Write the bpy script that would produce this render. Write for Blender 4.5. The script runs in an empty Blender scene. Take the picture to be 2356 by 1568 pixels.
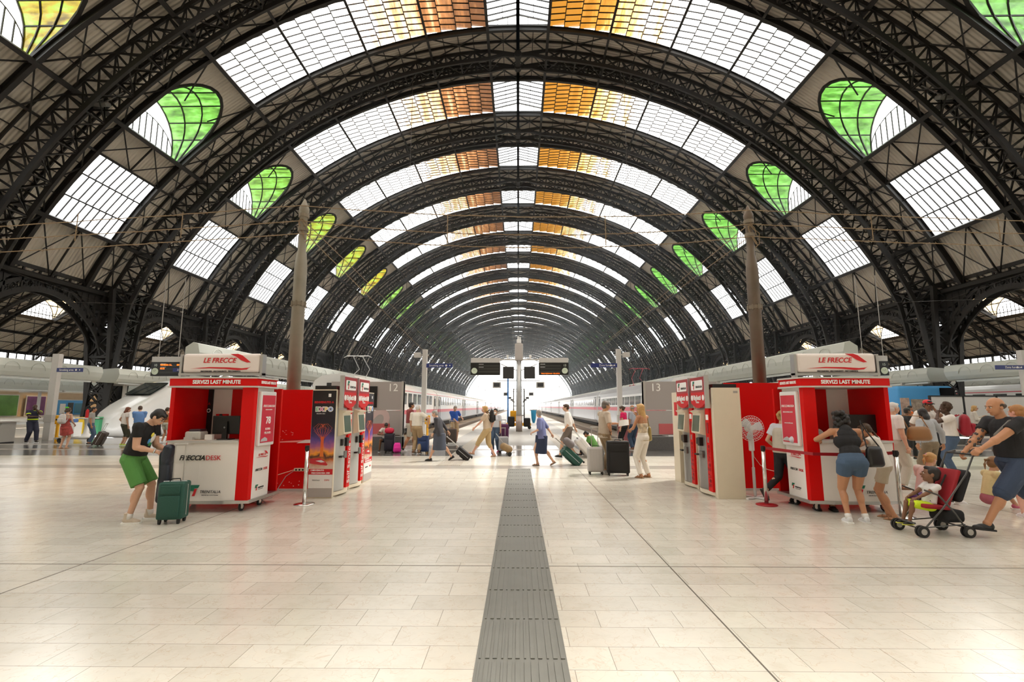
import bpy, math, random
from mathutils import Vector, Matrix, Euler
random.seed(7)
sc = bpy.context.scene
PI = math.pi
rad = math.radians
# ------------------------------------------------------------------ camera, world, exposure
cam_d = bpy.data.cameras.new('camera'); cam = bpy.data.objects.new('camera', cam_d)
sc.collection.objects.link(cam); sc.camera = cam
cam_d.sensor_width = 36.0; cam_d.lens = 1106 / 2356 * 36; cam_d.clip_start = 0.05; cam_d.clip_end = 3000
cam.location = (0, 0, 1.65)
cam.rotation_euler = (rad(90) + math.atan(151 / 1106), 0, math.atan(15 / 1106))
sc.view_settings.view_transform = 'Standard'; sc.view_settings.look = 'None'
sc.view_settings.exposure = 1.16; sc.view_settings.gamma = 1.0; sc.view_settings.use_curve_mapping = False
w = bpy.data.worlds.new('sky'); sc.world = w; w.use_nodes = True
bg = w.node_tree.nodes['Background']; bg.inputs[0].default_value = (1.0, 0.99, 0.97, 1); bg.inputs[1].default_value = 3.2
sun_d = bpy.data.lights.new('sun', 'SUN'); sun = bpy.data.objects.new('sun', sun_d); sc.collection.objects.link(sun)
sun_d.energy = 3.2; sun_d.angle = rad(4); sun_d.color = (1, .97, .92)
sun.rotation_euler = Vector((-.55, -.32, -1.0)).to_track_quat('-Z', 'Y').to_euler()
sc.cycles.max_bounces = 7; sc.cycles.diffuse_bounces = 4; sc.cycles.glossy_bounces = 3
sc.cycles.transparent_max_bounces = 24; sc.cycles.transmission_bounces = 4
sc.cycles.sample_clamp_indirect = 6.0
sc.cycles.caustics_reflective = False; sc.cycles.caustics_refractive = False

# ------------------------------------------------------------------ materials
MATS = {}
def nodes_of(m):
    return m.node_tree.nodes, m.node_tree.links
def mat(name, col, rough=.55, metal=0.0, var=0.0, vscale=8.0, bump=0.0, bscale=40.0, spec=.5, coat=0.0, emit=0.0, wave=None):
    if name in MATS: return MATS[name]
    m = bpy.data.materials.new(name); m.use_nodes = True
    N, L = nodes_of(m); p = N['Principled BSDF']
    p.inputs['Base Color'].default_value = (*col, 1); p.inputs['Roughness'].default_value = rough
    p.inputs['Metallic'].default_value = metal; p.inputs['Specular IOR Level'].default_value = spec
    p.inputs['Coat Weight'].default_value = coat
    if emit: p.inputs['Emission Color'].default_value = (*col, 1); p.inputs['Emission Strength'].default_value = emit
    tc = N.new('ShaderNodeTexCoord')
    if var > 0:
        n = N.new('ShaderNodeTexNoise'); n.inputs['Scale'].default_value = vscale; n.inputs['Detail'].default_value = 4
        L.new(tc.outputs['Object'], n.inputs['Vector'])
        r = N.new('ShaderNodeMapRange'); r.inputs[3].default_value = 1 - var; r.inputs[4].default_value = 1 + var
        L.new(n.outputs['Fac'], r.inputs[0])
        x = N.new('ShaderNodeVectorMath'); x.operation = 'SCALE'; x.inputs[0].default_value = col
        L.new(r.outputs[0], x.inputs['Scale']); L.new(x.outputs[0], p.inputs['Base Color'])
    if bump > 0:
        n = N.new('ShaderNodeTexNoise'); n.inputs['Scale'].default_value = bscale
        L.new(tc.outputs['Object'], n.inputs['Vector'])
        b = N.new('ShaderNodeBump'); b.inputs['Strength'].default_value = bump; b.inputs['Distance'].default_value = .01
        L.new(n.outputs['Fac'], b.inputs['Height']); L.new(b.outputs[0], p.inputs['Normal'])
    if wave:
        wv = N.new('ShaderNodeTexWave'); wv.bands_direction = wave[0]; wv.inputs['Scale'].default_value = wave[1]
        L.new(tc.outputs['Object'], wv.inputs['Vector'])
        b = N.new('ShaderNodeBump'); b.inputs['Strength'].default_value = wave[2]; b.inputs['Distance'].default_value = wave[3]
        L.new(wv.outputs['Fac'], b.inputs['Height']); L.new(b.outputs[0], p.inputs['Normal'])
    MATS[name] = m; return m
def ramp(N, stops):
    r = N.new('ShaderNodeValToRGB'); e = r.color_ramp.elements
    while len(e) < len(stops): e.new(.5)
    for i, (t, c) in enumerate(stops): e[i].position = t; e[i].color = (*c, 1)
    return r

# ------------------------------------------------------------------ mesh builder
class MB:
    def __init__(s): s.v = []; s.f = []; s.m = []
    def add(s, vs, fs, mi=0):
        o = len(s.v); s.v += [tuple(x) for x in vs]; s.f += [tuple(o + i for i in f) for f in fs]; s.m += [mi] * len(fs)
        return s
    def box(s, c, d, rot=None, mi=0, taper=1.0):
        hx, hy, hz = d[0] / 2, d[1] / 2, d[2] / 2
        vs = []
        for z in (-hz, hz):
            t = 1 if z < 0 else taper
            for x, y in ((-hx, -hy), (hx, -hy), (hx, hy), (-hx, hy)): vs.append(Vector((x * t, y * t, z)))
        if rot is not None:
            R = rot if isinstance(rot, Matrix) else Euler(rot).to_matrix()
            vs = [R @ q for q in vs]
        c = Vector(c); return s.add([q + c for q in vs], [(3, 2, 1, 0), (4, 5, 6, 7), (0, 1, 5, 4), (1, 2, 6, 5), (2, 3, 7, 6), (3, 0, 4, 7)], mi)
    def b2(s, x0, x1, y0, y1, z0, z1, mi=0):
        return s.box(((x0 + x1) / 2, (y0 + y1) / 2, (z0 + z1) / 2), (abs(x1 - x0), abs(y1 - y0), abs(z1 - z0)), None, mi)
    def rbox(s, c, d, r=.02, rot=None, n=3, mi=0):       # box with rounded vertical... edges in all three directions (superellipsoid grid)
        hx, hy, hz = d[0] / 2, d[1] / 2, d[2] / 2; r = min(r, hx, hy, hz)
        prof = [(-hz + r - r * math.cos(a), r - r * math.sin(a)) for a in [PI / 2 * i / n for i in range(n + 1)]]
        prof += [(-z, i) for z, i in reversed(prof)]
        R = (rot if isinstance(rot, Matrix) else Euler(rot).to_matrix()) if rot is not None else Matrix.Identity(3)
        c = Vector(c); rings = []
        for z, ins in prof:
            ring = []
            rr = max(r - ins, .0005)
            for qx, qy, a0 in ((1, 1, 0), (-1, 1, 90), (-1, -1, 180), (1, -1, 270)):
                for k in range(n + 1):
                    a = rad(a0 + 90 * k / n)
                    ring.append(Vector(((hx - r) * qx + rr * math.cos(a), (hy - r) * qy + rr * math.sin(a), z)))
            rings.append(ring)
        m = len(rings[0]); vs = [R @ q + c for ring in rings for q in ring]; fs = []
        for i in range(len(rings) - 1):
            for j in range(m): fs.append((i * m + j, i * m + (j + 1) % m, (i + 1) * m + (j + 1) % m, (i + 1) * m + j))
        fs.append(tuple(range(m - 1, -1, -1))); fs.append(tuple((len(rings) - 1) * m + j for j in range(m)))
        return s.add(vs, fs, mi)
    def cyl(s, a, b, r0, r1=None, n=16, mi=0, sq=None):   # sq: flatten second axis
        r1 = r0 if r1 is None else r1
        a, b = Vector(a), Vector(b); d = b - a
        if d.length < 1e-6: return s
        q = d.to_track_quat('Z', 'Y').to_matrix(); vs = []
        for p, r in ((a, r0), (b, r1)):
            for k in range(n):
                t = 2 * PI * k / n; vs.append(p + q @ Vector((r * math.cos(t), r * math.sin(t) * (sq or 1), 0)))
        fs = [(k, (k + 1) % n, n + (k + 1) % n, n + k) for k in range(n)]
        fs += [tuple(range(n - 1, -1, -1)), tuple(range(n, 2 * n))]
        return s.add(vs, fs, mi)
    def bar(s, a, b, w, h=None, mi=0, up=(0, 0, 1)):     # rectangular bar
        h = w if h is None else h
        a, b = Vector(a), Vector(b); d = b - a
        if d.length < 1e-6: return s
        d.normalize(); u = Vector(up)
        if abs(d.dot(u)) > .98: u = Vector((0, 1, 0)) if abs(d.y) < .9 else Vector((1, 0, 0))
        x = d.cross(u).normalized(); y = x.cross(d).normalized()
        vs = []
        for p in (a, b):
            for i, j in ((-1, -1), (1, -1), (1, 1), (-1, 1)): vs.append(p + x * (i * w / 2) + y * (j * h / 2))
        return s.add(vs, [(3, 2, 1, 0), (4, 5, 6, 7), (0, 1, 5, 4), (1, 2, 6, 5), (2, 3, 7, 6), (3, 0, 4, 7)], mi)
    def tube(s, pts, r, n=8, mi=0, closed=False):
        pts = [Vector(p) for p in pts]; rings = []; m = len(pts)
        for i, p in enumerate(pts):
            d = (pts[min(i + 1, m - 1)] - pts[max(i - 1, 0)])
            if closed: d = pts[(i + 1) % m] - pts[i - 1]
            d.normalize(); u = Vector((0, 0, 1)) if abs(d.z) < .95 else Vector((0, 1, 0))
            x = d.cross(u).normalized(); y = x.cross(d)
            rr = r[i] if isinstance(r, (list, tuple)) else r
            rings.append([p + x * rr * math.cos(2 * PI * k / n) + y * rr * math.sin(2 * PI * k / n) for k in range(n)])
        fs = []
        for i in range(m if closed else m - 1):
            i2 = (i + 1) % m
            for k in range(n): fs.append((i * n + k, i * n + (k + 1) % n, i2 * n + (k + 1) % n, i2 * n + k))
        if not closed: fs += [tuple(range(n - 1, -1, -1)), tuple((m - 1) * n + k for k in range(n))]
        return s.add([q for g in rings for q in g], fs, mi)
    def lathe(s, prof, c=(0, 0, 0), n=24, mi=0, M=None):
        c = Vector(c); vs = []; m = len(prof)
        for r, z in prof:
            for k in range(n):
                t = 2 * PI * k / n; q = Vector((max(r, 1e-4) * math.cos(t), max(r, 1e-4) * math.sin(t), z))
                vs.append((M @ q if M is not None else q) + c)
        fs = [(i * n + k, i * n + (k + 1) % n, (i + 1) * n + (k + 1) % n, (i + 1) * n + k) for i in range(m - 1) for k in range(n)]
        fs += [tuple(range(n - 1, -1, -1)), tuple((m - 1) * n + k for k in range(n))]
        return s.add(vs, fs, mi)
    def ell(s, c, r, rot=None, n=12, mi=0):
        c = Vector(c); vs = []; fs = []
        R = (rot if isinstance(rot, Matrix) else Euler(rot).to_matrix()) if rot is not None else None
        h = n // 2 + 2
        for i in range(1, h):
            a = PI * i / h - PI / 2
            for k in range(n):
                t = 2 * PI * k / n; vs.append(Vector((r[0] * math.cos(a) * math.cos(t), r[1] * math.cos(a) * math.sin(t), r[2] * math.sin(a))))
        vs += [Vector((0, 0, -r[2])), Vector((0, 0, r[2]))]
        if R: vs = [R @ q for q in vs]
        for i in range(h - 2):
            for k in range(n): fs.append((i * n + k, i * n + (k + 1) % n, (i + 1) * n + (k + 1) % n, (i + 1) * n + k))
        b = (h - 1) * n
        for k in range(n): fs.append((b, (k + 1) % n, k)); fs.append((b + 1, (h - 2) * n + k, (h - 2) * n + (k + 1) % n))
        return s.add([q + c for q in vs], fs, mi)
    def prism(s, poly, axis, a, b, mi=0):                # polygon (2D) extruded along 'x','y','z' from a to b
        def P(u, v, t): return {'x': (t, u, v), 'y': (u, t, v), 'z': (u, v, t)}[axis]
        n = len(poly); vs = [P(u, v, a) for u, v in poly] + [P(u, v, b) for u, v in poly]
        fs = [(k, (k + 1) % n, n + (k + 1) % n, n + k) for k in range(n)] + [tuple(range(n - 1, -1, -1)), tuple(range(n, 2 * n))]
        return s.add(vs, fs, mi)
    def quad(s, a, b, c, d, mi=0): return s.add([a, b, c, d], [(0, 1, 2, 3)], mi)
    def mesh(s, name, mats, smooth=False):
        me = bpy.data.meshes.new(name); me.from_pydata(s.v, [], s.f)
        for m in (mats if isinstance(mats, (list, tuple)) else [mats]): me.materials.append(m)
        me.polygons.foreach_set('material_index', s.m)
        if smooth: me.polygons.foreach_set('use_smooth', [True] * len(s.f))
        me.update(); return me
    def build(s, name, mats, parent=None, smooth=False, fix=True):
        me = s.mesh(name, mats, smooth)
        if fix:
            import bmesh
            bm = bmesh.new(); bm.from_mesh(me); bmesh.ops.recalc_face_normals(bm, faces=bm.faces); bm.to_mesh(me); bm.free()
        return link(name, me, parent)
def link(name, data, parent=None, loc=None, rot=None):
    o = bpy.data.objects.new(name, data); sc.collection.objects.link(o)
    if parent is not None: o.parent = parent
    if loc is not None: o.location = loc
    if rot is not None: o.rotation_euler = rot
    return o
def tag(o, label, cat, group=None, kind=None):
    if label: o['label'] = label
    if cat: o['category'] = cat
    if group: o['group'] = group
    if kind: o['kind'] = kind
    return o
def thing(name, label, cat, loc=(0, 0, 0), rz=0.0, group=None):
    o = link(name, None, None, loc, (0, 0, rz)); o.empty_display_size = .1
    return tag(o, label, cat, group)
def struct(o, label=None):
    o['kind'] = 'structure'
    if label: o['label'] = label
    return o
def copy_tree(o, parent=None, kids=None):
    if kids is None:
        kids = {}
        for q in bpy.data.objects:
            if q.parent: kids.setdefault(q.parent.name, []).append(q)
    c = o.copy(); sc.collection.objects.link(c); c.parent = parent
    for ch in kids.get(o.name, []): copy_tree(ch, c, kids)
    return c
def text(s, size, m, parent, loc, rot, ext=.002, shear=0.0, align='CENTER', sx=1.0, bold=0.0, name='lettering', space=1.0):
    cu = bpy.data.curves.new('txt', 'FONT'); cu.body = s; cu.size = size; cu.extrude = ext; cu.shear = shear
    cu.align_x = align; cu.align_y = 'CENTER'; cu.offset = bold; cu.resolution_u = 3; cu.space_character = space
    to = bpy.data.objects.new('txt', cu); sc.collection.objects.link(to)
    dg = bpy.context.evaluated_depsgraph_get(); me = bpy.data.meshes.new_from_object(to.evaluated_get(dg))
    bpy.data.objects.remove(to); bpy.data.curves.remove(cu)
    me.materials.clear(); me.materials.append(m); me.name = name
    o = link(name, me, parent, loc, rot); o.scale = (sx, 1, 1); return o
FRONT = (PI / 2, 0, 0)                       # text readable from -Y
# common materials
steel = mat('dark_steel', (.014, .012, .010), .55, .0, .5, .6, spec=.35)
steel2 = mat('worn_steel', (.05, .043, .034), .6, .0, .5, 1.2, spec=.35)
red = mat('signal_red', (.66, .0, .0), .45, spec=.25)
redd = mat('dark_red', (.33, .008, .015), .4)
white = mat('white_panel', (.80, .76, .72), .35, var=.02)
offw = mat('offwhite_panel', (.72, .64, .50), .4, var=.03)
greyp = mat('grey_paint', (.42, .40, .37), .5, var=.05)
lgrey = mat('light_grey_paint', (.55, .53, .50), .45, var=.04)
chrome = mat('chrome', (.72, .72, .70), .18, 1.0)
alu = mat('aluminium', (.55, .55, .54), .35, .9)
black = mat('black_plastic', (.008, .008, .009), .35)
rubber = mat('rubber', (.015, .015, .015), .7)
ink = mat('black_ink', (.01, .01, .01), .6)
inkw = mat('white_ink', (.85, .85, .83), .6)
inkr = mat('red_ink', (.60, .01, .015), .6)
inkg = mat('green_ink', (.01, .16, .09), .6)
led = mat('amber_led', (1.0, .16, .01), .5, emit=1.6)
screen = mat('dark_screen', (.006, .006, .008), .15)
# ================================================================== the vaulted hall
R0, ZC = 40.8, -4.8
PER, T0 = 12.9, 29.95
NB0, NB1 = -3, 22                            # bays
def arc(t, dr=0.0, sgn=1):                  # t degrees from the crown -> X, Z
    a = rad(t); return sgn * (R0 + dr) * math.sin(a), (R0 + dr) * math.cos(a) + ZC
YS = T0 + PER * NB0; YE = T0 + PER * (NB1 + 1)
S0, S1 = 3.35, 9.55                          # skylight span inside a bay
CR, TL, T35, T47, LO0, LO1, TB = 0, 3.93, 35.5, 47.3, 51.2, 59.6, 66.0
ZE = arc(T47)[1]; RE = (S1 - S0) / 2; STILT = 1.5; XE = arc(T47)[0]

sheet = mat('corrugated_sheet', (.52, .46, .37), .6, var=.22, vscale=.35, wave=('Y', 1.1, .8, .10))
rust = bpy.data.materials.new('rusty_gutter'); rust.use_nodes = True
N, L = nodes_of(rust); tc = N.new('ShaderNodeTexCoord'); n1 = N.new('ShaderNodeTexNoise'); n1.inputs['Scale'].default_value = .9; n1.inputs['Detail'].default_value = 6
L.new(tc.outputs['Object'], n1.inputs['Vector']); r1 = ramp(N, [(.42, (.06, .045, .03)), (.55, (.12, .085, .05)), (.62, (.35, .16, .03)), (.70, (.45, .40, .28))])
L.new(n1.outputs['Fac'], r1.inputs[0]); L.new(r1.outputs[0], N['Principled BSDF'].inputs['Base Color']); N['Principled BSDF'].inputs['Roughness'].default_value = .8

def glassmat(name, build):
    m = bpy.data.materials.new(name); m.use_nodes = True; N, L = nodes_of(m)
    out = [x for x in N if x.type == 'OUTPUT_MATERIAL'][0]; N.remove(N['Principled BSDF'])
    tr = N.new('ShaderNodeBsdfTransparent'); tl = N.new('ShaderNodeBsdfTranslucent'); mx = N.new('ShaderNodeMixShader')
    gl = N.new('ShaderNodeBsdfGlossy'); gl.inputs['Roughness'].default_value = .2; mg = N.new('ShaderNodeMixShader'); mg.inputs[0].default_value = .05
    col, fac = build(N, L)
    L.new(col, tr.inputs[0]); L.new(col, tl.inputs[0])
    mx.inputs[0].default_value = fac
    L.new(tr.outputs[0], mx.inputs[1]); L.new(tl.outputs[0], mx.inputs[2])
    L.new(mx.outputs[0], mg.inputs[1]); L.new(gl.outputs[0], mg.inputs[2]); L.new(mg.outputs[0], out.inputs[0])
    return m
def g_plain(c, f):
    def b(N, L):
        r = N.new('ShaderNodeRGB'); r.outputs[0].default_value = (*c, 1); return r.outputs[0], f
    return b
def g_stain(N, L):                           # old glass: amber and sooty near the ridge, clean lower down
    tc = N.new('ShaderNodeTexCoord'); sp = N.new('ShaderNodeSeparateXYZ'); L.new(tc.outputs['Object'], sp.inputs[0])
    ab = N.new('ShaderNodeMath'); ab.operation = 'ABSOLUTE'; L.new(sp.outputs[0], ab.inputs[0])
    n = N.new('ShaderNodeTexNoise'); n.inputs['Scale'].default_value = .55; n.inputs['Detail'].default_value = 5; n.inputs['Roughness'].default_value = .65
    mp = N.new('ShaderNodeMapping'); mp.inputs['Scale'].default_value = (2.2, .35, 1)
    L.new(tc.outputs['Object'], mp.inputs[0]); L.new(mp.outputs[0], n.inputs['Vector'])
    m1 = N.new('ShaderNodeMapRange'); m1.inputs[1].default_value = 4.0; m1.inputs[2].default_value = 17.0; m1.inputs[3].default_value = .58; m1.inputs[4].default_value = -.30
    L.new(ab.outputs[0], m1.inputs[0]); ad = N.new('ShaderNodeMath'); ad.operation = 'ADD'; L.new(n.outputs['Fac'], ad.inputs[0]); L.new(m1.outputs[0], ad.inputs[1])
    rl = ramp(N, [(.35, (.95, .93, .9)), (.58, (.40, .25, .14)), (.80, (.14, .06, .022)), (1.0, (.05, .022, .010))])
    rr = ramp(N, [(.40, (.95, .93, .9)), (.60, (.50, .30, .13)), (.82, (.20, .085, .015)), (1.0, (.12, .05, .006))])
    L.new(ad.outputs[0], rl.inputs[0]); L.new(ad.outputs[0], rr.inputs[0])
    gt = N.new('ShaderNodeMath'); gt.operation = 'GREATER_THAN'; gt.inputs[1].default_value = 0; L.new(sp.outputs[0], gt.inputs[0])
    mx = N.new('ShaderNodeMix'); mx.data_type = 'RGBA'; L.new(gt.outputs[0], mx.inputs[0]); L.new(rl.outputs[0], mx.inputs[6]); L.new(rr.outputs[0], mx.inputs[7])
    return mx.outputs[2], .25
def g_green(N, L):
    tc = N.new('ShaderNodeTexCoord'); n = N.new('ShaderNodeTexNoise'); n.inputs['Scale'].default_value = 1.6; n.inputs['Detail'].default_value = 6
    mp = N.new('ShaderNodeMapping'); mp.inputs['Scale'].default_value = (.5, 1.6, 1.2); L.new(tc.outputs['Object'], mp.inputs[0]); L.new(mp.outputs[0], n.inputs['Vector'])
    a = ramp(N, [(.30, (.012, .045, .008)), (.5, (.030, .12, .02)), (.72, (.085, .22, .055))])
    b = ramp(N, [(.30, (.05, .022, .004)), (.48, (.15, .085, .004)), (.62, (.11, .15, .012)), (.75, (.16, .22, .035))])
    L.new(n.outputs['Fac'], a.inputs[0]); L.new(n.outputs['Fac'], b.inputs[0])
    at = N.new('ShaderNodeAttribute'); at.attribute_type = 'OBJECT'; at.attribute_name = 'yellow'
    mx = N.new('ShaderNodeMix'); mx.data_type = 'RGBA'; L.new(at.outputs['Fac'], mx.inputs[0]); L.new(a.outputs[0], mx.inputs[6]); L.new(b.outputs[0], mx.inputs[7])
    return mx.outputs[2], .35
G_stain = glassmat('stained_skylight_glass', g_stain)
G_white = glassmat('frosted_glass', g_plain((.90, .92, .93), .3))
G_green = glassmat('green_glass', g_green)
G_amber = glassmat('amber_glass', g_plain((.62, .42, .2), .3))

# ---- sheathing of one bay (0..PER along Y), one mesh, shared by all bays
def bay_sheath():
    m = MB()
    def strip(y0, y1, t0, t1, sg, dt=3.0):
        k = max(1, int(math.ceil((t1 - t0) / dt)))
        for i in range(k):
            a, b = t0 + (t1 - t0) * i / k, t0 + (t1 - t0) * (i + 1) / k
            xa, za = arc(a, 0, sg); xb, zb = arc(b, 0, sg)
            m.quad((xa, y0, za), (xb, y0, zb), (xb, y1, zb), (xa, y1, za))
    for sg in (-1, 1):
        strip(0, S0, 0, TB, sg); strip(S1, PER, 0, TB, sg)
        strip(S0, S1, T47, LO0, sg); strip(S0, S1, LO1, TB, sg)
        nC = 28                                # around the eye window
        for i in range(nC):
            ya, yb = S0 + (S1 - S0) * i / nC, S0 + (S1 - S0) * (i + 1) / nC
            def tt(y):
                h = ZE + STILT + math.sqrt(max(RE * RE - (y - (S0 + S1) / 2) ** 2, 0))
                return math.degrees(math.acos(min(1, (h - ZC) / R0)))
            ta, tb = tt(ya), tt(yb)
            for j in range(3):
                f0, f1 = j / 3, (j + 1) / 3
                q = []
                for y, t in ((ya, ta), (yb, tb)):
                    q.append((T35 + (t - T35) * f0, T35 + (t - T35) * f1, y))
                A = arc(q[0][0], 0, sg); B = arc(q[0][1], 0, sg); C = arc(q[1][1], 0, sg); D = arc(q[1][0], 0, sg)
                m.quad((A[0], ya, A[1]), (B[0], ya, B[1]), (C[0], yb, C[1]), (D[0], yb, D[1]))
    return m.mesh('ceiling', sheet)
me_sh = bay_sheath()
# ---- secondary ribs and purlins of one bay
def arc_beam(m, y, t0, t1, dr, wy, h, sg, dt=3.0, mi=0):
    k = max(1, int((t1 - t0) / dt)); P = [arc(t0 + (t1 - t0) * i / k, dr, sg) for i in range(k + 1)]
    Q = [arc(t0 + (t1 - t0) * i / k, dr - h, sg) for i in range(k + 1)]
    vs = []; fs = []
    for (x, z), (u, v) in zip(P, Q): vs += [(x, y - wy / 2, z), (x, y + wy / 2, z), (u, y + wy / 2, v), (u, y - wy / 2, v)]
    for i in range(k):
        o = i * 4
        for a in range(4): b = (a + 1) % 4; fs.append((o + a, o + b, o + 4 + b, o + 4 + a))
    m.add(vs, fs, mi)
def i_beam(m, y, t0, t1, dr, w_, h, sg):
    arc_beam(m, y, t0, t1, dr, .04, h, sg); arc_beam(m, y, t0, t1, dr - h, w_, .05, sg); arc_beam(m, y, t0, t1, dr, w_, .05, sg)
def bay_ribs():
    m = MB()
    for sg in (-1, 1):
        for y in (S0, S1):
            i_beam(m, y, 0, TB, -.05, .30, .42, sg)
        for y in (1.7, PER - 1.7): arc_beam(m, y, 0, TB, -.05, .10, .22, sg)
        for t, w_, h in ((TL, .26, .5), (11.8, .2, .42), (19.7, .2, .42), (27.6, .2, .42), (T35, .3, .55), (T47, .3, .6), (LO0, .16, .3), (LO1, .3, .55), (TB, .3, .6)):
            x, z = arc(t, -.1 - h / 2, sg); u = Vector((x, 0, z - ZC)).normalized()
            m.bar((x, 0, z), (x, PER, z), w_, h, 0, up=u)
        x, z = arc(0, -.3); m.bar((x, 0, z), (x, PER, z), .3, .6)
        ts = [1.97 + 1.97 * i for i in range(34)]
        for t in ts:                            # light purlins on the sheeted strips
            if t > TB: break
            x, z = arc(t, -.1, sg); u = Vector((x, 0, z - ZC)).normalized()
            m.bar((x, 0, z), (x, S0, z), .07, .14, 0, up=u); m.bar((x, S1, z), (x, PER, z), .07, .14, 0, up=u)
        st = [0, TL, 11.8, 19.7, 27.6, T35, 41.4, T47, 53.5, LO1, TB]
        for a, b in zip(st, st[1:]):            # wind bracing
            for ya, yb in ((.6, S0), (S1, PER - .6)):
                A, B = arc(a, -.35, sg), arc(b, -.35, sg)
                m.bar((A[0], ya, A[1]), (B[0], yb, B[1]), .09, .09); m.bar((A[0], yb, A[1]), (B[0], ya, B[1]), .09, .09)
        for a, b in ((T47, LO0), (LO1, TB)):
            A, B = arc(a, -.3, sg), arc(b, -.3, sg)
            for ya, yb in ((S0, (S0 + S1) / 2), ((S0 + S1) / 2, S1)):
                m.bar((A[0], ya, A[1]), (B[0], yb, B[1]), .08, .08); m.bar((A[0], yb, A[1]), (B[0], ya, B[1]), .08, .08)
                m.bar((A[0], yb, A[1]), (B[0], yb, B[1]), .08, .12)
        A, B = arc(T35, -.3, sg), arc(41.0, -.3, sg)
        m.bar((A[0], S0, A[1]), (B[0], S0 + 1.7, B[1]), .08, .08); m.bar((A[0], S1, A[1]), (B[0], S1 - 1.7, B[1]), .08, .08)
    return m.mesh('trim', steel)
me_rb = bay_ribs()
# ---- upper skylight: frame + shed-roof glass strips + raised ridge lantern
NS = 16
def upper_sky():
    f = MB(); g = MB(); l = MB()
    dt = (T35 - TL) / NS; ny = 9
    for sg in (-1, 1):
        for i in range(NS):
            a, b = TL + dt * i, TL + dt * (i + 1)
            A = arc(a, .02, sg); B = arc(b, .24, sg); B0 = arc(b, .02, sg)
            g.quad((A[0], S0, A[1]), (B[0], S0, B[1]), (B[0], S1, B[1]), (A[0], S1, A[1]), 0)
            g.quad((B[0], S0, B[1]), (B0[0], S0, B0[1]), (B0[0], S1, B0[1]), (B[0], S1, B[1]), 1)
            C = arc(b, -.06, sg); u = Vector((C[0], 0, C[1] - ZC)).normalized()
            f.bar((C[0], S0, C[1]), (C[0], S1, C[1]), .07, .16, 0, up=u)
            for j in range(1, ny):
                y = S0 + (S1 - S0) * j / ny
                f.bar((A[0], y, A[1] - .03), (B[0], y, B[1] - .03), .065, .08)
        # lantern
        E0 = arc(TL, 0, sg); zt = ZC + R0 + 1.15; zs = E0[1] + .55
        g.quad((0, S0, zt), (sg * abs(E0[0]), S0, zs), (sg * abs(E0[0]), S1, zs), (0, S1, zt), 2)
        g.quad((E0[0], S0, E0[1]), (E0[0], S1, E0[1]), (E0[0], S1, zs), (E0[0], S0, zs), 2)
        for y in (S0, S1): g.quad((0, y, E0[1]), (E0[0], y, E0[1]), (E0[0], y, zs), (0, y, zt), 2)
        for j in range(ny + 1):
            y = S0 + (S1 - S0) * j / ny
            f.bar((0, y, zt - .03), (E0[0], y, zs - .03), .09, .10)
        for y in (S0, S1):
            f.bar((0, y, zt), (E0[0], y, zs), .14, .18); f.bar((E0[0], y, E0[1] + .1), (0, y, E0[1] + .1), .14, .18)
            for k in (.33, .66, 1): f.bar((E0[0] * k, y, E0[1]), (E0[0] * k, y, zt + (zs - zt) * k), .06, .06)
        f.bar((E0[0], S0, zs), (E0[0], S1, zs), .12, .14); f.bar((E0[0] / 2, S0, (zs + zt) / 2), (E0[0] / 2, S1, (zs + zt) / 2), .05, .08)
    f.bar((0, S0, zt), (0, S1, zt), .3, .2)
    return f.mesh('window', steel), g.mesh('glass', [G_stain, G_amber, G_white])
me_uf, me_ug = upper_sky()
def lower_sky(sg):
    f = MB(); g = MB(); ny = 10
    for i in range(3):
        a, b = LO0 + (LO1 - LO0) * i / 3, LO0 + (LO1 - LO0) * (i + 1) / 3
        A = arc(a, .04, sg); B = arc(b, .16, sg); C = arc(b, -.12, sg)
        g.quad((A[0], S0, A[1]), (B[0], S0, B[1]), (B[0], S1, B[1]), (A[0], S1, A[1]))
        u = Vector((C[0], 0, C[1] - ZC)).normalized(); f.bar((C[0], S0, C[1]), (C[0], S1, C[1]), .1, .3, 0, up=u)
        for j in range(1, ny):
            y = S0 + (S1 - S0) * j / ny; f.bar((A[0] - sg * .03, y, A[1]), (B[0] - sg * .03, y, B[1]), .075, .08)
    return f.mesh('window', steel), g.mesh('glass', G_white)
LOW = {-1: lower_sky(-1), 1: lower_sky(1)}
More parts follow.
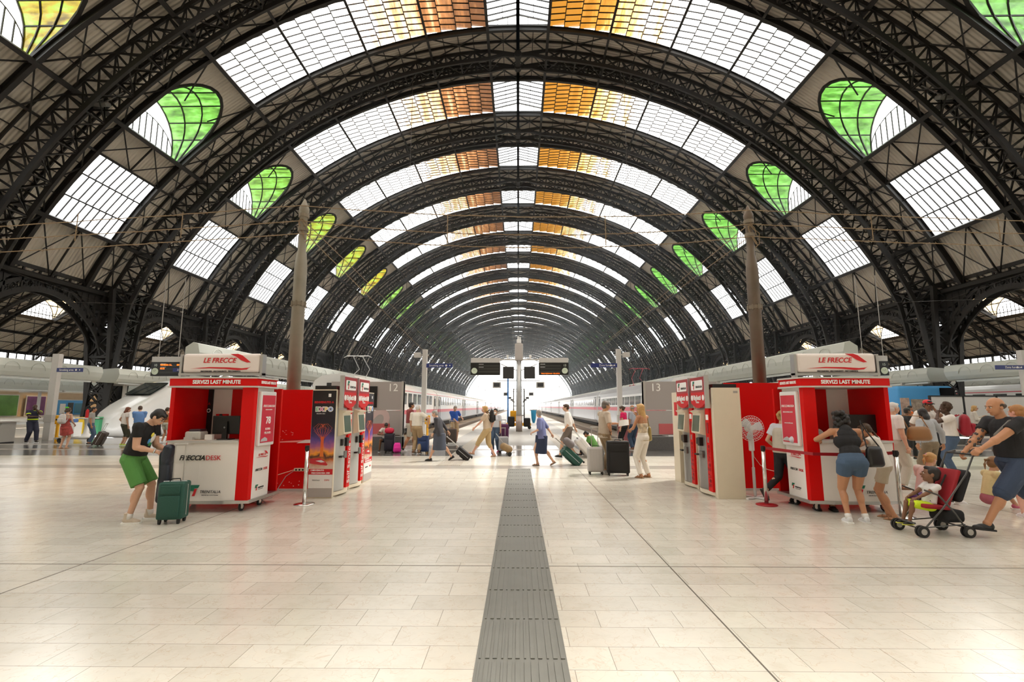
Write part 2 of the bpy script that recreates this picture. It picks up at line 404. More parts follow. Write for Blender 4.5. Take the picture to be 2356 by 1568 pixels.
def eye(sg, xe=None, ze=None, surf=None, re=RE, st=STILT, gl=None, xout=None):
    """dormer with a glazed barrel roof; surf(z)->|x| of the roof at height z"""
    fr = MB(); br = MB(); lu = MB()
    yc = (S0 + S1) / 2; n = 14
    prof = [(yc - re, ze)] + [(yc - re * math.cos(PI * i / n), ze + st + re * math.sin(PI * i / n)) for i in range(n + 1)] + [(yc + re, ze)]
    xo = xout
    for (ya, za), (yb, zb) in zip(prof, prof[1:]):
        xa, xb = surf(za), surf(zb); m_ = 4
        for j in range(m_):
            f0, f1 = j / m_, (j + 1) / m_
            br.quad((xa + (xo - xa) * f0, ya, za), (xa + (xo - xa) * f1, ya, za), (xb + (xo - xb) * f1, yb, zb), (xb + (xo - xb) * f0, yb, zb))
        fr.bar((surf(za), ya, za), (surf(zb), yb, zb), .22, .22); fr.bar((xo, ya, za), (xo, yb, zb), .12, .12)
    for i in range(0, len(prof), 2):
        y, z = prof[i]; fr.bar((surf(z), y, z - .02), (xo, y, z - .02), .07, .09)
    for k in (.33, .66):
        pp = [(surf(z) * (1 - k) + xo * k, y, z - .03) for y, z in prof]
        for a, b in zip(pp, pp[1:]): fr.bar(a, b, .10, .10)
    for i in range(len(prof) // 2):
        a, b = prof[i], prof[i + 1]; c, d = prof[-1 - i], prof[-2 - i]
        lu.quad((xo, a[0], a[1]), (xo, c[0], c[1]), (xo, d[0], d[1]), (xo, b[0], b[1]))
    for j in range(1, 10):
        y = yc - re + 2 * re * j / 10; zt = ze + (st + math.sqrt(max(0, re * re - (y - yc) ** 2))) * .62
        fr.bar((xo - sg * .03, y, ze), (xo - sg * .03, y, zt), .08, .06)
    pp = [(xo - sg * .03, y, ze + (z - ze) * .62) for y, z in prof]
    for a, b in zip(pp, pp[1:]): fr.bar(a, b, .05, .05)
    fr.bar((xo, yc - re, ze), (xo, yc + re, ze), .2, .25); fr.b2(surf(ze), xo, yc - re, yc + re, ze - .12, ze - .02)
    return fr.mesh('window', steel), br.mesh('barrel_glass', gl), lu.mesh('end_glass', G_white)
def surfC(sg): return lambda z: sg * math.sqrt(max(R0 * R0 - (z - ZC) ** 2, 0))
EYE = {s: eye(s, None, ZE, surfC(s), gl=G_green, xout=s * (XE + .7)) for s in (-1, 1)}
wn = [0]
def window(me, label, y, kids, yellow=None):
    wn[0] += 1; o = struct(link('window_%d' % wn[0], me, None, (0, y, 0)), label)
    for nm, mm in kids:
        c = link(nm, mm, o)
        if yellow is not None: c['yellow'] = float(yellow)
    return o
tn = [0]
def trim(me, loc, label=None, rot=None):
    tn[0] += 1; return struct(link('trim_%d' % tn[0], me, None, loc, rot), label)
YEL = {(-1, -1): .75, (-1, 0): .12, (-1, 1): .2, (-1, 2): .5, (-1, 3): .6, (-1, 4): .8}
for n in range(NB0, NB1 + 1):
    y = T0 + PER * n
    struct(link('ceiling', me_sh, None, (0, y, 0)), 'corrugated sheeting of the great central vault')
    trim(me_rb, (0, y, 0), 'dark steel ribs and purlins under the vault sheeting')
    window(me_uf, 'upper skylight band across the vault crown', y, [('glass', me_ug)])
    for sg in (-1, 1):
        window(LOW[sg][0], 'lower skylight of three glazed rows', y, [('glass', LOW[sg][1])])
        window(EYE[sg][0], 'dormer window with green barrel glazing', y, [('barrel_glass', EYE[sg][1]), ('end_glass', EYE[sg][2])], YEL.get((sg, n), .1 if sg > 0 else .25))

# ---- main three-hinged lattice arches
def chord_pts(kind, sg):
    pts = []
    base = {'o': 38.2, 'i': 36.3}[kind]
    for t in [i * 2.0 for i in range(0, 34)]:
        d = .40 if kind == 'o' else .35 + .85 * min(1, (t / 4.0) ** .6) + 1.3 * (t / 66.0) ** 1.5
        if t == 0: d = .95
        if kind == 'o' and t < 4: d = .40 + .55 * (1 - t / 4.0)
        pts.append(arc(t, -d, sg))
    z0 = pts[-1][1]; x0 = pts[-1][0]
    for k in range(1, 9):
        f = k / 8; z = z0 * (1 - f)
        pts.append((x0 + (sg * base - x0) * f ** .8, max(z, 0)))
    return pts
def arch_mesh():
    m = MB()
    for sg in (-1, 1):
        O = chord_pts('o', sg); I = chord_pts('i', sg)
        for yo in (-.85, .85):
            for P, w_, h in ((O, .30, .16), (I, .36, .20)):
                for a, b in zip(P, P[1:]): m.bar((a[0], yo, a[1]), (b[0], yo, b[1]), w_, h, 0, up=(0, 1, 0))
            # flanges
            for i in range(0, len(O) - 1):
                if i > 0:
                    m.bar((O[i][0], yo, O[i][1]), (I[i][0], yo, I[i][1]), .14, .10, 0, up=(0, 1, 0))
                    mid = ((O[i][0] + O[i + 1][0] + I[i][0] + I[i + 1][0]) / 4, yo, (O[i][1] + O[i + 1][1] + I[i][1] + I[i + 1][1]) / 4)
                    m.bar((O[i][0], yo, O[i][1]), (I[i + 1][0], yo, I[i + 1][1]), .11, .07, 0, up=(0, 1, 0))
                    m.bar((I[i][0], yo, I[i][1]), (O[i + 1][0], yo, O[i + 1][1]), .11, .07, 0, up=(0, 1, 0))
        for P in (O, I):
            for i in range(0, len(P) - 1):
                a, b = P[i], P[i + 1]
                if i % 2: m.bar((a[0], -.85, a[1]), (b[0], .85, b[1]), .08, .06)
                else: m.bar((a[0], .85, a[1]), (b[0], -.85, b[1]), .08, .06); m.bar((a[0], -.85, a[1]), (a[0], .85, a[1]), .12, .10)
    x, z = 0, R0 + ZC - .95
    for yo in (-.85, .85): m.cyl((0, yo - .25, z), (0, yo + .25, z), .35, n=14)
    m.b2(-.25, .25, -1, 1, z - .15, z + .15)
    return m.mesh('lattice_arch', steel)
me_arch = arch_mesh()
ORD = ['first', 'second', 'third', 'fourth', 'fifth', 'sixth', 'seventh', 'eighth']
for n in range(NB0, NB1 + 2):
    y = T0 + PER * n; o = link('lattice_arch', me_arch, None, (0, y, 0))
    if n < 1: lb = 'dark steel lattice arch high overhead, %s' % {-3: 'standing behind the viewer', -2: 'just above the start of the hall', -1: 'crossing over the ticket kiosks', 0: 'nearest one whose crown hinge shows at top of picture'}[n]
    elif n <= 8: lb = 'dark steel lattice arch over the hall, %s behind the one crossing the picture top' % ORD[n - 1]
    else: lb = 'dark steel lattice arch far down the hall towards the open end'
    tag(o, lb, 'arch', 'steel lattice arches of the vault')
# ---- piers, arcade girders
def pier_mesh(sg):
    m = MB(); X = 37.2
    cs = []
    for dx, dy in ((-.8, -.7), (.8, -.7), (.8, .7), (-.8, .7)):
        p = [(sg * (X + dx * (1 + .035 * z)), dy * (1 + .14 * max(0, z - 3)), z) for z in (0, 2, 4, 6, 8, 10, 12)]
        for a, b in zip(p, p[1:]): m.bar(a, b, .34, .34, 0, up=(0, 1, 0))
        cs.append(p)
    for i in range(4):
        P, Q = cs[i], cs[(i + 1) % 4]
        for k in range(6):
            m.bar(P[k], Q[k + 1], .14, .10); m.bar(Q[k], P[k + 1], .14, .10); m.bar(P[k + 1], Q[k + 1], .16, .2)
    m.b2(sg * (X - .95), sg * (X + .95), -.85, .85, 0, .12)
    for s in (-1, 1): m.b2(sg * (X - .8), sg * (X - .15), s * .72 - .03, s * .72 + .03, 0, 3.6)
    # branch ribs spreading to the side vault and up to the gutter
    for dy in (-.9, .9):
        prev = None
        for k in range(9):
            f = k / 8; p = (sg * (X + .6 + 7.5 * f ** 1.5), dy, 6 + 7.2 * math.sin(f * PI / 2)); q = (sg * (X + .2 + 6 * f ** 1.3), dy, 8.2 + 5.2 * math.sin(f * PI / 2))
            if prev: m.bar(prev[0], p, .3, .16, 0, up=(0, 1, 0)); m.bar(prev[1], q, .24, .14, 0, up=(0, 1, 0)); m.bar(prev[0], q, .12, .08, 0, up=(0, 1, 0)); m.bar(p, q, .12, .08, 0, up=(0, 1, 0))
            prev = (p, q)
    return m.mesh('lattice_pier', steel)
def arcade_mesh(sg):
    m = MB(); X = sg * 37.6
    for dx in (-.45, .45):
        x = X + dx; n = 18; A = []
        for k in range(n + 1):
            f = k / n; y = .8 + (PER - 1.6) * f
            A.append((x, y, 6.3 + 4.4 * math.sin(PI * f) ** .62))
        for a, b in zip(A, A[1:]): m.bar(a, b, .16, .42, 0)
        for a, b in zip(A, A[1:]):
            u = ((a[0]), a[1], a[2] + .85); v = (b[0], b[1], b[2] + .85)
            if u[2] < 11.9 and v[2] < 11.9:
                m.bar(u, v, .14, .26); m.bar(a, v, .07, .10); m.bar(u, b, .07, .10)
        m.bar((x, 0, 12.3), (x, PER, 12.3), .3, .45); m.bar((x, 0, 11.4), (x, PER, 11.4), .2, .22)
        for k in range(1, n):
            a = A[k]
            if k % 2 == 0: m.bar(a, (a[0], a[1], 12.3), .14, .14)
            if k % 2 == 0 and k < n - 1: m.bar((a[0], a[1], 11.4), (x, A[k + 2][1] if k + 2 <= n else a[1], 12.3), .08, .08)
        for k in (1, 2, 3, n - 3, n - 2, n - 1): m.bar((A[k][0], A[k][1], A[k][2]), (x, A[k][1] + (1.2 if k < n / 2 else -1.2) * .0, 11.3), .16, .16)
        # solid curved spandrel plates with openings by the piers
        for s, y0 in ((1, 0.5), (-1, PER - .5)):
            m.prism([(y0, 11.3), (y0 + s * 3.4, 11.3), (y0 + s * 2.6, 10.6), (y0 + s * 1.2, 10.2), (y0, 9.4)], 'x', x - .03, x + .03)
            m.prism([(y0, 8.4), (y0 + s * .9, 8.6), (y0 + s * .8, 7.4), (y0, 6.4)], 'x', x - .03, x + .03)
    for k in range(0, 19, 2):
        y = .8 + (PER - 1.6) * k / 18; m.bar((X - .45, y, 11.4), (X + .45, y, 11.4), .12, .12); m.bar((X - .45, y, 12.3), (X + .45, y, 12.3), .12, .12)
    return m.mesh('arcade_girder', steel)
def gutter_mesh(sg):
    m = MB(); xa, za = arc(TB, 0, sg)
    for k in range(6):
        y0, y1 = PER * k / 6 + .05, PER * (k + 1) / 6 - .05
        m.b2(xa - sg * .1, xa + sg * .05, y0, y1, 12.5, 13.9)
    m.b2(xa + sg * .06, xa + sg * .2, 0, PER, 12.2, 14.0)
    return m.mesh('trim', rust)
PM = {s: pier_mesh(s) for s in (-1, 1)}; AM = {s: arcade_mesh(s) for s in (-1, 1)}; GM = {s: gutter_mesh(s) for s in (-1, 1)}
SIDE = {-1: 'left', 1: 'right'}
for n in range(NB0, NB1 + 2):
    for sg in (-1, 1):
        y = T0 + PER * n
        o = link('lattice_pier', PM[sg], None, (0, y, 0))
        if n <= 0: lb = {-3: 'steel lattice pier on the %s, beside the very first bay', -2: 'steel lattice pier on the %s, second bay, outside the view', -1: 'steel lattice pier on the %s, out beyond the picture edge', 0: 'steel lattice pier on the %s, just outside the picture'}[n] % SIDE[sg]
        elif n == 1: lb = 'large splayed steel lattice pier, the nearest one seen on the %s side' % SIDE[sg]
        elif n == 2: lb = 'splayed steel lattice pier next behind the nearest one on the %s' % SIDE[sg]
        elif n <= 10: lb = 'steel lattice pier of the %s row, %s behind the two large near ones' % (SIDE[sg], ORD[n - 3])
        else: lb = 'distant steel lattice pier far down the %s row' % SIDE[sg]
        tag(o, lb, 'pier', 'steel piers of the %s arcade' % SIDE[sg])
        if n <= NB1:
            o = link('arcade_girder', AM[sg], None, (0, y, 0))
            lb = 'pierced steel arcade arch between %s piers, %s' % (SIDE[sg], {-3: 'first', -2: 'second', -1: 'third', 0: 'cut by the picture edge', 1: 'whole nearest one', 2: 'next one behind'}.get(n, 'far down the hall' if n > 10 else '%s beyond the second whole one' % ORD[min(n, 10) - 3]))
            tag(o, lb, 'arcade arch', 'arcade arches on the %s' % SIDE[sg])
            trim(GM[sg], (0, y, 0), 'rusty panelled gutter beam along the vault foot')
# ================================================================== side aisles
RA, ZA, XA = 34.98, -12.4, 60.0
def aarc(t, dr=0.0, sg=1):                   # t measured from the aisle crown, positive outwards
    a = rad(t); return sg * (XA + (RA + dr) * math.sin(a)), (RA + dr) * math.cos(a) + ZA
AI, AO = -39.0, 48.0
ASH = 2.0
def asurf(sg): return lambda z: sg * (XA + math.sqrt(max(RA * RA - (z - ZA) ** 2, 0)))
ZL = aarc(34.9)[1]
def aisle_meshes(sg):
    s = MB(); r = MB(); yc = (S0 + S1) / 2
    def strip(y0, y1, t0, t1, dt=4.0):
        k = max(1, int(math.ceil((t1 - t0) / dt)))
        for i in range(k):
            a, b = t0 + (t1 - t0) * i / k, t0 + (t1 - t0) * (i + 1) / k
            A = aarc(a, 0, sg); B = aarc(b, 0, sg)
            s.quad((A[0], y0, A[1]), (B[0], y0, B[1]), (B[0], y1, B[1]), (A[0], y1, A[1]))
    strip(0, S0, AI, AO); strip(S1, PER, AI, AO); strip(S0, S1, AI, -20); strip(S0, S1, -8, 22); strip(S0, S1, 34.9, AO)
    nC = 20
    for i in range(nC):
        ya, yb = S0 + (S1 - S0) * i / nC, S0 + (S1 - S0) * (i + 1) / nC
        def tt(y):
            h = ZL + .4 + math.sqrt(max(RE * RE - (y - yc) ** 2, 0)); return math.degrees(math.acos(min(1, (h - ZA) / RA)))
        A = aarc(22, 0, sg); B = aarc(tt(ya), 0, sg); C = aarc(tt(yb), 0, sg)
        s.quad((A[0], ya, A[1]), (B[0], ya, B[1]), (C[0], yb, C[1]), (A[0], yb, A[1]))
    for y in (S0, S1, 1.2, PER - 1.2):
        k = 22; P = [aarc(AI + (AO - AI) * i / k, -.1, sg) for i in range(k + 1)]
        for a, b in zip(P, P[1:]): r.bar((a[0], y, a[1] - .2), (b[0], y, b[1] - .2), .25, .45)
    for y in (-.8, .8):
        k = 26; P = [aarc(AI + (AO - AI) * i / k, -.3, sg) for i in range(k + 1)]; Q = [aarc(AI + (AO - AI) * i / k, -1.8, sg) for i in range(k + 1)]
        for i in range(k):
            r.bar((P[i][0], y, P[i][1]), (P[i + 1][0], y, P[i + 1][1]), .25, .2); r.bar((Q[i][0], y, Q[i][1]), (Q[i + 1][0], y, Q[i + 1][1]), .3, .2)
            r.bar((P[i][0], y, P[i][1]), (Q[i + 1][0], y, Q[i + 1][1]), .1, .1); r.bar((Q[i][0], y, Q[i][1]), (P[i + 1][0], y, P[i + 1][1]), .1, .1)
    for t in (-30, -20, -8, 8, 22, 34.9, 41, AO):
        x, z = aarc(t, -.3, sg); r.bar((x, 0, z), (x, PER, z), .22, .4)
    for i in range(22):
        x, z = aarc(AI + i * 4, -.1, sg); r.bar((x, 0, z), (x, PER, z), .07, .12)
    st = [-30, -20, -8, 8, 22, 34.9, 41.5, AO]
    for a, b in zip(st, st[1:]):
        A, B = aarc(a, -.3, sg), aarc(b, -.3, sg)
        for ya, yb in ((1.2, S0), (S1, PER - 1.2)) + (((S0, yc), (yc, S1)) if a > 34 else ()):
            r.bar((A[0], ya, A[1]), (B[0], yb, B[1]), .08, .08); r.bar((A[0], yb, A[1]), (B[0], ya, B[1]), .08, .08)
    # clerestory and flat roof edge
    f = MB(); g = MB(); x = sg * 86.0; zt = aarc(AO)[1]; 
    g.quad((x, 0, 8.3), (x, PER, 8.3), (x, PER, zt), (x, 0, zt))
    f.bar((x, 0, zt - .1), (x, PER, zt - .1), .3, .4); f.bar((x, 0, 8.3), (x, PER, 8.3), .4, .4); f.bar((x - sg * .1, 0, 9.5), (x - sg * .1, PER, 9.5), .16, .2)
    for k in range(9):
        y = PER * k / 9; f.bar((x - sg * .1, y, 8.3), (x - sg * .1, y, zt), .25 if k % 3 == 0 else .12, .3 if k % 3 == 0 else .14)
    P = [(x - sg * .25, PER * i / 8, 8.4 + 1.0 * math.sin(PI * i / 8)) for i in range(9)]
    for a, b in zip(P, P[1:]): f.bar(a, b, .25, .25)
    # upper glazing
    ug = MB()
    for a, b in ((-20, -14), (-14, -8)):
        A, B = aarc(a, .05, sg), aarc(b, .05, sg); ug.quad((A[0], S0, A[1]), (B[0], S0, B[1]), (B[0], S1, B[1]), (A[0], S1, A[1]))
    uf = MB()
    for k in range(1, 12):
        y = S0 + (S1 - S0) * k / 12; A, B = aarc(-20, 0, sg), aarc(-8, 0, sg); uf.bar((A[0], y, A[1]), (B[0], y, B[1]), .06, .08)
    A = aarc(-14, -.05, sg); uf.bar((A[0], S0, A[1]), (A[0], S1, A[1]), .1, .2)
    e = eye(sg, None, ZL, asurf(sg), st=.4, gl=G_amber, xout=sg * (XA + RA * math.sin(rad(34.9))))
    return s.mesh('ceiling', sheet), r.mesh('trim', steel), f.mesh('window', steel), g.mesh('glass', G_white), uf.mesh('window', steel), ug.mesh('glass', G_white), e
for sg in (-1, 1):
    ms, mr, mf, mg, muf, mug, e = aisle_meshes(sg)
    for n in range(NB0, NB1 + 1):
        y = T0 + PER * n + ASH
        struct(link('ceiling', ms, None, (0, y, 0)), 'corrugated sheeting of the %s side vault' % SIDE[sg])
        trim(mr, (0, y, 0), 'steel ribs of the %s side vault' % SIDE[sg])
        window(mf, 'clerestory window strip high in the side wall', y, [('glass', mg)])
        window(muf, 'skylight near the crown of the side vault', y, [('glass', mug)])
        window(e[0], 'dormer window with amber barrel glazing in the side vault', y, [('barrel_glass', e[1]), ('end_glass', e[2])])
# walls
stone = mat('stone_wall', (.50, .38, .25), .75, var=.12, vscale=1.5, bump=.3, bscale=4)
plaster = mat('pale_plaster', (.68, .62, .52), .7, var=.05, vscale=.5)
for sg in (-1, 1):
    m = MB(); x = sg * 86.2
    m.b2(x, x + sg * .6, YS, YE, 0, 4.2); o = m.build('wall_%s' % SIDE[sg], stone); struct(o, 'stone side wall of the station behind the platforms')
    m = MB(); m.b2(x - sg * .15, x + sg * .6, YS, YE, 4.2, 8.4); o = m.build('trim_%d' % (1000 + sg), plaster); struct(o, 'pale plaster band above the stone side wall')

m = MB(); m.b2(-90, 90, -13, -12.2, 0, 12); pr = [(-46, 12), (46, 12)] + [(45.5 * math.cos(PI * i / 20), 12 + 26 * math.sin(PI * i / 20)) for i in range(21)]
m.prism([(45.5, 12)] + [(45.5 * math.cos(PI * i / 20), 12 + 26 * math.sin(PI * i / 20)) for i in range(21)], 'y', -13, -12.2)
struct(m.build('wall_back', mat('head_wall_stone', (.46, .42, .35), .8, var=.1, vscale=1)), 'stone head wall of the station behind the viewer')
# ================================================================== floors
def floor_mat():
    m = bpy.data.materials.new('marble_tiles'); m.use_nodes = True; N, L = nodes_of(m); p = N['Principled BSDF']
    tc = N.new('ShaderNodeTexCoord'); br = N.new('ShaderNodeTexBrick')
    br.offset = .43; br.inputs['Scale'].default_value = 1.0; br.inputs['Brick Width'].default_value = .62; br.inputs['Row Height'].default_value = .30
    br.inputs['Mortar Size'].default_value = .0022; br.inputs['Mortar Smooth'].default_value = .2; br.inputs['Bias'].default_value = -.1
    br.inputs['Color1'].default_value = (.645, .615, .535, 1); br.inputs['Color2'].default_value = (.565, .535, .46, 1); br.inputs['Mortar'].default_value = (.26, .23, .19, 1)
    L.new(tc.outputs['Object'], br.inputs['Vector'])
    n = N.new('ShaderNodeTexNoise'); n.inputs['Scale'].default_value = 5; n.inputs['Detail'].default_value = 8; n.inputs['Roughness'].default_value = .7
    L.new(tc.outputs['Object'], n.inputs['Vector'])
    r = ramp(N, [(.3, (.80, .74, .66)), (.5, (1, 1, 1)), (.72, (1.12, 1.06, 1.0))]); L.new(n.outputs['Fac'], r.inputs[0])
    mx = N.new('ShaderNodeMix'); mx.data_type = 'RGBA'; mx.blend_type = 'MULTIPLY'; mx.inputs[0].default_value = .4
    L.new(br.outputs['Color'], mx.inputs[6]); L.new(r.outputs[0], mx.inputs[7])
    # rusty fossil veins
    v = N.new('ShaderNodeTexNoise'); v.inputs['Scale'].default_value = 7.0; v.inputs['Detail'].default_value = 10; v.inputs['Distortion'].default_value = .5
    L.new(tc.outputs['Object'], v.inputs['Vector']); rv = ramp(N, [(.488, (0, 0, 0)), (.5, (1, 1, 1)), (.512, (0, 0, 0))]); L.new(v.outputs['Fac'], rv.inputs[0])
    ml = N.new('ShaderNodeMath'); ml.operation = 'MULTIPLY'; ml.inputs[1].default_value = .30; L.new(rv.outputs[0], ml.inputs[0])
    m2 = N.new('ShaderNodeMix'); m2.data_type = 'RGBA'; L.new(ml.outputs[0], m2.inputs[0]); L.new(mx.outputs[2], m2.inputs[6]); m2.inputs[7].default_value = (.42, .25, .12, 1)
    L.new(m2.outputs[2], p.inputs['Base Color'])
    rr = N.new('ShaderNodeMapRange'); rr.inputs[3].default_value = .15; rr.inputs[4].default_value = .27; n2 = N.new('ShaderNodeTexNoise'); n2.inputs['Scale'].default_value = 1.3
    L.new(tc.outputs['Object'], n2.inputs['Vector']); L.new(n2.outputs['Fac'], rr.inputs[0]); L.new(rr.outputs[0], p.inputs['Roughness'])
    p.inputs['Specular IOR Level'].default_value = .5
    b = N.new('ShaderNodeBump'); b.inputs['Strength'].default_value = .35; b.inputs['Distance'].default_value = .002; L.new(br.outputs['Fac'], b.inputs['Height']); b.invert = True
    nb = N.new('ShaderNodeTexNoise'); nb.inputs['Scale'].default_value = 2.5; L.new(tc.outputs['Object'], nb.inputs['Vector'])
    b2 = N.new('ShaderNodeBump'); b2.inputs['Strength'].default_value = .012; b2.inputs['Distance'].default_value = .01; L.new(nb.outputs['Fac'], b2.inputs['Height']); L.new(b.outputs[0], b2.inputs['Normal'])
    L.new(b2.outputs[0], p.inputs['Normal'])
    return m
marble = floor_mat()
granite = mat('dark_granite', (.13, .125, .115), .16, var=.35, vscale=1.8, spec=.6)
gband = mat('grey_granite_band', (.34, .31, .27), .25, var=.15, vscale=3)
pale = mat('pale_platform', (.58, .55, .49), .4, var=.12, vscale=.8, spec=.3)
pale2 = mat('grey_platform', (.36, .35, .33), .38, var=.12, vscale=.8, spec=.25)
ballast = mat('ballast', (.26, .22, .17), .9, var=.5, vscale=6, bump=1, bscale=20)
tactile = mat('tactile_rubber', (.175, .175, .155), .45, var=.12, vscale=5)
fl = [0]
def slab(x0, x1, y0, y1, m_, z=0.0, lab=None, depth=.25, name=None):
    m = MB(); m.b2(x0, x1, y0, y1, z - depth, z); o = m.build(name or 'floor', m_); return struct(o, lab)
slab(-86.2, 86.2, -12, 13.25, marble, lab='beige marble tile floor of the concourse')
slab(-86.2, 86.2, 13.25, 13.95, gband, lab='grey granite band across the concourse floor')
slab(-86.2, 86.2, 13.95, 16.6, marble, lab='beige marble tile strip before the dark granite')
slab(-86.2, 86.2, 16.6, 18.7, granite, lab='dark polished granite floor')
slab(-86.2, 86.2, 18.7, 19.3, gband, lab='pale band in the dark granite floor')
slab(-86.2, 86.2, 19.3, 21.0, granite, lab='dark polished granite floor before the tracks')
slab(-86.2, -12.2, 21.0, 21.8, gband, lab='pale band in the granite floor'); slab(12.2, 86.2, 21.0, 21.8, gband, lab='pale band in the granite floor')
slab(-86.2, -12.2, 21.8, 26, granite, lab='dark granite floor by the left platforms'); slab(12.2, 86.2, 21.8, 26, granite, lab='dark granite floor by the right platforms')
# platforms and track beds
slab(-3.2, 3.2, 21.0, 34, pale2, lab='grey polished floor of the central platform')
slab(-3.2, 3.2, 34, YE + 40, pale2, lab='central platform running out of the hall')
for sg in (-1, 1):
    slab(sg * 3.2, sg * 4.5, 21.0, YE + 40, pale, lab='pale edge strip of the central platform')
    slab(sg * 4.5, sg * 12.2, 21.0, YE + 60, ballast, -.62, 'ballasted track bed beside the central platform')
    slab(sg * 12.2, sg * 20, 26, YE + 40, pale, lab='pale side platform')
    slab(sg * 20, sg * 28, 26, YE + 60, ballast, -.62, 'ballasted track bed'); slab(sg * 28, sg * 38.6, 26, YE + 40, pale, lab='pale platform under the arcade')
    slab(sg * 38.6, sg * 46.6, 26, YE + 60, ballast, -.62, 'ballasted track bed in the side aisle'); slab(sg * 46.6, sg * 54, 26, YE + 40, pale, lab='pale aisle platform')
    slab(sg * 54, sg * 62, 26, YE + 60, ballast, -.62, 'outer ballasted track bed'); slab(sg * 62, sg * 86.2, 26, YE + 40, pale, lab='pale outer platform')
    m = MB()
    for X in (6.1, 10.4, 22.0, 26.0, 40.6, 44.6, 56, 60):
        for dx in (-.72, .72): m.bar((sg * (X + dx), 27 if X > 12 else 21.2, -.5), (sg * (X + dx), YE + 60, -.5), .07, .15)
        for k in range(60): m.box((sg * X, 28 + k * .9, -.6), (2.4, .24, .1))
    o = m.build('trim_%d' % (1010 + sg), worn := mat('rail_steel', (.25, .2, .16), .5, .6)); struct(o, 'rails and sleepers in the track beds')
g = MB(); g.b2(-300, 300, YE + 40, 900, -.8, -.6); struct(g.build('ground', mat('yard_ground', (.55, .52, .48), .9, var=.1, vscale=.1)), 'sunlit yard beyond the hall')
# tactile paving
def tactile_strip(x0, x1, y0, y1, z=.004):
    m = MB(); m.b2(x0, x1, y0, y1, z - .004, z); n = 12; w_ = (x1 - x0) / n
    y = y0 + .02
    while y < y1 - .05:
        e = min(y + .56, y1)
        for k in range(n):
            xc = x0 + (k + .5) * w_; wd = w_ * (.55 if k % 3 else .25)
            m.b2(xc - wd / 2, xc + wd / 2, y, e, z - .001, z + .006)
        y += .60
    return m
struct(tactile_strip(-.285, .315, -2, 13.25).build('floor_strip', tactile), 'dark grey ribbed tactile paving strip down the middle of the floor')
for x in (-2.0, 1.95): struct(tactile_strip(x - .35, x + .35, 13.95, 34).build('floor_strip', mat('pale_tactile', (.42, .38, .32), .35)), 'pale ribbed tactile strip leading onto the platform')
m = MB()
for x in (-4.62, 1.57, 7.76, -10.8, 14): m.b2(x - .006, x + .006, -12, 13.25, -.001, .0012)
for y in (-.9, 5.3, 11.5): m.b2(-60, 60, y - .006, y + .006, -.001, .0012)
struct(m.build('floor_joints', mat('joint', (.10, .08, .06), .6)), 'dark movement joints in the marble floor')

# ================================================================== canopies
can = mat('canopy_shell', (.50, .52, .47), .5, var=.06, vscale=.7)
cane = mat('canopy_emboss', (.44, .46, .41), .5)
def canopy(sg, x, y0, y1, lab, wd=3.6, z0=3.72, z1=4.85):
    o = thing('platform_canopy', lab, 'canopy', (0, y0, 0), 0, 'platform canopies')
    m = MB(); L_ = y1 - y0; X = sg * x
    poly = [(X, z0 + .25), (X + sg * -.10, z0 + .62), (X, z1 - .08), (X + sg * .25, z1), (X + sg * wd, z1 - .25), (X + sg * wd, z0 + .2), (X + sg * wd * .55, z0 - .02), (X + sg * .15, z0)]
    m.prism([(a, b) for a, b in poly], 'y', 0, L_); m.build('shell', can, o)
    e = MB(); k = 0; y = 1.0
    while y < min(L_ - 1, 110):
        pts = []
        for i in range(7):
            t = i / 6 * PI; pts.append((X - sg * (.07 + .05 * math.sin(PI * min(1, max(0, .5)))), y + .45 - .5 * math.cos(t), z0 + .42 + .50 * math.sin(t)))
        e.tube(pts, .022, 4); y += 1.75; k += 1
    q = e.build('embossing', cane, o); q['kind'] = 'stuff'
    l = MB(); l.b2(X + sg * .35, X + sg * .5, .5, L_ - .5, z0 - .16, z0 - .04); l.build('lamp_strip', mat('lamp_cover', (.75, .78, .75), .4), o)
    y = 3.0
    while y < min(L_, 120):
        c = MB(); c.cyl((X + sg * wd * .5, y, 0), (X + sg * wd * .5, y, z0 + .1), .16, n=12); c.b2(X + sg * .1, X + sg * wd * .9, y - .08, y + .08, z0 - .22, z0)
        c.build('post', lgrey, o, smooth=False); y += 12.9
    return o
for sg in (-1, 1):
    s_ = SIDE[sg]
    canopy(sg, 16.0, 23.6, 220, 'long grey-white shell canopy beside the %s train of the middle, its end towards us' % s_, .62)
    canopy(sg, 33.5, 14, 38.2, 'shell canopy at the far %s ending at the lattice pier' % s_)
    canopy(sg, 33.5, 39.8, 220, 'shell canopy continuing past the nearest %s lattice pier' % s_)
    canopy(sg, 52.0, 26, 220, 'lower white canopy furthest out on the %s side' % s_, 6, 3.5, 4.6)

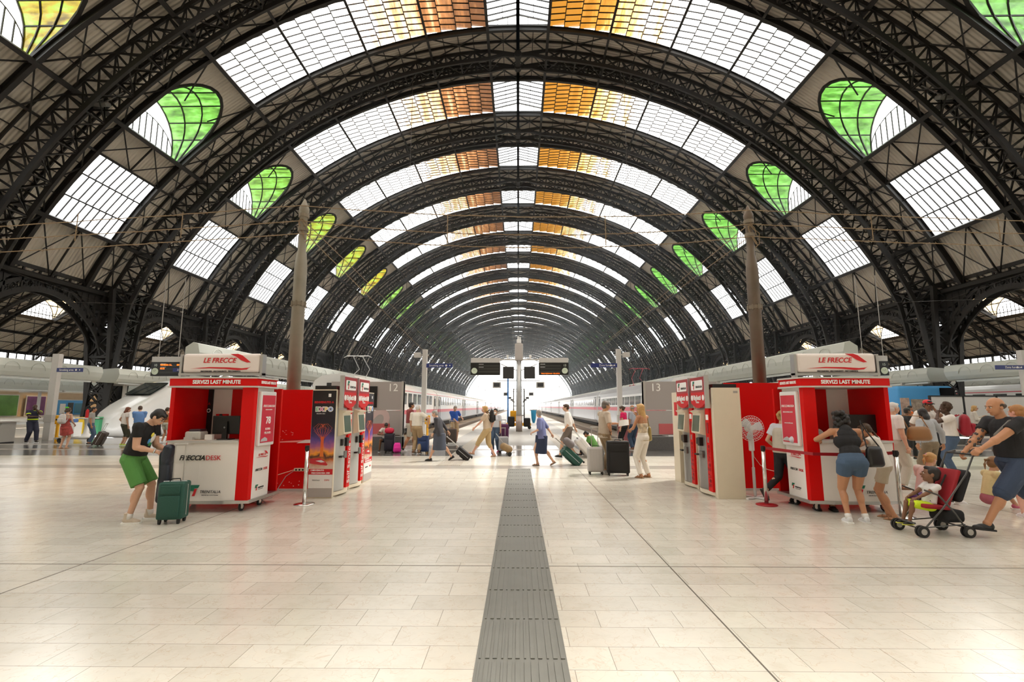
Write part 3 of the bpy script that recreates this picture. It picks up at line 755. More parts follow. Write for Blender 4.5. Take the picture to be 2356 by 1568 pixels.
# ================================================================== trains
glass_t = mat('train_glass', (.04, .05, .05), .08, spec=.8)
def carriage(kind, L_, parent, y, fine=True):
    if kind == 'silver': cols = [mat('train_silver', (.42, .42, .42), .35, .3), mat('train_red', (.55, .03, .06), .35), mat('train_white', (.72, .72, .70), .35), mat('train_under', (.03, .03, .03), .7), mat('train_dark_roof', (.28, .29, .30), .5)]
    else: cols = [mat('train_grey', (.35, .35, .36), .4), mat('train_red', (.55, .03, .06), .35), mat('train_white', (.72, .72, .70), .35), mat('train_under', (.03, .03, .03), .7), mat('train_pale_roof', (.60, .60, .58), .5)]
    # profile (half width, z, material of the band above)
    if kind == 'silver': pr = [(1.35, -.15, 0), (1.45, .15, 0), (1.45, 1.30, 1), (1.45, 1.62, 0), (1.44, 1.72, 2), (1.40, 2.62, 0), (1.30, 2.95, 4), (.9, 3.35, 4), (.3, 3.5, 4)]
    else: pr = [(1.38, -.05, 0), (1.42, .1, 0), (1.42, 1.05, 1), (1.42, 1.38, 2), (1.41, 2.86, 1), (1.40, 2.93, 2), (1.3, 3.15, 4), (.9, 3.42, 4), (.3, 3.52, 4)]
    m = MB()
    for i in range(len(pr) - 1):
        (a, za, k), (b, zb, _) = pr[i], pr[i + 1]
        for s in (-1, 1): m.quad((s * a, 0, za), (s * b, 0, zb), (s * b, L_, zb), (s * a, L_, za), k)
    (a, za, _) = pr[-1]; m.quad((-a, 0, za), (a, 0, za), (a, L_, za), (-a, L_, za), 4)
    for y_ in (0, L_):
        m.add([(a, y_, z) for a, z, _ in pr] + [(-a, y_, z) for a, z, _ in reversed(pr)], [tuple(range(2 * len(pr)))], 2)
    m.b2(-1.2, 1.2, 1.5, L_ - 1.5, -.45, -.05, 3); m.b2(-.5, .5, -.25, 0, .1, 3.0, 3)
    o = m.build('carriage', cols, parent, fix=True); o.location = (0, y, 0)
    w_ = MB(); n = 11; z0, z1 = (1.80, 2.45) if kind == 'silver' else (1.85, 2.72)
    for s in (-1, 1):
        for i in range(n):
            yy = 2.4 + (L_ - 4.8) * i / n; ww = (L_ - 4.8) / n * (.80 if kind == 'silver' else .6)
            w_.b2(s * 1.40, s * 1.455, yy, yy + ww, z0, z1)
        for yy in (.7, L_ - 1.6): w_.b2(s * 1.40, s * 1.46, yy + .25, yy + .65, 1.7, 2.5)
    if not fine: q = w_.build('window_row', glass_t, o); q['kind'] = 'stuff'
    else:
        k0 = len(w_.v) // 8
        for i in range(k0):
            q = MB(); q.v = w_.v[i * 8:i * 8 + 8]; q.f = w_.f[:6]; q.m = [0] * 6; q.build('window', glass_t, o)
    for s in (-1, 1):
        for yy in (.6, L_ - 1.7):
            d = MB(); x0, x1 = s * 1.43, s * 1.462
            d.b2(x0, x1, yy - .02, yy + .02, .2, 2.75); d.b2(x0, x1, yy + 1.08, yy + 1.12, .2, 2.75); d.b2(x0, x1, yy - .02, yy + 1.12, 2.71, 2.75); d.b2(x0, x1, yy - .02, yy + 1.12, .2, .24)
            d.build('door_frame', mat('seam', (.05, .05, .05), .5), o)
    for yy in (3.2, L_ - 3.2):
        b = MB(); b.b2(-1.1, 1.1, yy - 1.3, yy + 1.3, -.38, -.15)
        for s in (-1, 1):
            for q in (-.95, .95): b.cyl((s * .75, yy + q, -.1), (s * .95, yy + q, -.1), .42 if False else .36, n=14)
        b.build('bogie', mat('train_under', (.03, .03, .03), .7), o)
    return o
def train(kind, x, y0, cars, lab, L_=25.6):
    t = thing('train', lab, 'train', (x, y0, 0))
    first = carriage(kind, L_, t, 0); kids = {}
    for q in bpy.data.objects:
        if q.parent: kids.setdefault(q.parent.name, []).append(q)
    plain = carriage(kind, L_, t, 3 * (L_ + .5), False)
    for q in bpy.data.objects:
        if q.parent == plain: kids.setdefault(plain.name, []).append(q)
    for i in range(1, cars):
        if i == 3: continue
        c = copy_tree(first if i < 3 else plain, t, kids); c.location = (0, i * (L_ + .5), 0)
    return t
tl = train('white', -10.4, 27.5, 11, 'white train with red stripes and square windows along the left of the middle platform')
tr = train('silver', 10.4, 29.6, 11, 'silver high-speed train with red band along the right of the middle platform')
train('white', 42.5, 27.5, 5, 'cream train with dark red stripes standing in the right side aisle')
# pantographs (folded lattice arms on the roofs)
def panto(t, y, z, col):
    m = MB(); 
    for s in (-1, 1):
        m.tube([(s * .5, y, z), (s * .35, y + 1.3, z + .65), (s * .3, y - .1, z + 1.35)], .03, 5); m.tube([(s * .3, y - .1, z + 1.35), (0, y - .3, z + 1.4)], .03, 5)
    m.tube([(-.9, y - .15, z + 1.30), (-.7, y - .15, z + 1.4), (.7, y - .15, z + 1.4), (.9, y - .15, z + 1.3)], .03, 5); m.b2(-.6, .6, y - .1, y + .1, z - .1, z); m.b2(-.6, .6, y + 1.2, y + 1.35, z - .1, z)
    m.build('pantograph', col, t)
panto(tl, 3.5, 3.5, alu); panto(tr, 12, 3.5, mat('panto_red', (.35, .04, .06), .4))
# white locomotive with raked nose on the left
def loco(x, y, lab):
    t = thing('locomotive', lab, 'locomotive', (x, y, 0))
    secs = [(0, .55, .1, 1.05), (.5, 1.0, -.1, 1.45), (1.3, 1.25, -.25, 1.9), (2.4, 1.38, -.3, 2.45), (3.6, 1.42, -.3, 3.05), (4.6, 1.44, -.3, 3.4), (6.5, 1.45, -.3, 3.55), (19, 1.45, -.3, 3.55)]
    m = MB(); vs = []; n = 16
    for y_, hw, z0, z1 in secs:
        for k in range(n):
            a = 2 * PI * k / n; ca, sa = math.cos(a), math.sin(a); e = .55
            vs.append((hw * math.copysign(abs(ca) ** e, ca), y_, (z0 + z1) / 2 + (z1 - z0) / 2 * math.copysign(abs(sa) ** e, sa)))
    fs = [(i * n + k, i * n + (k + 1) % n, (i + 1) * n + (k + 1) % n, (i + 1) * n + k) for i in range(len(secs) - 1) for k in range(n)]
    fs += [tuple(range(n)), tuple((len(secs) - 1) * n + k for k in range(n))]
    m.add(vs, fs); b = m.build('body', mat('loco_white', (.74, .74, .72), .3, coat=.4), t, smooth=True)
    w_ = MB(); w_.add([(-.82, 2.15, 2.45), (.82, 2.15, 2.45), (.80, 3.75, 3.24), (-.80, 3.75, 3.24)], [(0, 1, 2, 3)]); w_.add([(-.82, 2.15, 2.39), (.82, 2.15, 2.39), (.80, 3.75, 3.18), (-.80, 3.75, 3.18)], [(0, 1, 2, 3)])
    w_.build('windscreen', glass_t, t)
    for s in (-1, 1): q = MB(); q.b2(s * 1.38, s * 1.455, 4.6, 5.6, 2.0, 2.8); q.build('side_window', glass_t, t)
    q = MB()
    for s in (-.35, .3): q.bar((s, 2.1, 2.47), (s + .25, 3.2, 2.99), .03, .03)
    q.build('wiper', black, t)
    r_ = MB()
    for s in (-1, 1): r_.b2(s * 1.42, s * 1.46, 4.0, 18.5, 1.1, 1.5)
    r_.build('red_stripe', mat('train_red', (.55, .03, .06), .35), t)
    h = MB()
    for s in (-.55, .55): h.ell((s, .82, 1.22), (.14, .22, .08))
    h.build('headlight', mat('lamp_lens', (.6, .6, .55), .15), t)
    return t
loco(-24.2, 28.2, 'white locomotive with raked nose and big windscreen, behind the left kiosk')
# ================================================================== small graphics helpers
def plate(parent, name, m_, x0, x1, z0, z1, face, off, th=.004, r=0.0):
    """thin plate on a face. face: ('y',y0) facing -Y, ('x+',x0) facing +X with u=y, ('x-',x0) facing -X with u=y"""
    m = MB(); k, p0 = face
    if r > 0:
        poly = []
        for cx, cz, a0 in ((x1 - r, z1 - r, 0), (x0 + r, z1 - r, 90), (x0 + r, z0 + r, 180), (x1 - r, z0 + r, 270)):
            for i in range(5):
                a = rad(a0 + 90 * i / 4); poly.append((cx + r * math.cos(a), cz + r * math.sin(a)))
    else: poly = [(x0, z0), (x1, z0), (x1, z1), (x0, z1)]
    if k == 'y': m.prism(poly, 'y', p0 - off - th, p0 - off)
    elif k == 'x+': m.prism(poly, 'x', p0 + off, p0 + off + th)
    else: m.prism(poly, 'x', p0 - off - th, p0 - off)
    return m.build(name, m_, parent)
def poly_on(parent, name, m_, poly, face, off, th=.003):
    m = MB(); k, p0 = face
    if k == 'y': m.prism(poly, 'y', p0 - off - th, p0 - off)
    elif k == 'x+': m.prism(poly, 'x', p0 + off, p0 + off + th)
    else: m.prism(poly, 'x', p0 - off - th, p0 - off)
    return m.build(name, m_, parent)
def words(s, size, m_, parent, u, z, face, off=.006, **kw):
    k, p0 = face
    if k == 'y': return text(s, size, m_, parent, (u, p0 - off, z), (PI / 2, 0, 0), **kw)
    if k == 'x+': return text(s, size, m_, parent, (p0 + off, u, z), (PI / 2, 0, PI / 2), **kw)
    return text(s, size, m_, parent, (p0 - off, u, z), (PI / 2, 0, -PI / 2), **kw)
def swoosh(parent, u, z, w_, face, off=.006):
    """red arrow curve: long thin underline that swings up into a pointed nose"""
    fl_ = -1 if face[0] == 'x-' else 1
    def P(L_): return [(u + fl_ * a * w_, z + b * w_) for a, b in L_]
    lo = [(-.5, -.10), (-.2, -.075), (.1, -.08), (.32, -.095), (.43, -.085), (.46, -.07), (.40, -.115), (.25, -.125), (.05, -.105), (-.2, -.095)]
    hi = [(.12, .135), (.25, .135), (.32, .11), (.46, .0), (.40, -.005), (.30, .035), (.22, .09)]
    m = MB(); k, p0 = face
    for q in (lo, hi):
        q = P(q)
        if k == 'y': m.prism(q, 'y', p0 - off - .003, p0 - off)
        elif k == 'x+': m.prism(q, 'x', p0 + off, p0 + off + .003)
        else: m.prism(q, 'x', p0 - off - .003, p0 - off)
    o = m.build('arrow_logo', inkr, parent); return o
def rail_logo(parent, u, z, s, face, off=.006, txt=True):
    """green, white and red leaning emblem with the operator's lettering"""
    fl_ = -1 if face[0] == 'x-' else 1
    poly_on(parent, 'emblem_green', inkg, [(u + fl_ * a * s, z + b * s) for a, b in ((-.25, .5), (.55, .5), (.42, .22), (.10, .22), (.02, -.05), (-.40, -.05))], face, off)
    poly_on(parent, 'emblem_red', inkr, [(u + fl_ * a * s, z + b * s) for a, b in ((.08, .14), (.32, .14), (.14, -.5), (-.12, -.5), (.0, -.2))], face, off)
    if txt:
        words('TRENITALIA', s * .36, inkg if False else ink, parent, u + fl_ * s * 1.55, z - s * .12, face, off, shear=.2)
        words('FERROVIE DELLO STATO ITALIANE', s * .10, ink, parent, u + fl_ * s * 1.55, z - s * .42, face, off)
def caster(parent, x, y, z1, r=.065):
    m = MB(); m.cyl((x, y, z1 - .015), (x, y, z1), .045, n=14); m.b2(x - .022, x - .016, y - .03, y + .03, r - .02, z1 - .01); m.b2(x + .016, x + .022, y - .03, y + .03, r - .02, z1 - .01)
    c = m.build('caster', chrome, parent)
    q = MB(); q.cyl((x - .014, y + .02, r), (x + .014, y + .02, r), r, n=20); q.build('wheel', rubber, c)
    h = MB(); h.cyl((x - .016, y + .02, r), (x + .016, y + .02, r), r * .55, n=16); h.build('hub', alu, c)
# ================================================================== last minute kiosks
def kiosk(sg, cx, fy, lab):
    o = thing('kiosk', lab, 'kiosk', (cx, fy, 0)); W = .68; D = .95; zb = .16
    sd = sg                                   # side facing the aisle: left kiosk +1 (right side), right kiosk -1
    # base tray
    m = MB(); m.prism([(-W - .02, .02), (-W * .5, -.05), (W * .5, -.05), (W + .02, .02), (W + .04, D), (-W - .04, D)], 'z', zb - .03, zb + .02); m.build('base_tray', alu, o)
    # curved counter front
    m = MB(); n = 12; pts = [(-W + .20 * (sd < 0) * 1.0 + (1.36 - .20) * i / n, -.05 * math.sin(PI * i / n)) for i in range(n + 1)]
    cf = pts; m.prism([(x, y) for x, y in cf] + [(x, .12) for x, y in reversed(cf)], 'z', zb + .02, 1.08); m.build('counter_front', white, o)
    m = MB(); m.prism([(x, y - .02) for x, y in cf] + [(cf[-1][0], .42), (cf[0][0], .42)], 'z', 1.08, 1.11); m.build('countertop', lgrey, o)
    ccx = (cf[0][0] + cf[-1][0]) / 2
    F = ('y', -.045)
    words('FRECCIA', .105, ink, o, ccx - .12, .84, F, .012, shear=.3, bold=.003); words('DESK', .105, inkr, o, ccx + .22, .84, F, .010)
    rail_logo(o, ccx - .05, .34, .17, F, .014)
    # red corner pillar at the aisle side, plain red jamb at the other
    a, b = (W - .20, W) if sd > 0 else (-W, -W + .20)
    m = MB(); m.b2(a, b, 0, .10, zb + .02, 1.97); m.build('corner_pillar', red, o)
    a2, b2 = (-W - .03, -W + .04) if sd > 0 else (W - .04, W + .03)
    m = MB(); m.b2(a2, b2, 0.02, D - .02, 1.0, 1.97); m.b2(a2, b2, 0.02, D - .02, zb + .02, 1.0); m.build('red_side_wall', red, o)
    # aisle-side panel: white with light box
    xs = sd * W; m = MB(); m.b2(xs - sd * .05, xs, .10, .62, zb + .02, 1.97); m.build('side_panel', white, o)
    S = ('x+', xs) if sd > 0 else ('x-', xs)
    m = MB(); m.rbox((xs + sd * .03, .36, 1.455), (.06, .50, .90), .02); p_ = m.build('poster_frame', mat('frame_white', (.75, .74, .72), .3), o)
    plate(p_, 'poster_sheet', mat('poster_red', (.60, .03, .06), .35), .15, .57, 1.06, 1.84, S, .062)
    words('FRECCIAROSSA', .055, inkw, p_, .36, 1.66, S, .068, shear=.3)
    if sd > 0:
        words('SCEGLI IL NUOVO', .026, inkw, p_, .36, 1.60, S, .068); words('78', .16, inkw, p_, .36, 1.42, S, .068, bold=.004); words('ROMA', .055, inkw, p_, .36, 1.28, S, .068); words('MILANO', .055, inkw, p_, .36, 1.215, S, .068)
    else:
        words('SCELTA VINCENTE', .035, inkw, p_, .36, 1.56, S, .068); words('www.trenitalia.com', .032, inkw, p_, .36, 1.38, S, .068)
    poly_on(p_, 'train_picture', mat('poster_grey', (.5, .5, .52), .4), [(.15 if sd > 0 else .57, 1.08), (.36, 1.08), (.36, 1.12), (.28 if sd > 0 else .44, 1.15), (.18 if sd > 0 else .54, 1.12)], S, .066)
    words('LE FRECCE', .05, inkr, o, .36, .86, S, .006, shear=.25); swoosh(o, .36, .86, .40, S); words('FRECCIA', .055, ink, o, .28 if sd > 0 else .42, .62, S, .006, shear=.3); words('DESK', .055, inkr, o, .49 if sd > 0 else .21, .62, S, .006)
    rail_logo(o, .24 if sd > 0 else .48, .34, .09, S)
    # fascia and roof
    m = MB(); e = .04; pl = [(-W - e, -.02), (-W * .6, -.06), (W * .6, -.06), (W + e, -.02), (W + e + .04, .55), (W * .8, D + .02), (-W * .8, D + .02), (-W - e - .04, .55)]
    m.prism(pl, 'z', 1.985, 2.105); m.build('fascia', red, o)
    m = MB(); sc_ = lambda k: [(x * k, (y - .4) * k + .4) for x, y in pl]
    m.prism(sc_(1.03), 'z', 2.105, 2.13); m.prism(sc_(1.03), 'z', 1.96, 1.985); m.build('roof_rim', lgrey, o)
    words('SERVIZI LAST MINUTE', .085, inkw, o, .08 if sd > 0 else -.02, 2.045, ('y', -.06), .005, bold=.003, sx=.95)
    words('SERVIZI LAST MINUTE', .062, inkw, o, .26, 2.045, ('x+', W + e + .02) if sd > 0 else ('x-', -W - e - .02), .03, bold=.002, sx=.8)
    # top sign box on posts
    m = MB(); m.rbox((0, .20, 2.37), (1.32, .12, .33), .05); s_ = m.build('sign_box', mat('sign_face', (.78, .70, .66), .4), o)
    m = MB(); m.b2(-.70, -.66, .14, .26, 2.13, 2.52); m.b2(.66, .70, .14, .26, 2.13, 2.52); m.b2(-.70, .70, .13, .27, 2.17, 2.205); m.build('sign_frame', alu, o)
    G = ('y', .14); words('LE FRECCE', .115, inkr, s_, -.03, 2.415, G, .004, shear=.25, bold=.002); swoosh(s_, 0.02, 2.385, 1.05, G, .004)
    words('FRECCIAROSSA   FRECCIARGENTO   FRECCIABIANCA', .028, ink, s_, 0, 2.235, G, .004, shear=.25, bold=.001)
    # back panels seen through the opening
    m = MB()
    if sd > 0: m.b2(-W, W, D - .05, D, zb, 1.0); m.b2(-.22, W, D - .05, D, 1.0, 1.97)
    else: m.b2(-W, .26, D - .05, D, zb, 1.97); m.b2(.26, W, D - .05, D, zb, 1.0)
    m.build('back_panel', red, o)
    m = MB()
    if sd > 0: m.b2(-.56, -.22, D - .06, D - .01, 1.0, 1.97)
    else: m.b2(.26, .66, D - .06, D - .01, 1.0, 1.97)
    m.build('white_back_panel', white, o)
    if sd > 0:
        m = MB(); m.b2(-.68, -.55, D - .08, D - .04, .9, 1.97); q = m.build('dark_banner', mat('banner_dark', (.01, .01, .014), .4), o); words('A', .07, inkr, q, -.61, 1.70, ('y', D - .08), .004); 
        m = MB(); m.tube([(-.61 + .03 * math.cos(a), D - .085, 1.58 + .03 * math.sin(a)) for a in [2 * PI * i / 14 for i in range(14)]], .008, 5, closed=True); m.build('ring_mark', inkw, q)
    bx = -.35 if sd > 0 else -.1
    m = MB(); m.b2(bx - .1, bx + .1, D - .12, D - .05, 1.2, 1.52); m.build('junction_box', red, o)
    m = MB(); m.cyl((bx, D - .15, 1.50), (bx, D - .12, 1.50), .022, n=12); m.b2(bx - .03, bx + .03, D - .13, D - .12, 1.24, 1.36); m.build('socket', black, o)
    for x, y in ((-W + .15, .10), (W - .15, .10), (W - .10, .55), (-W + .10, .60)): caster(o, x, y, zb - .02)
    return o
kL = kiosk(1, -4.98, 7.82, 'red and white service kiosk on wheels where the man in green shorts stands')
kR = kiosk(-1, 5.30, 7.92, 'red and white service kiosk with the woman in a black tank top leaning on it')
# things on the left kiosk counter
def office(x, y, z, sd):
    t = thing('receipt_printer', 'grey and white printer on the %s kiosk counter' % ('left' if sd > 0 else 'right'), 'printer', (x - .33, y, z))
    m = MB(); m.rbox((0, 0, .07), (.26, .22, .14), .03); m.build('body', mat('printer_grey', (.55, .54, .50), .5), t); m = MB(); m.rbox((.02, 0, .155), (.20, .18, .04), .02); m.build('cover', mat('printer_cover', (.04, .02, .03), .3), t)
    m = MB(); m.b2(-.10, .04, -.16, -.10, .0, .05); m.build('tray', lgrey, t)
    t = thing('monitor', 'black computer monitor seen from behind on the %s kiosk counter' % ('left' if sd > 0 else 'right'), 'monitor', (x + .14, y + .04, z))
    m = MB(); m.rbox((0, 0, .24), (.46, .045, .30), .012, rot=(.05, 0, 0)); m.build('display', black, t); m = MB(); m.b2(-.04, .04, -.06, -.02, .0, .30); m.build('stand', mat('stand_black', (.004, .004, .005), .4), t); m = MB(); m.rbox((0, 0, .008), (.22, .16, .016), .005); m.build('foot', black, t)
    m = MB(); m.tube([(-.012, -.065, .20), (.0, -.066, .212), (.012, -.065, .20), (0, -.066, .188)], .003, 5, closed=True); m.build('maker_mark', inkw, t)
office(-5.0, 8.02, 1.11, 1)
t = thing('card_holder', 'small white card box between printer and monitor', 'box', (-5.06, 7.93, 1.11)); m = MB(); m.b2(-.06, .06, -.02, .04, 0, .09); m.build('box', white, t)
m = MB(); m.box((-5.3, 7.9, 1.113), (.42, .14, .006), (0, 0, .1)); tag(m.build('leaflet_stack', mat('leaflet', (.6, .45, .35), .6)), 'leaflets lying on the left kiosk counter', 'leaflets')
t = thing('monitor', 'black monitor inside the right kiosk behind the girl', 'monitor', (5.72, 8.2, 1.11)); m = MB(); m.rbox((0, 0, .26), (.46, .045, .30), .012); m.build('display', black, t); m = MB(); m.b2(-.05, .05, -.03, .08, 0, .14); m.build('stand', black, t)
# ================================================================== red partition walls
def redwall(x0, x1, y, h, lab):
    o = thing('partition', lab, 'partition', ((x0 + x1) / 2, y, 0)); w_ = (x1 - x0) / 2
    m = MB(); m.b2(-w_, w_, 0, .06, .05, h); m.build('panel', red, o); m = MB(); m.b2(-w_, w_, -.01, .07, 0, .05); m.build('plinth', lgrey, o)
    m = MB(); m.b2(-w_, w_, -.002, 0, h * .5 - .003, h * .5 + .003); m.b2(-w_, w_, -.002, 0, .945, .95); m.build('panel_seam', redd, o)
    return o
rw = redwall(-6.9, -4.12, 9.72, 1.99, 'red partition wall between the left kiosk and the ticket machines')
F = ('y', 0)
poly_on(rw, 'white_streak', mat('streak', (.85, .35, .32), .4), [(.35, .93), (1.2, .95), (1.38, .99), (1.2, .99), (.6, .955)], F, .003)
poly_on(rw, 'train_nose_print', inkw, [(1.08, .93), (1.39, .935), (1.39, 1.0), (1.25, .995)], F, .004)
random.seed(5); m = MB()
for i in range(26):
    x = random.uniform(.45, 1.0); z = 1.02 + random.uniform(-.04, .10) + .1 * random.random(); m.box((x, -.002, z), (random.uniform(.008, .03), .002, random.uniform(.004, .012)), (0, random.uniform(-1, 1), 0))
for i in range(14):
    x = random.uniform(.3, 1.35); m.box((x, -.002, random.uniform(.08, .2)), (random.uniform(.008, .02), .002, random.uniform(.008, .02)), (0, random.uniform(-1, 1), 0))
q = m.build('scuff_marks', mat('scuff', (.75, .55, .5), .6), rw); q['kind'] = 'stuff'
redwall(4.2, 7.0, 9.9, 2.13, 'red partition wall behind the white pedestal fan')
t = thing('power_strip', 'white power strip fixed to the red partition wall', 'power strip', (-4.28, 9.70, .42)); m = MB(); m.rbox((0, -.02, 0), (.30, .04, .06), .01); m.build('housing', offw, t)
m = MB()
for i in range(4): m.cyl((-.1 + i * .065, -.045, 0), (-.1 + i * .065, -.04, 0), .018, n=10)
m.build('outlet', black, t)
m = MB(); m.tube([(-4.42, 9.64, .40), (-4.55, 9.6, .30), (-4.62, 9.5, .12), (-4.60, 9.3, .02), (-4.5, 9.0, .012), (-4.7, 8.7, .012), (-4.45, 8.45, .012), (-4.35, 8.5, .012), (-4.62, 8.62, .16)], .008, 6)
tag(m.build('power_cable', mat('cable_grey', (.35, .3, .28), .5)), 'grey cable looping from the power strip down to the left kiosk', 'cable')
m = MB(); m.tube([(-4.42, 9.64, .42), (-4.6, 9.3, .36), (-4.75, 9.0, .30), (-4.85, 8.8, .26), (-4.9, 8.75, .2)], .006, 6)
tag(m.build('power_cable', offw), 'white cable hanging slack from the power strip to the left kiosk', 'cable')
# ================================================================== ticket machines
mgrey = mat('machine_grey', (.50, .50, .48), .35, .3); mdark = mat('machine_steel', (.32, .31, .30), .35, .6)
def art_mat():
    m = bpy.data.materials.new('poster_night_sky'); m.use_nodes = True; N, L = nodes_of(m); tc = N.new('ShaderNodeTexCoord'); sp = N.new('ShaderNodeSeparateXYZ'); L.new(tc.outputs['Object'], sp.inputs[0])
    n = N.new('ShaderNodeTexNoise'); n.inputs['Scale'].default_value = 6; L.new(tc.outputs['Object'], n.inputs['Vector'])
    a = N.new('ShaderNodeMath'); a.operation = 'MULTIPLY_ADD'; a.inputs[1].default_value = .18; L.new(n.outputs['Fac'], a.inputs[0])
    mr = N.new('ShaderNodeMapRange'); mr.inputs[1].default_value = .48; mr.inputs[2].default_value = 1.97; L.new(sp.outputs[2], mr.inputs[0]); L.new(mr.outputs[0], a.inputs[2])
    r = ramp(N, [(.0, (.55, .50, .45)), (.13, (.70, .55, .45)), (.22, (.55, .14, .02)), (.27, (.05, .02, .02)), (.31, (.90, .35, .03)), (.38, (.42, .12, .25)), (.46, (.12, .06, .30)), (.56, (.03, .02, .10)), (.64, (.008, .007, .02)), (1.0, (.006, .006, .008))])
    L.new(a.outputs[0], r.inputs[0]); L.new(r.outputs[0], N['Principled BSDF'].inputs['Base Color']); N['Principled BSDF'].inputs['Roughness'].default_value = .35
    return m
ART = art_mat(); ln = mat('tree_light_lines', (.85, .16, .06), .4); trunkm = mat('tree_light_trunk', (.75, .18, .02), .4)
def expo_art(parent, u0, u1, face):
    w_ = abs(u1 - u0); c = (u0 + u1) / 2; fl_ = 1 if face[0] != 'x-' else -1
    b = plate(parent, 'poster_sheet', ART, min(u0, u1), max(u0, u1), .02, 1.95, face, .002)
    plate(b, 'white_foot', mat('poster_white', (.80, .78, .76), .4), min(u0, u1), max(u0, u1), .18, .42, face, .007, .002); plate(b, 'grey_foot', mat('poster_foot', (.42, .38, .36), .4), min(u0, u1), max(u0, u1), .02, .18, face, .007, .002)
    plate(b, 'red_band', inkr, min(u0, u1), max(u0, u1), .42, .52, face, .007, .002)
    k = w_ / .43; of = .010
    words('BENVENUTO A', .052 * k, inkr, b, c, 1.73, face, of, bold=.002)
    for i, (ch, cl) in enumerate(zip('EXPO', ((.1, .5, .2), (.8, .1, .4), (.9, .6, .05), (.1, .3, .8)))):
        words(ch, .105 * k, inkw, b, c + fl_ * (i - 1.5) * .082 * k, 1.60, face, of, bold=.012); words(ch, .095 * k, mat('expo_%s' % ch, cl, .5), b, c + fl_ * (i - 1.5) * .082 * k, 1.60, face, of + .003, bold=.001)
    words('MILANO 2015', .026 * k, inkw, b, c - fl_ * .05 * k, 1.52, face, of)
    words('E BENVENUTO', .036 * k, inkw, b, c - fl_ * .06 * k, .495, face, of, bold=.001); words('FRECCIAROSSA 1000', .036 * k, inkw, b, c, .447, face, of, bold=.001)
    words('TRENITALIA', .026 * k, ink, b, c - fl_ * .08 * k, .32, face, of, shear=.2); words('EXPO', .036 * k, inkr, b, c + fl_ * .12 * k, .32, face, of)
    m = MB(); pts = []
    def P(u, z): 
        return (u, face[1] - of, z) if face[0] == 'y' else (face[1] + (of if face[0] == 'x+' else -of), u, z)
    for i in range(7):
        f = (i - 3) / 3; m.tube([P(c + f * .03 * k, .90), P(c + f * .02 * k, 1.05), P(c + f * .10 * k, 1.15), P(c + f * .17 * k, 1.26), P(c + f * .08 * k, 1.34)], .0022, 4)
        m.tube([P(c - f * .03 * k, 1.05), P(c + f * .16 * k, 1.20), P(c - f * .05 * k, 1.33)], .0018, 4)
    m.build('tree_lines', ln, b)
    poly_on(b, 'tree_trunk', trunkm, [(c - .035 * k, .74), (c + .035 * k, .74), (c + .022 * k, .95), (c + .03 * k, 1.1), (c - .03 * k, 1.1), (c - .022 * k, .95)], face, of - .004, .002)
    poly_on(b, 'train_nose_print', mat('print_red', (.55, .02, .03), .3), [(min(u0, u1) + .01, .62), (min(u0, u1) + .01, .70), (c - .03, .715), (c + .06, .67), (c + .12 * k, .60), (c + .1 * k, .58), (c - .08, .60)], face, of - .002, .002)
    poly_on(b, 'train_window_print', mat('print_white', (.7, .7, .72), .3), [(c - .10 * k, .665), (c + .0, .68), (c + .07 * k, .645), (c, .635)], face, of, .002)
    plate(b, 'corner_logo', inkw, c + fl_ * .10 * k - .025, c + fl_ * .10 * k + .025, 1.83, 1.89, face, of, .002)
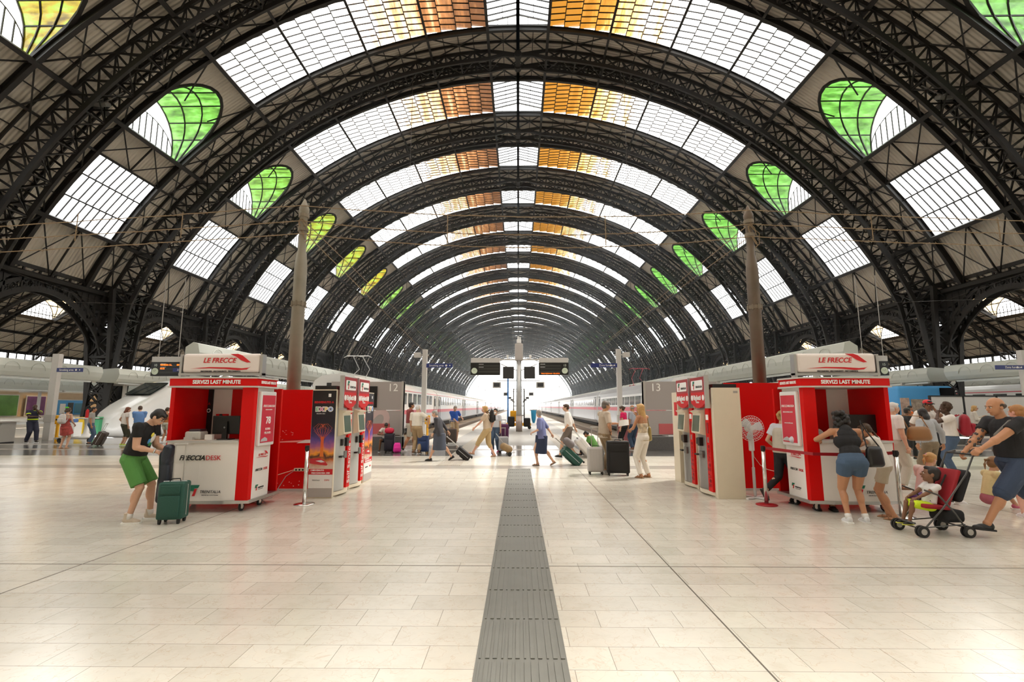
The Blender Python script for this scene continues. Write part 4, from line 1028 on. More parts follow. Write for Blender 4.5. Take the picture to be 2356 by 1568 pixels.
def machine(o, y0, y1, xf, sd, second):
    """one vending unit standing in the row; sd=+1 faces +X"""
    yc = (y0 + y1) / 2; w_ = y1 - y0; S = ('x+', xf) if sd > 0 else ('x-', xf)
    near = (lambda f: y0 + w_ * f) if sd > 0 else (lambda f: y0 + w_ * (1 - f))
    t = thing('ticket_machine', lab := ('grey and red ticket machine, %s of the two beside the %s' % ('nearer' if not second else 'farther', 'tall dark poster' if sd > 0 else 'plain cream panel')), 'ticket machine', (0, 0, 0), 0, 'ticket machines')
    m = MB(); m.b2(xf - sd * .42, xf, y0 + .02, y1 - .02, .0, 1.97); m.build('cabinet', offw, t)
    # bulging steel front
    m = MB(); n = 10; pts = [(xf + sd * .07 * math.sin(PI * i / n), near(.06 + .60 * i / n)) for i in range(n + 1)]
    m.prism(pts + [(xf - sd * .02, near(.66)), (xf - sd * .02, near(.06))], 'z', .10, 1.62); m.build('steel_front', mgrey if sd > 0 else mdark, t)
    m = MB(); pts = [(xf + sd * .10 * math.sin(PI * i / n), near(.02 + .92 * i / n)) for i in range(n + 1)]; m.prism(pts + [(xf - sd * .02, near(.94)), (xf - sd * .02, near(.02))], 'z', .03, .09); m.build('kick_plate', offw, t)
    # red strip with lettering
    m = MB(); m.b2(xf, xf + sd * .045, near(.70), near(.92), .09, 1.62); r_ = m.build('red_strip', red, t)
    S2 = ('x+', xf + .045) if sd > 0 else ('x-', xf - .045)
    lt = text('Self Service', .17, inkw if sd > 0 else redd, r_, (xf + sd * .05, near(.81), .55), (0, 0, 0), align='CENTER')
    lt.rotation_euler = Matrix(((0, 0, sd), (0, -sd * 1.0, 0), (1, 0, 0))).transposed().to_euler() if False else (Matrix(((0, 0, 1), (0, 1, 0), (-1, 0, 0))) if False else Matrix.Identity(3)).to_euler()
    if sd > 0: Rm = Matrix(((0, 0, 1), (0, -1, 0), (1, 0, 0)))    # text x -> +Z, text y -> -Y, normal +X
    else: Rm = Matrix(((0, 0, -1), (0, 1, 0), (1, 0, 0)))
    lt.rotation_euler = Rm.to_euler()
    # screen hood
    m = MB(); m.prism([(xf + sd * .02, 1.10), (xf + sd * .14, 1.14), (xf + sd * .10, 1.52), (xf + sd * .16, 1.56), (xf + sd * .02, 1.60)], 'y', near(.10), near(.62)); h = m.build('screen_hood', offw, t)
    m = MB(); a, b = sorted((near(.16), near(.56))); m.add([(xf + sd * .143, a, 1.17), (xf + sd * .143, b, 1.17), (xf + sd * .112, b, 1.48), (xf + sd * .112, a, 1.48), (xf + sd * .13, a, 1.17), (xf + sd * .13, b, 1.17), (xf + sd * .10, b, 1.48), (xf + sd * .10, a, 1.48)], [(0, 1, 2, 3), (7, 6, 5, 4), (0, 3, 7, 4), (1, 5, 6, 2), (3, 2, 6, 7), (0, 4, 5, 1)])
    m.build('touch_screen', mat('machine_screen', (.07, .12, .09), .15), h)
    for nm, u, z, a, b, d, mm in (('card_slot', .24, .98, .07, .12, .085, black), ('keypad', .46, .98, .10, .16, .12, black), ('coin_tray', .46, .74, .14, .13, .085, mat('tray_steel', (.2, .19, .18), .4, .6)), ('receipt_slot', .20, .72, .12, .03, .11, black)):
        m = MB(); m.b2(xf + sd * .05, xf + sd * d, near(u) - a / 2, near(u) + a / 2, z - b / 2, z + b / 2); m.build(nm, mm, t)
    m = MB(); m.b2(xf + sd * .045, xf + sd * .05, near(.74), near(.88), 1.40, 1.50); m.build('card_logos', inkw, r_)
    m = MB(); m.b2(xf + sd * .045, xf + sd * .055, near(.77), near(.86), 1.15, 1.35); m.build('reader_window', redd, r_)
    m = MB(); m.b2(xf + sd * .045, xf + sd * .053, near(.78), near(.85), .98, 1.08); m.build('pictogram', alu, r_)
    # header board with scalloped foot, standing proud of the front
    hx = xf + sd * .06; ya, yb = sorted((near(.08), near(.94))); n = 10
    poly = [(yb, 1.72), (yb, 2.22), (ya, 2.22), (ya, 1.72)] + [(ya + (yb - ya) * i / n, 1.72 - .10 * math.sin(PI * i / n)) for i in range(1, n)]
    m = MB(); m.prism(poly, 'x', hx, hx + sd * .05); hd = m.build('header_board', inkr, t)
    H = ('x+', hx + .05) if sd > 0 else ('x-', hx - .05)
    plate(hd, 'header_top', redd, ya, yb, 1.93, 2.22, H, .001, .002); plate(hd, 'logo_plate', inkw, ya + .08, yb - .06, 1.97, 2.16, H, .004, .003, .03)
    f1 = ya + .2 if sd > 0 else yb - .2; fl_ = 1 if sd > 0 else -1
    poly_on(hd, 'emblem_green', inkg, [(f1 + fl_ * a * .13, 2.065 + b * .16) for a, b in ((-.25, .5), (.45, .5), (.35, .22), (.05, .22), (-.02, -.05), (-.40, -.05))], H, .009)
    poly_on(hd, 'emblem_red', inkr, [(f1 + fl_ * a * .13, 2.065 + b * .16) for a, b in ((.08, .14), (.32, .14), (.14, -.5), (-.12, -.5))], H, .009)
    words('TRENITALIA', .062, ink, hd, yc + fl_ * .11, 2.03, H, .009, shear=.2)
    words('Biglietti', .13, inkw, hd, yc, 1.82, H, .006, bold=.004); words('Tickets', .06, inkw, hd, yc, 1.735, H, .006)
    m = MB()
    for q in (ya + .08, yb - .08): m.cyl((hx + sd * .05, q, 1.82), (hx + sd * .056, q, 1.82), .055, n=18)
    m.build('badge', inkw, hd)
    m = MB(); m.b2(hx - sd * .02, hx + sd * .06, ya - .045, ya - .01, 1.62, 2.24); m.build('header_post', alu, t)
    return t
machine(None, 9.06, 9.88, -3.42, 1, False); machine(None, 9.90, 10.72, -3.42, 1, True)
m = MB(); m.b2(-3.85, -3.40, 9.0, 9.05, 0, 1.97); o = thing('advertising_totem', 'tall dark poster panel with glowing tree and red train picture', 'poster', (0, 0, 0)); m.build('board', offw, o); expo_art(o, -3.845, -3.405, ('y', 9.0))
m = MB(); m.b2(-3.82, -3.42, 9.02, 9.9, 1.97, 2.04); m.build('top_box', black, o)
o = thing('advertising_totem', 'narrow poster panel at the far end of the left ticket machines', 'poster', (0, 0, 0)); m = MB(); m.b2(-3.85, -3.40, 10.74, 11.34, 0, 1.97); m.build('board', offw, o); expo_art(o, 10.76, 11.32, ('x+', -3.40))
machine(None, 9.12, 9.98, 3.62, -1, False); machine(None, 10.0, 10.86, 3.62, -1, True)
o = thing('end_cabinet', 'plain cream end cabinet nearest the pedestal fan', 'cabinet', (0, 0, 0)); m = MB(); m.b2(3.60, 4.10, 9.02, 9.10, 0, 2.0); m.build('end_panel', offw, o)
m = MB(); m.b2(3.64, 4.08, 9.1, 10.86, 1.98, 2.07); m.build('top_box', black, o); m = MB(); m.b2(3.98, 4.06, 9.015, 9.02, 1.90, 1.94); m.build('small_label', mat('label_grey', (.35, .33, .3), .5), o)
o = thing('end_cabinet', 'narrow cream end cabinet with a small red notice, next to the farther right ticket machine', 'cabinet', (0, 0, 0)); m = MB(); m.b2(3.56, 4.10, 10.90, 11.3, 0, 1.97); m.build('end_panel', offw, o); plate(o, 'notice', inkr, 10.95, 11.15, 1.45, 1.75, ('x-', 3.56), .001)
# ================================================================== queue posts and belt
def stanchion(x, y, lab, base=chrome):
    o = thing('queue_post', lab, 'queue post', (x, y, 0)); m = MB(); m.lathe([(.001, 0), (.17, 0), (.17, .012), (.10, .022), (.03, .03)], n=28); m.build('base', base, o, smooth=True)
    m = MB(); m.cyl((0, 0, .02), (0, 0, .93), .032, n=18); m.build('pole', chrome, o, smooth=True); m = MB(); m.cyl((0, 0, .90), (0, 0, .985), .036, n=18); m.b2(-.02, .02, -.045, .045, .92, .97); m.build('belt_head', black, o); return o
stanchion(-3.66, 8.45, 'chrome queue post in front of the tall dark poster panel')
stanchion(4.20, 8.50, 'chrome queue post on a dark red foot, beside the pedestal fan', redd)
stanchion(5.78, 7.62, 'chrome queue post to the right of the girl with a braid')
m = MB(); m.box((4.45, 8.1, .94), (.92, .003, .05), (0, 0, math.atan2(-.8, .5))); m = MB()
P = [(4.22, 8.46, .95), (4.5, 7.9, .93), (4.75, 7.60, .91), (5.2, 7.72, .90)]; P = [(4.22, 8.46, .95), (4.44, 8.05, .93), (4.62, 7.78, .915), (5.1, 7.74, .91), (5.5, 7.72, .92), (5.76, 7.64, .945)]
for a, b in zip(P, P[1:]): m.bar(a, b, .003, .048)
tag(m.build('queue_belt', redd), 'dark red queue belt running round the front of the right kiosk', 'belt')
# ================================================================== pedestal fan
o = thing('pedestal_fan', 'white pedestal fan standing before the red partition wall', 'fan', (4.30, 9.1, 0)); m = MB()
m.cyl((0, 0, .03), (0, 0, 1.06), .016, n=10); m.cyl((0, 0, .05), (0, 0, .55), .026, n=12); m.build('pole', mat('fan_grey', (.60, .60, .60), .4), o)
m = MB()
for a in (0, PI / 2): m.box((0, 0, .02), (.52, .05, .03), (0, 0, a + .6))
m.build('foot', mat('fan_white', (.75, .75, .75), .4), o)
m = MB(); m.rbox((0, .02, .95), (.09, .07, .22), .02); m.build('control_box', mat('fan_white', (.75, .75, .75), .4), o)
m = MB(); R_ = .235
for k in range(30):
    a = 2 * PI * k / 30; m.tube([(0, -.10, 1.25), (R_ * .6 * math.cos(a), -.09, 1.25 + R_ * .6 * math.sin(a)), (R_ * math.cos(a), -.02, 1.25 + R_ * math.sin(a)), (R_ * .6 * math.cos(a), .07, 1.25 + R_ * .6 * math.sin(a)), (0, .08, 1.25)], .0022, 4)
for r_, y_ in ((R_, -.02), (R_ * .8, -.06), (R_ * .5, -.09), (.06, -.10)): m.tube([(r_ * math.cos(2 * PI * i / 28), y_, 1.25 + r_ * math.sin(2 * PI * i / 28)) for i in range(28)], .004, 5, closed=True)
m.build('guard', mat('fan_white', (.75, .75, .75), .4), o)
m = MB(); m.cyl((0, .02, 1.25), (0, .14, 1.25), .06, n=16); m.cyl((0, -.06, 1.25), (0, .02, 1.25), .035, n=14); m.build('motor', mat('fan_white', (.75, .75, .75), .4), o)
for k in range(3):
    m = MB(); a = 2 * PI * k / 3 + .3; ca, sa = math.cos(a), math.sin(a); n_ = (-sa, ca)
    pts = []
    for f, w0, tw in ((.03, .03, .02), (.12, .075, .03), (.20, .07, .02), (.21, .02, .0)): pts.append([(f * ca + n_[0] * s * w0, -.02 + s * tw, 1.25 + f * sa + n_[1] * s * w0) for s in (-1, 1)])
    v = [p for q in pts for p in q]; v2 = [(x, y + .004, z) for x, y, z in v]
    m.add(v + v2, [(0, 1, 3, 2), (2, 3, 5, 4), (4, 5, 7, 6), (8, 10, 11, 9), (10, 12, 13, 11), (12, 14, 15, 13), (0, 2, 10, 8), (2, 4, 12, 10), (4, 6, 14, 12), (1, 9, 11, 3), (3, 11, 13, 5), (5, 13, 15, 7)]); m.build('blade', mat('fan_blade', (.62, .64, .66), .4), o)
m = MB(); m.tube([(4.32, 9.12, .90), (4.42, 9.3, .72), (4.6, 9.45, .55), (4.8, 9.6, .45), (5.0, 9.7, .40)], .006, 6); tag(m.build('power_cable', offw), 'thin white cable trailing from the pedestal fan', 'cable')
# ================================================================== people
def remesh(mb, name, mats, parent, vox, sm=3, keep_mat=False):
    me = mb.mesh(name, mats); tmp = bpy.data.objects.new('tmp', me); sc.collection.objects.link(tmp)
    r = tmp.modifiers.new('r', 'REMESH'); r.mode = 'VOXEL'; r.voxel_size = vox; r.use_smooth_shade = True
    if sm: s_ = tmp.modifiers.new('s', 'SMOOTH'); s_.factor = .5; s_.iterations = sm
    dg = bpy.context.evaluated_depsgraph_get(); me2 = bpy.data.meshes.new_from_object(tmp.evaluated_get(dg)); me2.name = name
    bpy.data.objects.remove(tmp); bpy.data.meshes.remove(me)
    if not me2.materials: me2.materials.append(mats if not isinstance(mats, (list, tuple)) else mats[0])
    me2.polygons.foreach_set('use_smooth', [True] * len(me2.polygons))
    return link(name, me2, parent)
SK = {'fair': (.62, .36, .24), 'tan': (.48, .23, .12), 'brown': (.20, .09, .045), 'dark': (.075, .035, .02), 'pink': (.68, .38, .28)}
def skin(k): return mat('skin_' + k, SK[k], .5, var=.06, vscale=6)
def cloth(name, c, rough=.8, var=.08): return mat('cloth_' + name, c, rough, var=var, vscale=14, bump=.25, bscale=60)
def V(*a): return Vector(a)
def ik(a, t, l1, l2, hint):
    d = t - a; L_ = d.length; mx = (l1 + l2) * .999
    if L_ > mx: t = a + d * (mx / L_); d = t - a; L_ = mx
    u = d.normalized(); x = (l1 * l1 - l2 * l2 + L_ * L_) / (2 * L_); h = math.sqrt(max(l1 * l1 - x * x, 0))
    hn = hint - u * hint.dot(u); hn = hn.normalized() if hn.length > 1e-5 else Vector((0, 1, 0))
    return a + u * x + hn * h, t
def person(lab, loc, face, H=1.75, sk='fair', wd=1.0, sex='m', lean=0, bend=None, twist=0, pel=None, head=(0, 0), hL=None, hR=None, eL=(-.4, -1, -.2), eR=(.4, -1, -.2),
           fL=(-.11, 0, .08), fR=(.11, 0, .08), kL=(0, 1, .1), kR=(0, 1, .1), top=None, bottom=None, hair=None, shoes=None, extra=None, vox=.0075, tL=0, tR=0, tipL=0, tipR=0, grip=.6, group=None, cat='person'):
    """face: heading in degrees, 0 = looking away from the camera (+Y), 90 = looking right (+X)"""
    k = H / 1.75
    root = thing('person', lab, cat, (loc[0], loc[1], loc[2] if len(loc) > 2 else 0), -rad(face), group)
    child = H < 1.45; hs = 1.0 / k * (.98 if not child else .93) * (.5 + .5 * k) * 1.0
    if child: hs = (.86 + .14 * k) / k
    else: hs = 1.0
    fem = sex == 'f'
    # --- joints in the 1.75 m frame
    hipz = .915; pelv = V(*(pel or (0, 0, hipz)))
    if pel: pelv = pelv
    RL = Euler((-rad(lean), 0, 0)).to_matrix(); RT = RL @ Euler((0, 0, -rad(twist))).to_matrix()
    if bend is not None: RU = Euler((-rad(lean + bend), 0, 0)).to_matrix() @ Euler((0, 0, -rad(twist))).to_matrix()
    else: RU = RT
    waist = pelv + RL @ V(0, 0, .14); chest = waist + RU @ V(0, 0, .20); neck0 = waist + RU @ V(0, .0, .37); 
    sw = (.165 if fem else .185) * wd
    shL = waist + RU @ V(-sw, 0, .335); shR = waist + RU @ V(sw, 0, .335)
    hd = neck0 + RU @ V(0, .025, .075); RH = RU @ Euler((-rad(head[0]), 0, -rad(head[1]))).to_matrix()
    # keep the gaze level by default: cancel part of the lean
    hc = hd + RH @ V(0, .025, .085 * hs)
    hw = .085 * wd; hpL = pelv + RL @ V(-hw, 0, -.02); hpR = pelv + RL @ V(hw, 0, -.02)
    ua, fa = .285, .255; ul, ll = .44, .425
    wL = V(*hL) if hL else shL + V(-.06, .06, -.53); wR = V(*hR) if hR else shR + V(.06, .06, -.53)
    elL, wL = ik(shL, wL, ua, fa, V(*eL)); elR, wR = ik(shR, wR, ua, fa, V(*eR))
    knL, anL = ik(hpL, V(*fL), ul, ll, V(*kL)); knR, anR = ik(hpR, V(*fR), ul, ll, V(*kR))
    J = dict(pelv=pelv, waist=waist, chest=chest, neck=neck0, shL=shL, shR=shR, hc=hc, elL=elL, elR=elR, wL=wL, wR=wR, knL=knL, knR=knR, anL=anL, anR=anR, hpL=hpL, hpR=hpR, RU=RU, RL=RL, RH=RH, k=k, root=root, hs=hs, sw=sw, wd=wd, fem=fem)
    def fin(mb):
        mb.v = [(x * k, y * k, z * k) for x, y, z in mb.v]; return mb
    # --- body
    b = MB()
    ww = wd * (.88 if fem else 1.0); hp = wd * (1.06 if fem else 1.0)
    b.ell(pelv + RL @ V(0, -.01, .0), (.165 * hp, .115 * hp, .13), RL); b.ell(waist, (.135 * ww, .10 * wd, .16), RU)
    b.ell(chest + RU @ V(0, 0, .02), (.158 * wd, .11 * wd, .19), RU); b.ell(neck0 + RU @ V(0, -.01, -.05), (.14 * wd, .075, .07), RU)
    for s, h_, kn, an in ((-1, hpL, knL, anL), (1, hpR, knR, anR)):
        b.ell(h_, (.092 * hp, .10 * hp, .10)); b.cyl(h_, kn, .088 * hp, .056 * (.5 + .5 * wd), 14); b.ell(kn, (.056, .058, .06))
        b.cyl(kn, an, .052, .036, 12); d = (an - kn); cdir = d.normalized(); back = V(0, -1, 0) - cdir * (-cdir.y); b.ell(kn + d * .30 + back * .018, (.054, .056, .12), d.to_track_quat('Z', 'Y').to_matrix())
        b.ell(an, (.04, .045, .045))
    for s, sh, el, wr in ((-1, shL, elL, wL), (1, shR, elR, wR)):
        ar = (.85 if fem else 1.05) * (.4 + .6 * wd)
        b.ell(sh, (.062 * ar, .062 * ar, .062 * ar)); b.cyl(neck0 + RU @ V(s * .03, 0, -.02), sh + V(0, 0, .005), .045, .05, 10)
        b.cyl(sh, el, .054 * ar, .042 * ar, 12); b.ell(el, (.042 * ar,) * 3); b.cyl(el, wr, .042 * ar, .026, 12); b.ell(wr, (.027, .027, .027))
        d = el.lerp(wr, .3); b.ell(d, (.044 * ar, .044 * ar, .07), (wr - el).to_track_quat('Z', 'Y').to_matrix())
    b.cyl(neck0 - RU @ V(0, 0, .03), hc - RH @ V(0, .01, .03), .056 * (.9 if fem else 1.02) * (.5 + .5 * wd), .052, 14)
    # head
    def HP(x, y, z): return hc + RH @ (V(x, y, z) * hs)
    def he(c, r, **kw): b.ell(HP(*c), tuple(q * hs for q in r), RH, **kw)
    he((0, -.01, .03), (.076, .094, .088), n=18); he((0, .012, -.03), (.062, .072, .075), n=16); he((0, .045, -.078), (.036, .032, .026)); he((0, .058, -.02), (.048, .032, .055))
    b.cyl(HP(0, .088, .012), HP(0, .108, -.022), .008 * hs, .015 * hs, 8); he((0, .10, -.026), (.015, .012, .010))
    he((0, .087, -.052), (.022, .010, .010)); he((0, .080, .022), (.055, .012, .012))
    for s in (-1, 1): he((s * .077, -.008, -.005), (.010, .020, .030))
    # hands
    for s, el, wr, gr in ((-1, elL, wL, grip), (1, elR, wR, grip)):
        f = (wr - el).normalized(); side = V(0, 0, 1).cross(f); side = side.normalized() if side.length > .2 else V(1, 0, 0)
        # palm faces inward (towards the body's midline) when hanging, downward when raised
        n_ = V(-s, 0, 0) - f * (V(-s, 0, 0).dot(f)); dn = V(0, 0, -1) - f * (V(0, 0, -1).dot(f))
        q = abs(f.z); n_ = (n_ * q + dn * (1 - q) * 1.2); n_ = n_.normalized() if n_.length > .05 else V(0, 0, -1)
        lat = f.cross(n_).normalized(); thumb_side = 1 if lat.dot(V(0, 1, .5)) > 0 else -1; lat = lat * thumb_side   # thumb on +lat
        M_ = Matrix((lat, n_, f)).transposed(); pc = wr + f * .048
        b.ell(pc, (.040, .017, .052), M_, n=12); b.cyl(wr, wr + f * .03, .026, .028, 10)
        for i, (o_, L1) in enumerate(((.029, .040), (.010, .045), (-.010, .042), (-.028, .034))):
            p0 = wr + f * (.088 - .004 * abs(i - 1)) + lat * o_; a = gr * (1.0 + .12 * i)
            d1 = (f * math.cos(a * .7) + n_ * math.sin(a * .7)); d2 = (f * math.cos(a * 1.7) + n_ * math.sin(a * 1.7)); d3 = (f * math.cos(a * 2.5) + n_ * math.sin(a * 2.5))
            p1 = p0 + d1 * L1; p2 = p1 + d2 * L1 * .65; p3 = p2 + d3 * L1 * .5
            b.cyl(p0 - d1 * .02, p1, .0095, .009, 8); b.ell(p1, (.0095,) * 3, n=8); b.cyl(p1, p2, .009, .0085, 8); b.ell(p2, (.0088,) * 3, n=8); b.cyl(p2, p3, .0085, .007, 8); b.ell(p3, (.0075,) * 3, n=8)
        p0 = wr + f * .030 + lat * .028; d1 = (f * .62 + lat * .72 + n_ * .2).normalized(); p1 = p0 + d1 * .040; d2 = (f * .9 + lat * .15 + n_ * (.2 + .5 * gr)).normalized(); p2 = p1 + d2 * .032
        b.cyl(p0 - d1 * .02, p1, .014, .011, 8); b.ell(p1, (.0112,) * 3, n=8); b.cyl(p1, p2, .0105, .0085, 8); b.ell(p2, (.009,) * 3, n=8)
        J['h' + ('L' if s < 0 else 'R')] = pc + n_ * .02
    body = remesh(fin(b), 'body', skin(sk), root, vox * k if k < .8 else vox, 2)
    # --- face parts
    e = MB(); p = MB(); br = MB()
    for s in (-1, 1):
        e.ell(HP(s * .030, .083, .004), (.014 * hs, .010 * hs, .009 * hs), RH, n=10); p.ell(HP(s * .030, .0915, .004), (.006 * hs, .004 * hs, .006 * hs), RH, n=8)
        br.bar(HP(s * .014, .096, .024), HP(s * .046, .084, .024), .006 * hs, .006 * hs)
    ey = fin(e).build('eyes', mat('eye_white', (.6, .58, .55), .3), root, True); fin(p).build('iris', mat('eye_dark', (.02, .012, .008), .2), ey, True)
    m = MB(); m.ell(HP(0, .092, -.053), (.021 * hs, .008 * hs, .007 * hs), RH, n=10); fin(m).build('lips', mat('lips_' + sk, tuple(c * q for c, q in zip(SK[sk], (.85, .55, .6))), .4), root, True)
    # --- clothes
    def limb(mb, a, b_, f0, f1, r0, r1, n=16): mb.cyl(a.lerp(b_, f0), a.lerp(b_, f1), r0, r1, n)
    if top:
        kind = top['k']; c = MB(); g = top.get('g', .013); hem = top.get('hem', .0); mt = top['m']
        low = pelv + RL @ V(0, 0, .06 - hem)
        if kind == 'tank':
            c.ell(waist, (.135 * ww + g, .10 * wd + g, .17), RU, 16); c.ell(chest + RU @ V(0, 0, -.02), (.158 * wd + g, .11 * wd + g, .15), RU, 16)
            c.cyl(waist + RU @ V(0, 0, .0), low, .14 * ww + g, .165 * hp + g, 20, sq=.72)
            for s in (-1, 1): c.tube([chest + RU @ V(s * .085, .085, .07), neck0 + RU @ V(s * .085, .01, -.015), chest + RU @ V(s * .075, -.085, .08)], .030, 8)
            c.ell(chest + RU @ V(0, -.055, .13), (.085 * wd, .062 * wd, .10), RU); c.ell(chest + RU @ V(0, -.045, .06), (.135 * wd, .078 * wd, .12), RU); c.ell(chest + RU @ V(0, .02, .03), (.13 * wd, .10 * wd, .11), RU)
        elif kind == 'strap':
            c.ell(waist, (.135 * ww + g, .10 * wd + g, .17), RU, 16); c.ell(chest + RU @ V(0, 0, -.05), (.150 * wd + g, .105 * wd + g, .12), RU, 16); c.cyl(waist, low, .15 * ww + g, .17 * hp + g, 20, sq=.72)
            for s in (-1, 1): c.tube([chest + RU @ V(s * .08, .10, .04), neck0 + RU @ V(s * .075, .0, -.01), chest + RU @ V(s * .06, -.10, .02)], .009, 6)
        else:
            c.ell(waist, (.138 * wd + g, .103 * wd + g, .18), RU, 16); c.ell(chest + RU @ V(0, 0, .02), (.160 * wd + g, .112 * wd + g, .19), RU, 16); c.ell(neck0 + RU @ V(0, -.01, -.055), (.145 * wd + g, .075 + g, .07), RU, 16)
            r1 = (.165 * hp + g * 1.2) * top.get('flare', 1.0); c.cyl(chest, low, .158 * wd + g, r1, 22, sq=.72)
            sl = top.get('sleeve', .55)
            for s, sh, el, wr in ((-1, shL, elL, wL), (1, shR, elR, wR)):
                c.ell(sh, (.066 + g,) * 3); c.cyl(neck0 + RU @ V(s * .03, 0, -.02), sh, .045 + g, .055 + g, 12)
                f = min(sl, 1.0); r_ = .060 + g * (1.4 if sl < 1 else .8); limb(c, sh, el, 0, f, .060 + g, r_ - .010 * f)
                if sl > 1: c.ell(el, (.052 + g * .6,) * 3); limb(c, el, wr, 0, sl - 1, .050 + g * .6, .036 + g * .6)
            if top.get('collar'):
                c.cyl(neck0 + RU @ V(0, 0, -.03), neck0 + RU @ V(0, .012, .028), .072, .062, 16)
        if fem and kind != 'none':
            for s in (-1, 1): c.ell(chest + RU @ V(s * .065, .075, .02), (.060, .055, .058), RU)
        J['top'] = remesh(fin(c), top.get('n', 't_shirt'), mt, root, vox * 1.15, 3)
    if bottom:
        kind = bottom['k']; c = MB(); g = bottom.get('g', .014); mt = bottom['m']
        if kind in ('shorts', 'trousers'):
            c.ell(pelv + RL @ V(0, -.01, .0), (.165 * hp + g, .115 * hp + g, .13), RL, 16); c.cyl(pelv + RL @ V(0, 0, 0), waist + RL @ V(0, 0, -.02), .165 * hp + g * .6, .145 * wd + g * .5, 20, sq=.75)
            ln_ = bottom.get('len', .75); w2 = bottom.get('w', 1.0)
            for s, h_, kn, an in ((-1, hpL, knL, anL), (1, hpR, knR, anR)):
                c.ell(h_, (.094 * hp + g, .102 * hp + g, .10)); f = min(ln_, 1.0); limb(c, h_, kn, 0, f, .092 * hp + g, (.092 * hp + g) * (1 - f) + (.062 + g * 1.3) * w2 * f)
                if ln_ > 1:
                    c.ell(kn, ((.060 + g) * w2,) * 3); limb(c, kn, an, 0, min(ln_ - 1, 1.08), (.060 + g) * w2, (.048 + g) * w2)
        else:                                     # skirt or dress hem
            z1 = bottom.get('z', .45); fl = bottom.get('flare', 1.45); mid = (knL + knR) / 2; mid = V(mid.x, mid.y * .8, z1)
            c.ell(pelv, (.165 * hp + g, .12 * hp + g, .12), RL, 16); c.cyl(waist + RL @ V(0, 0, -.04), pelv, .135 * ww + g, .165 * hp + g, 24, sq=.75); c.cyl(pelv, mid, .165 * hp + g, .165 * fl, 28, sq=.95)
        J['bottom'] = remesh(fin(c), bottom.get('n', kind), mt, root, vox * 1.15, 3)
    # --- shoes
    if shoes:
        for s, an, kn, yaw, tip in ((-1, anL, knL, tL, tipL), (1, anR, knR, tR, tipR)):
            RF = Euler((-rad(tip), 0, 0)).to_matrix(); RF = Euler((0, 0, -rad(yaw))).to_matrix() @ RF
            def F(x, y, z): return an + RF @ V(x, y, z)
            sk_ = MB(); kind = shoes['k']
            if kind in ('sneaker', 'shoe', 'high'):
                sk_.ell(F(0, .03, -.045), (.044, .10, .040), RF, 14); sk_.ell(F(0, .10, -.055), (.046, .065, .030), RF, 14); sk_.ell(F(0, -.03, -.03), (.040, .045, .050), RF, 14)
                if kind == 'high': sk_.cyl(F(0, -.01, -.05), F(0, -.015, .07), .046, .044, 16)
                o_ = remesh(fin(sk_), 'shoe', shoes['m'], root, vox, 2)
                so = MB(); so.prism([(x * 1.0, y) for x, y in ((-.040, -.075), (.040, -.075), (.046, .02), (.050, .10), (.034, .165), (0, .178), (-.034, .165), (-.050, .10), (-.046, .02))], 'z', -.080, -.060)
                so.v = [tuple(F(*q)) for q in so.v]; fin(so).build('sole', shoes.get('s', inkw), o_)
            else:
                ft = MB(); ft.ell(F(0, .04, -.055), (.040, .10, .025), RF, 12); ft.ell(F(0, .11, -.062), (.042, .045, .016), RF, 12); ft.ell(F(0, -.02, -.03), (.034, .04, .045), RF, 12)
                for i in range(5): ft.ell(F((-.030 + .015 * i), .150 - .004 * abs(i - (1 if s > 0 else 3)), -.066), (.0085, .016, .009), RF, 8)
                remesh(fin(ft), 'foot', skin(sk), root, vox * .8, 1)
                so = MB(); so.prism([(-.036, -.07), (.036, -.07), (.042, .02), (.047, .10), (.032, .165), (0, .172), (-.032, .165), (-.047, .10), (-.042, .02)], 'z', -.082, -.070)
                for y, w_, h_ in ((.09, .047, .030), (.02, .042, .040), (-.03, .036, .05)): so.tube([(math.cos(a) * w_, y, -.072 + math.sin(a) * (h_ + .012)) for a in [PI * i / 8 for i in range(9)]], .006, 5)
                so.v = [tuple(F(*q)) for q in so.v]; fin(so).build('sandal', shoes['m'], root)
            if kind == 'high' or shoes.get('sock'):
                q = MB(); d = (kn - an).normalized(); q.cyl(an - d * .02, an + d * shoes.get('sock', .06), .043, .045, 14); fin(q).build('sock', shoes.get('sm', mat('sock_white', (.7, .68, .65), .8)), root, True)
    # --- hair
    if hair:
        c = MB(); mt = hair['m']; kind = hair['k']
        def hh(c_, r_, **kw): c.ell(HP(*c_), tuple(q * hs for q in r_), RH, **kw)
        if kind in ('short', 'long', 'bun', 'pony', 'curly', 'afro', 'braid', 'bob'):
            hh((0, -.022, .045), (.082, .095, .086), n=18); hh((0, -.045, .0), (.078, .070, .075), n=16)
            hh((0, .045, .088), (.055, .042, .030)) if kind != 'afro' else None
            for s in (-1, 1): hh((s * .066, .018, .040), (.016, .028, .040))
        if kind in ('long', 'bob', 'curly'):
            L_ = hair.get('len', .22); c.cyl(HP(0, -.055, .02), HP(0, -.075, -.05) + V(0, -.02, -L_ + .06), .078 * hs, .085 * hs, 16, sq=.55)
            c.ell(HP(0, -.075, -.05) + V(0, -.02, -L_ + .05), (.085, .045, .05)); [c.cyl(HP(s * .070, -.01, .03), HP(s * .078, -.005, -.05) + V(0, -.01, -L_ * .45), .026, .022, 8) for s in (-1, 1)]
        if kind == 'curly':
            random.seed(len(lab)); [c.ell(HP(0, -.05, 0) + V(random.uniform(-.10, .10), random.uniform(-.08, .02), random.uniform(-L_, .13)), (.042, .042, .040), n=8) for i in range(40)]
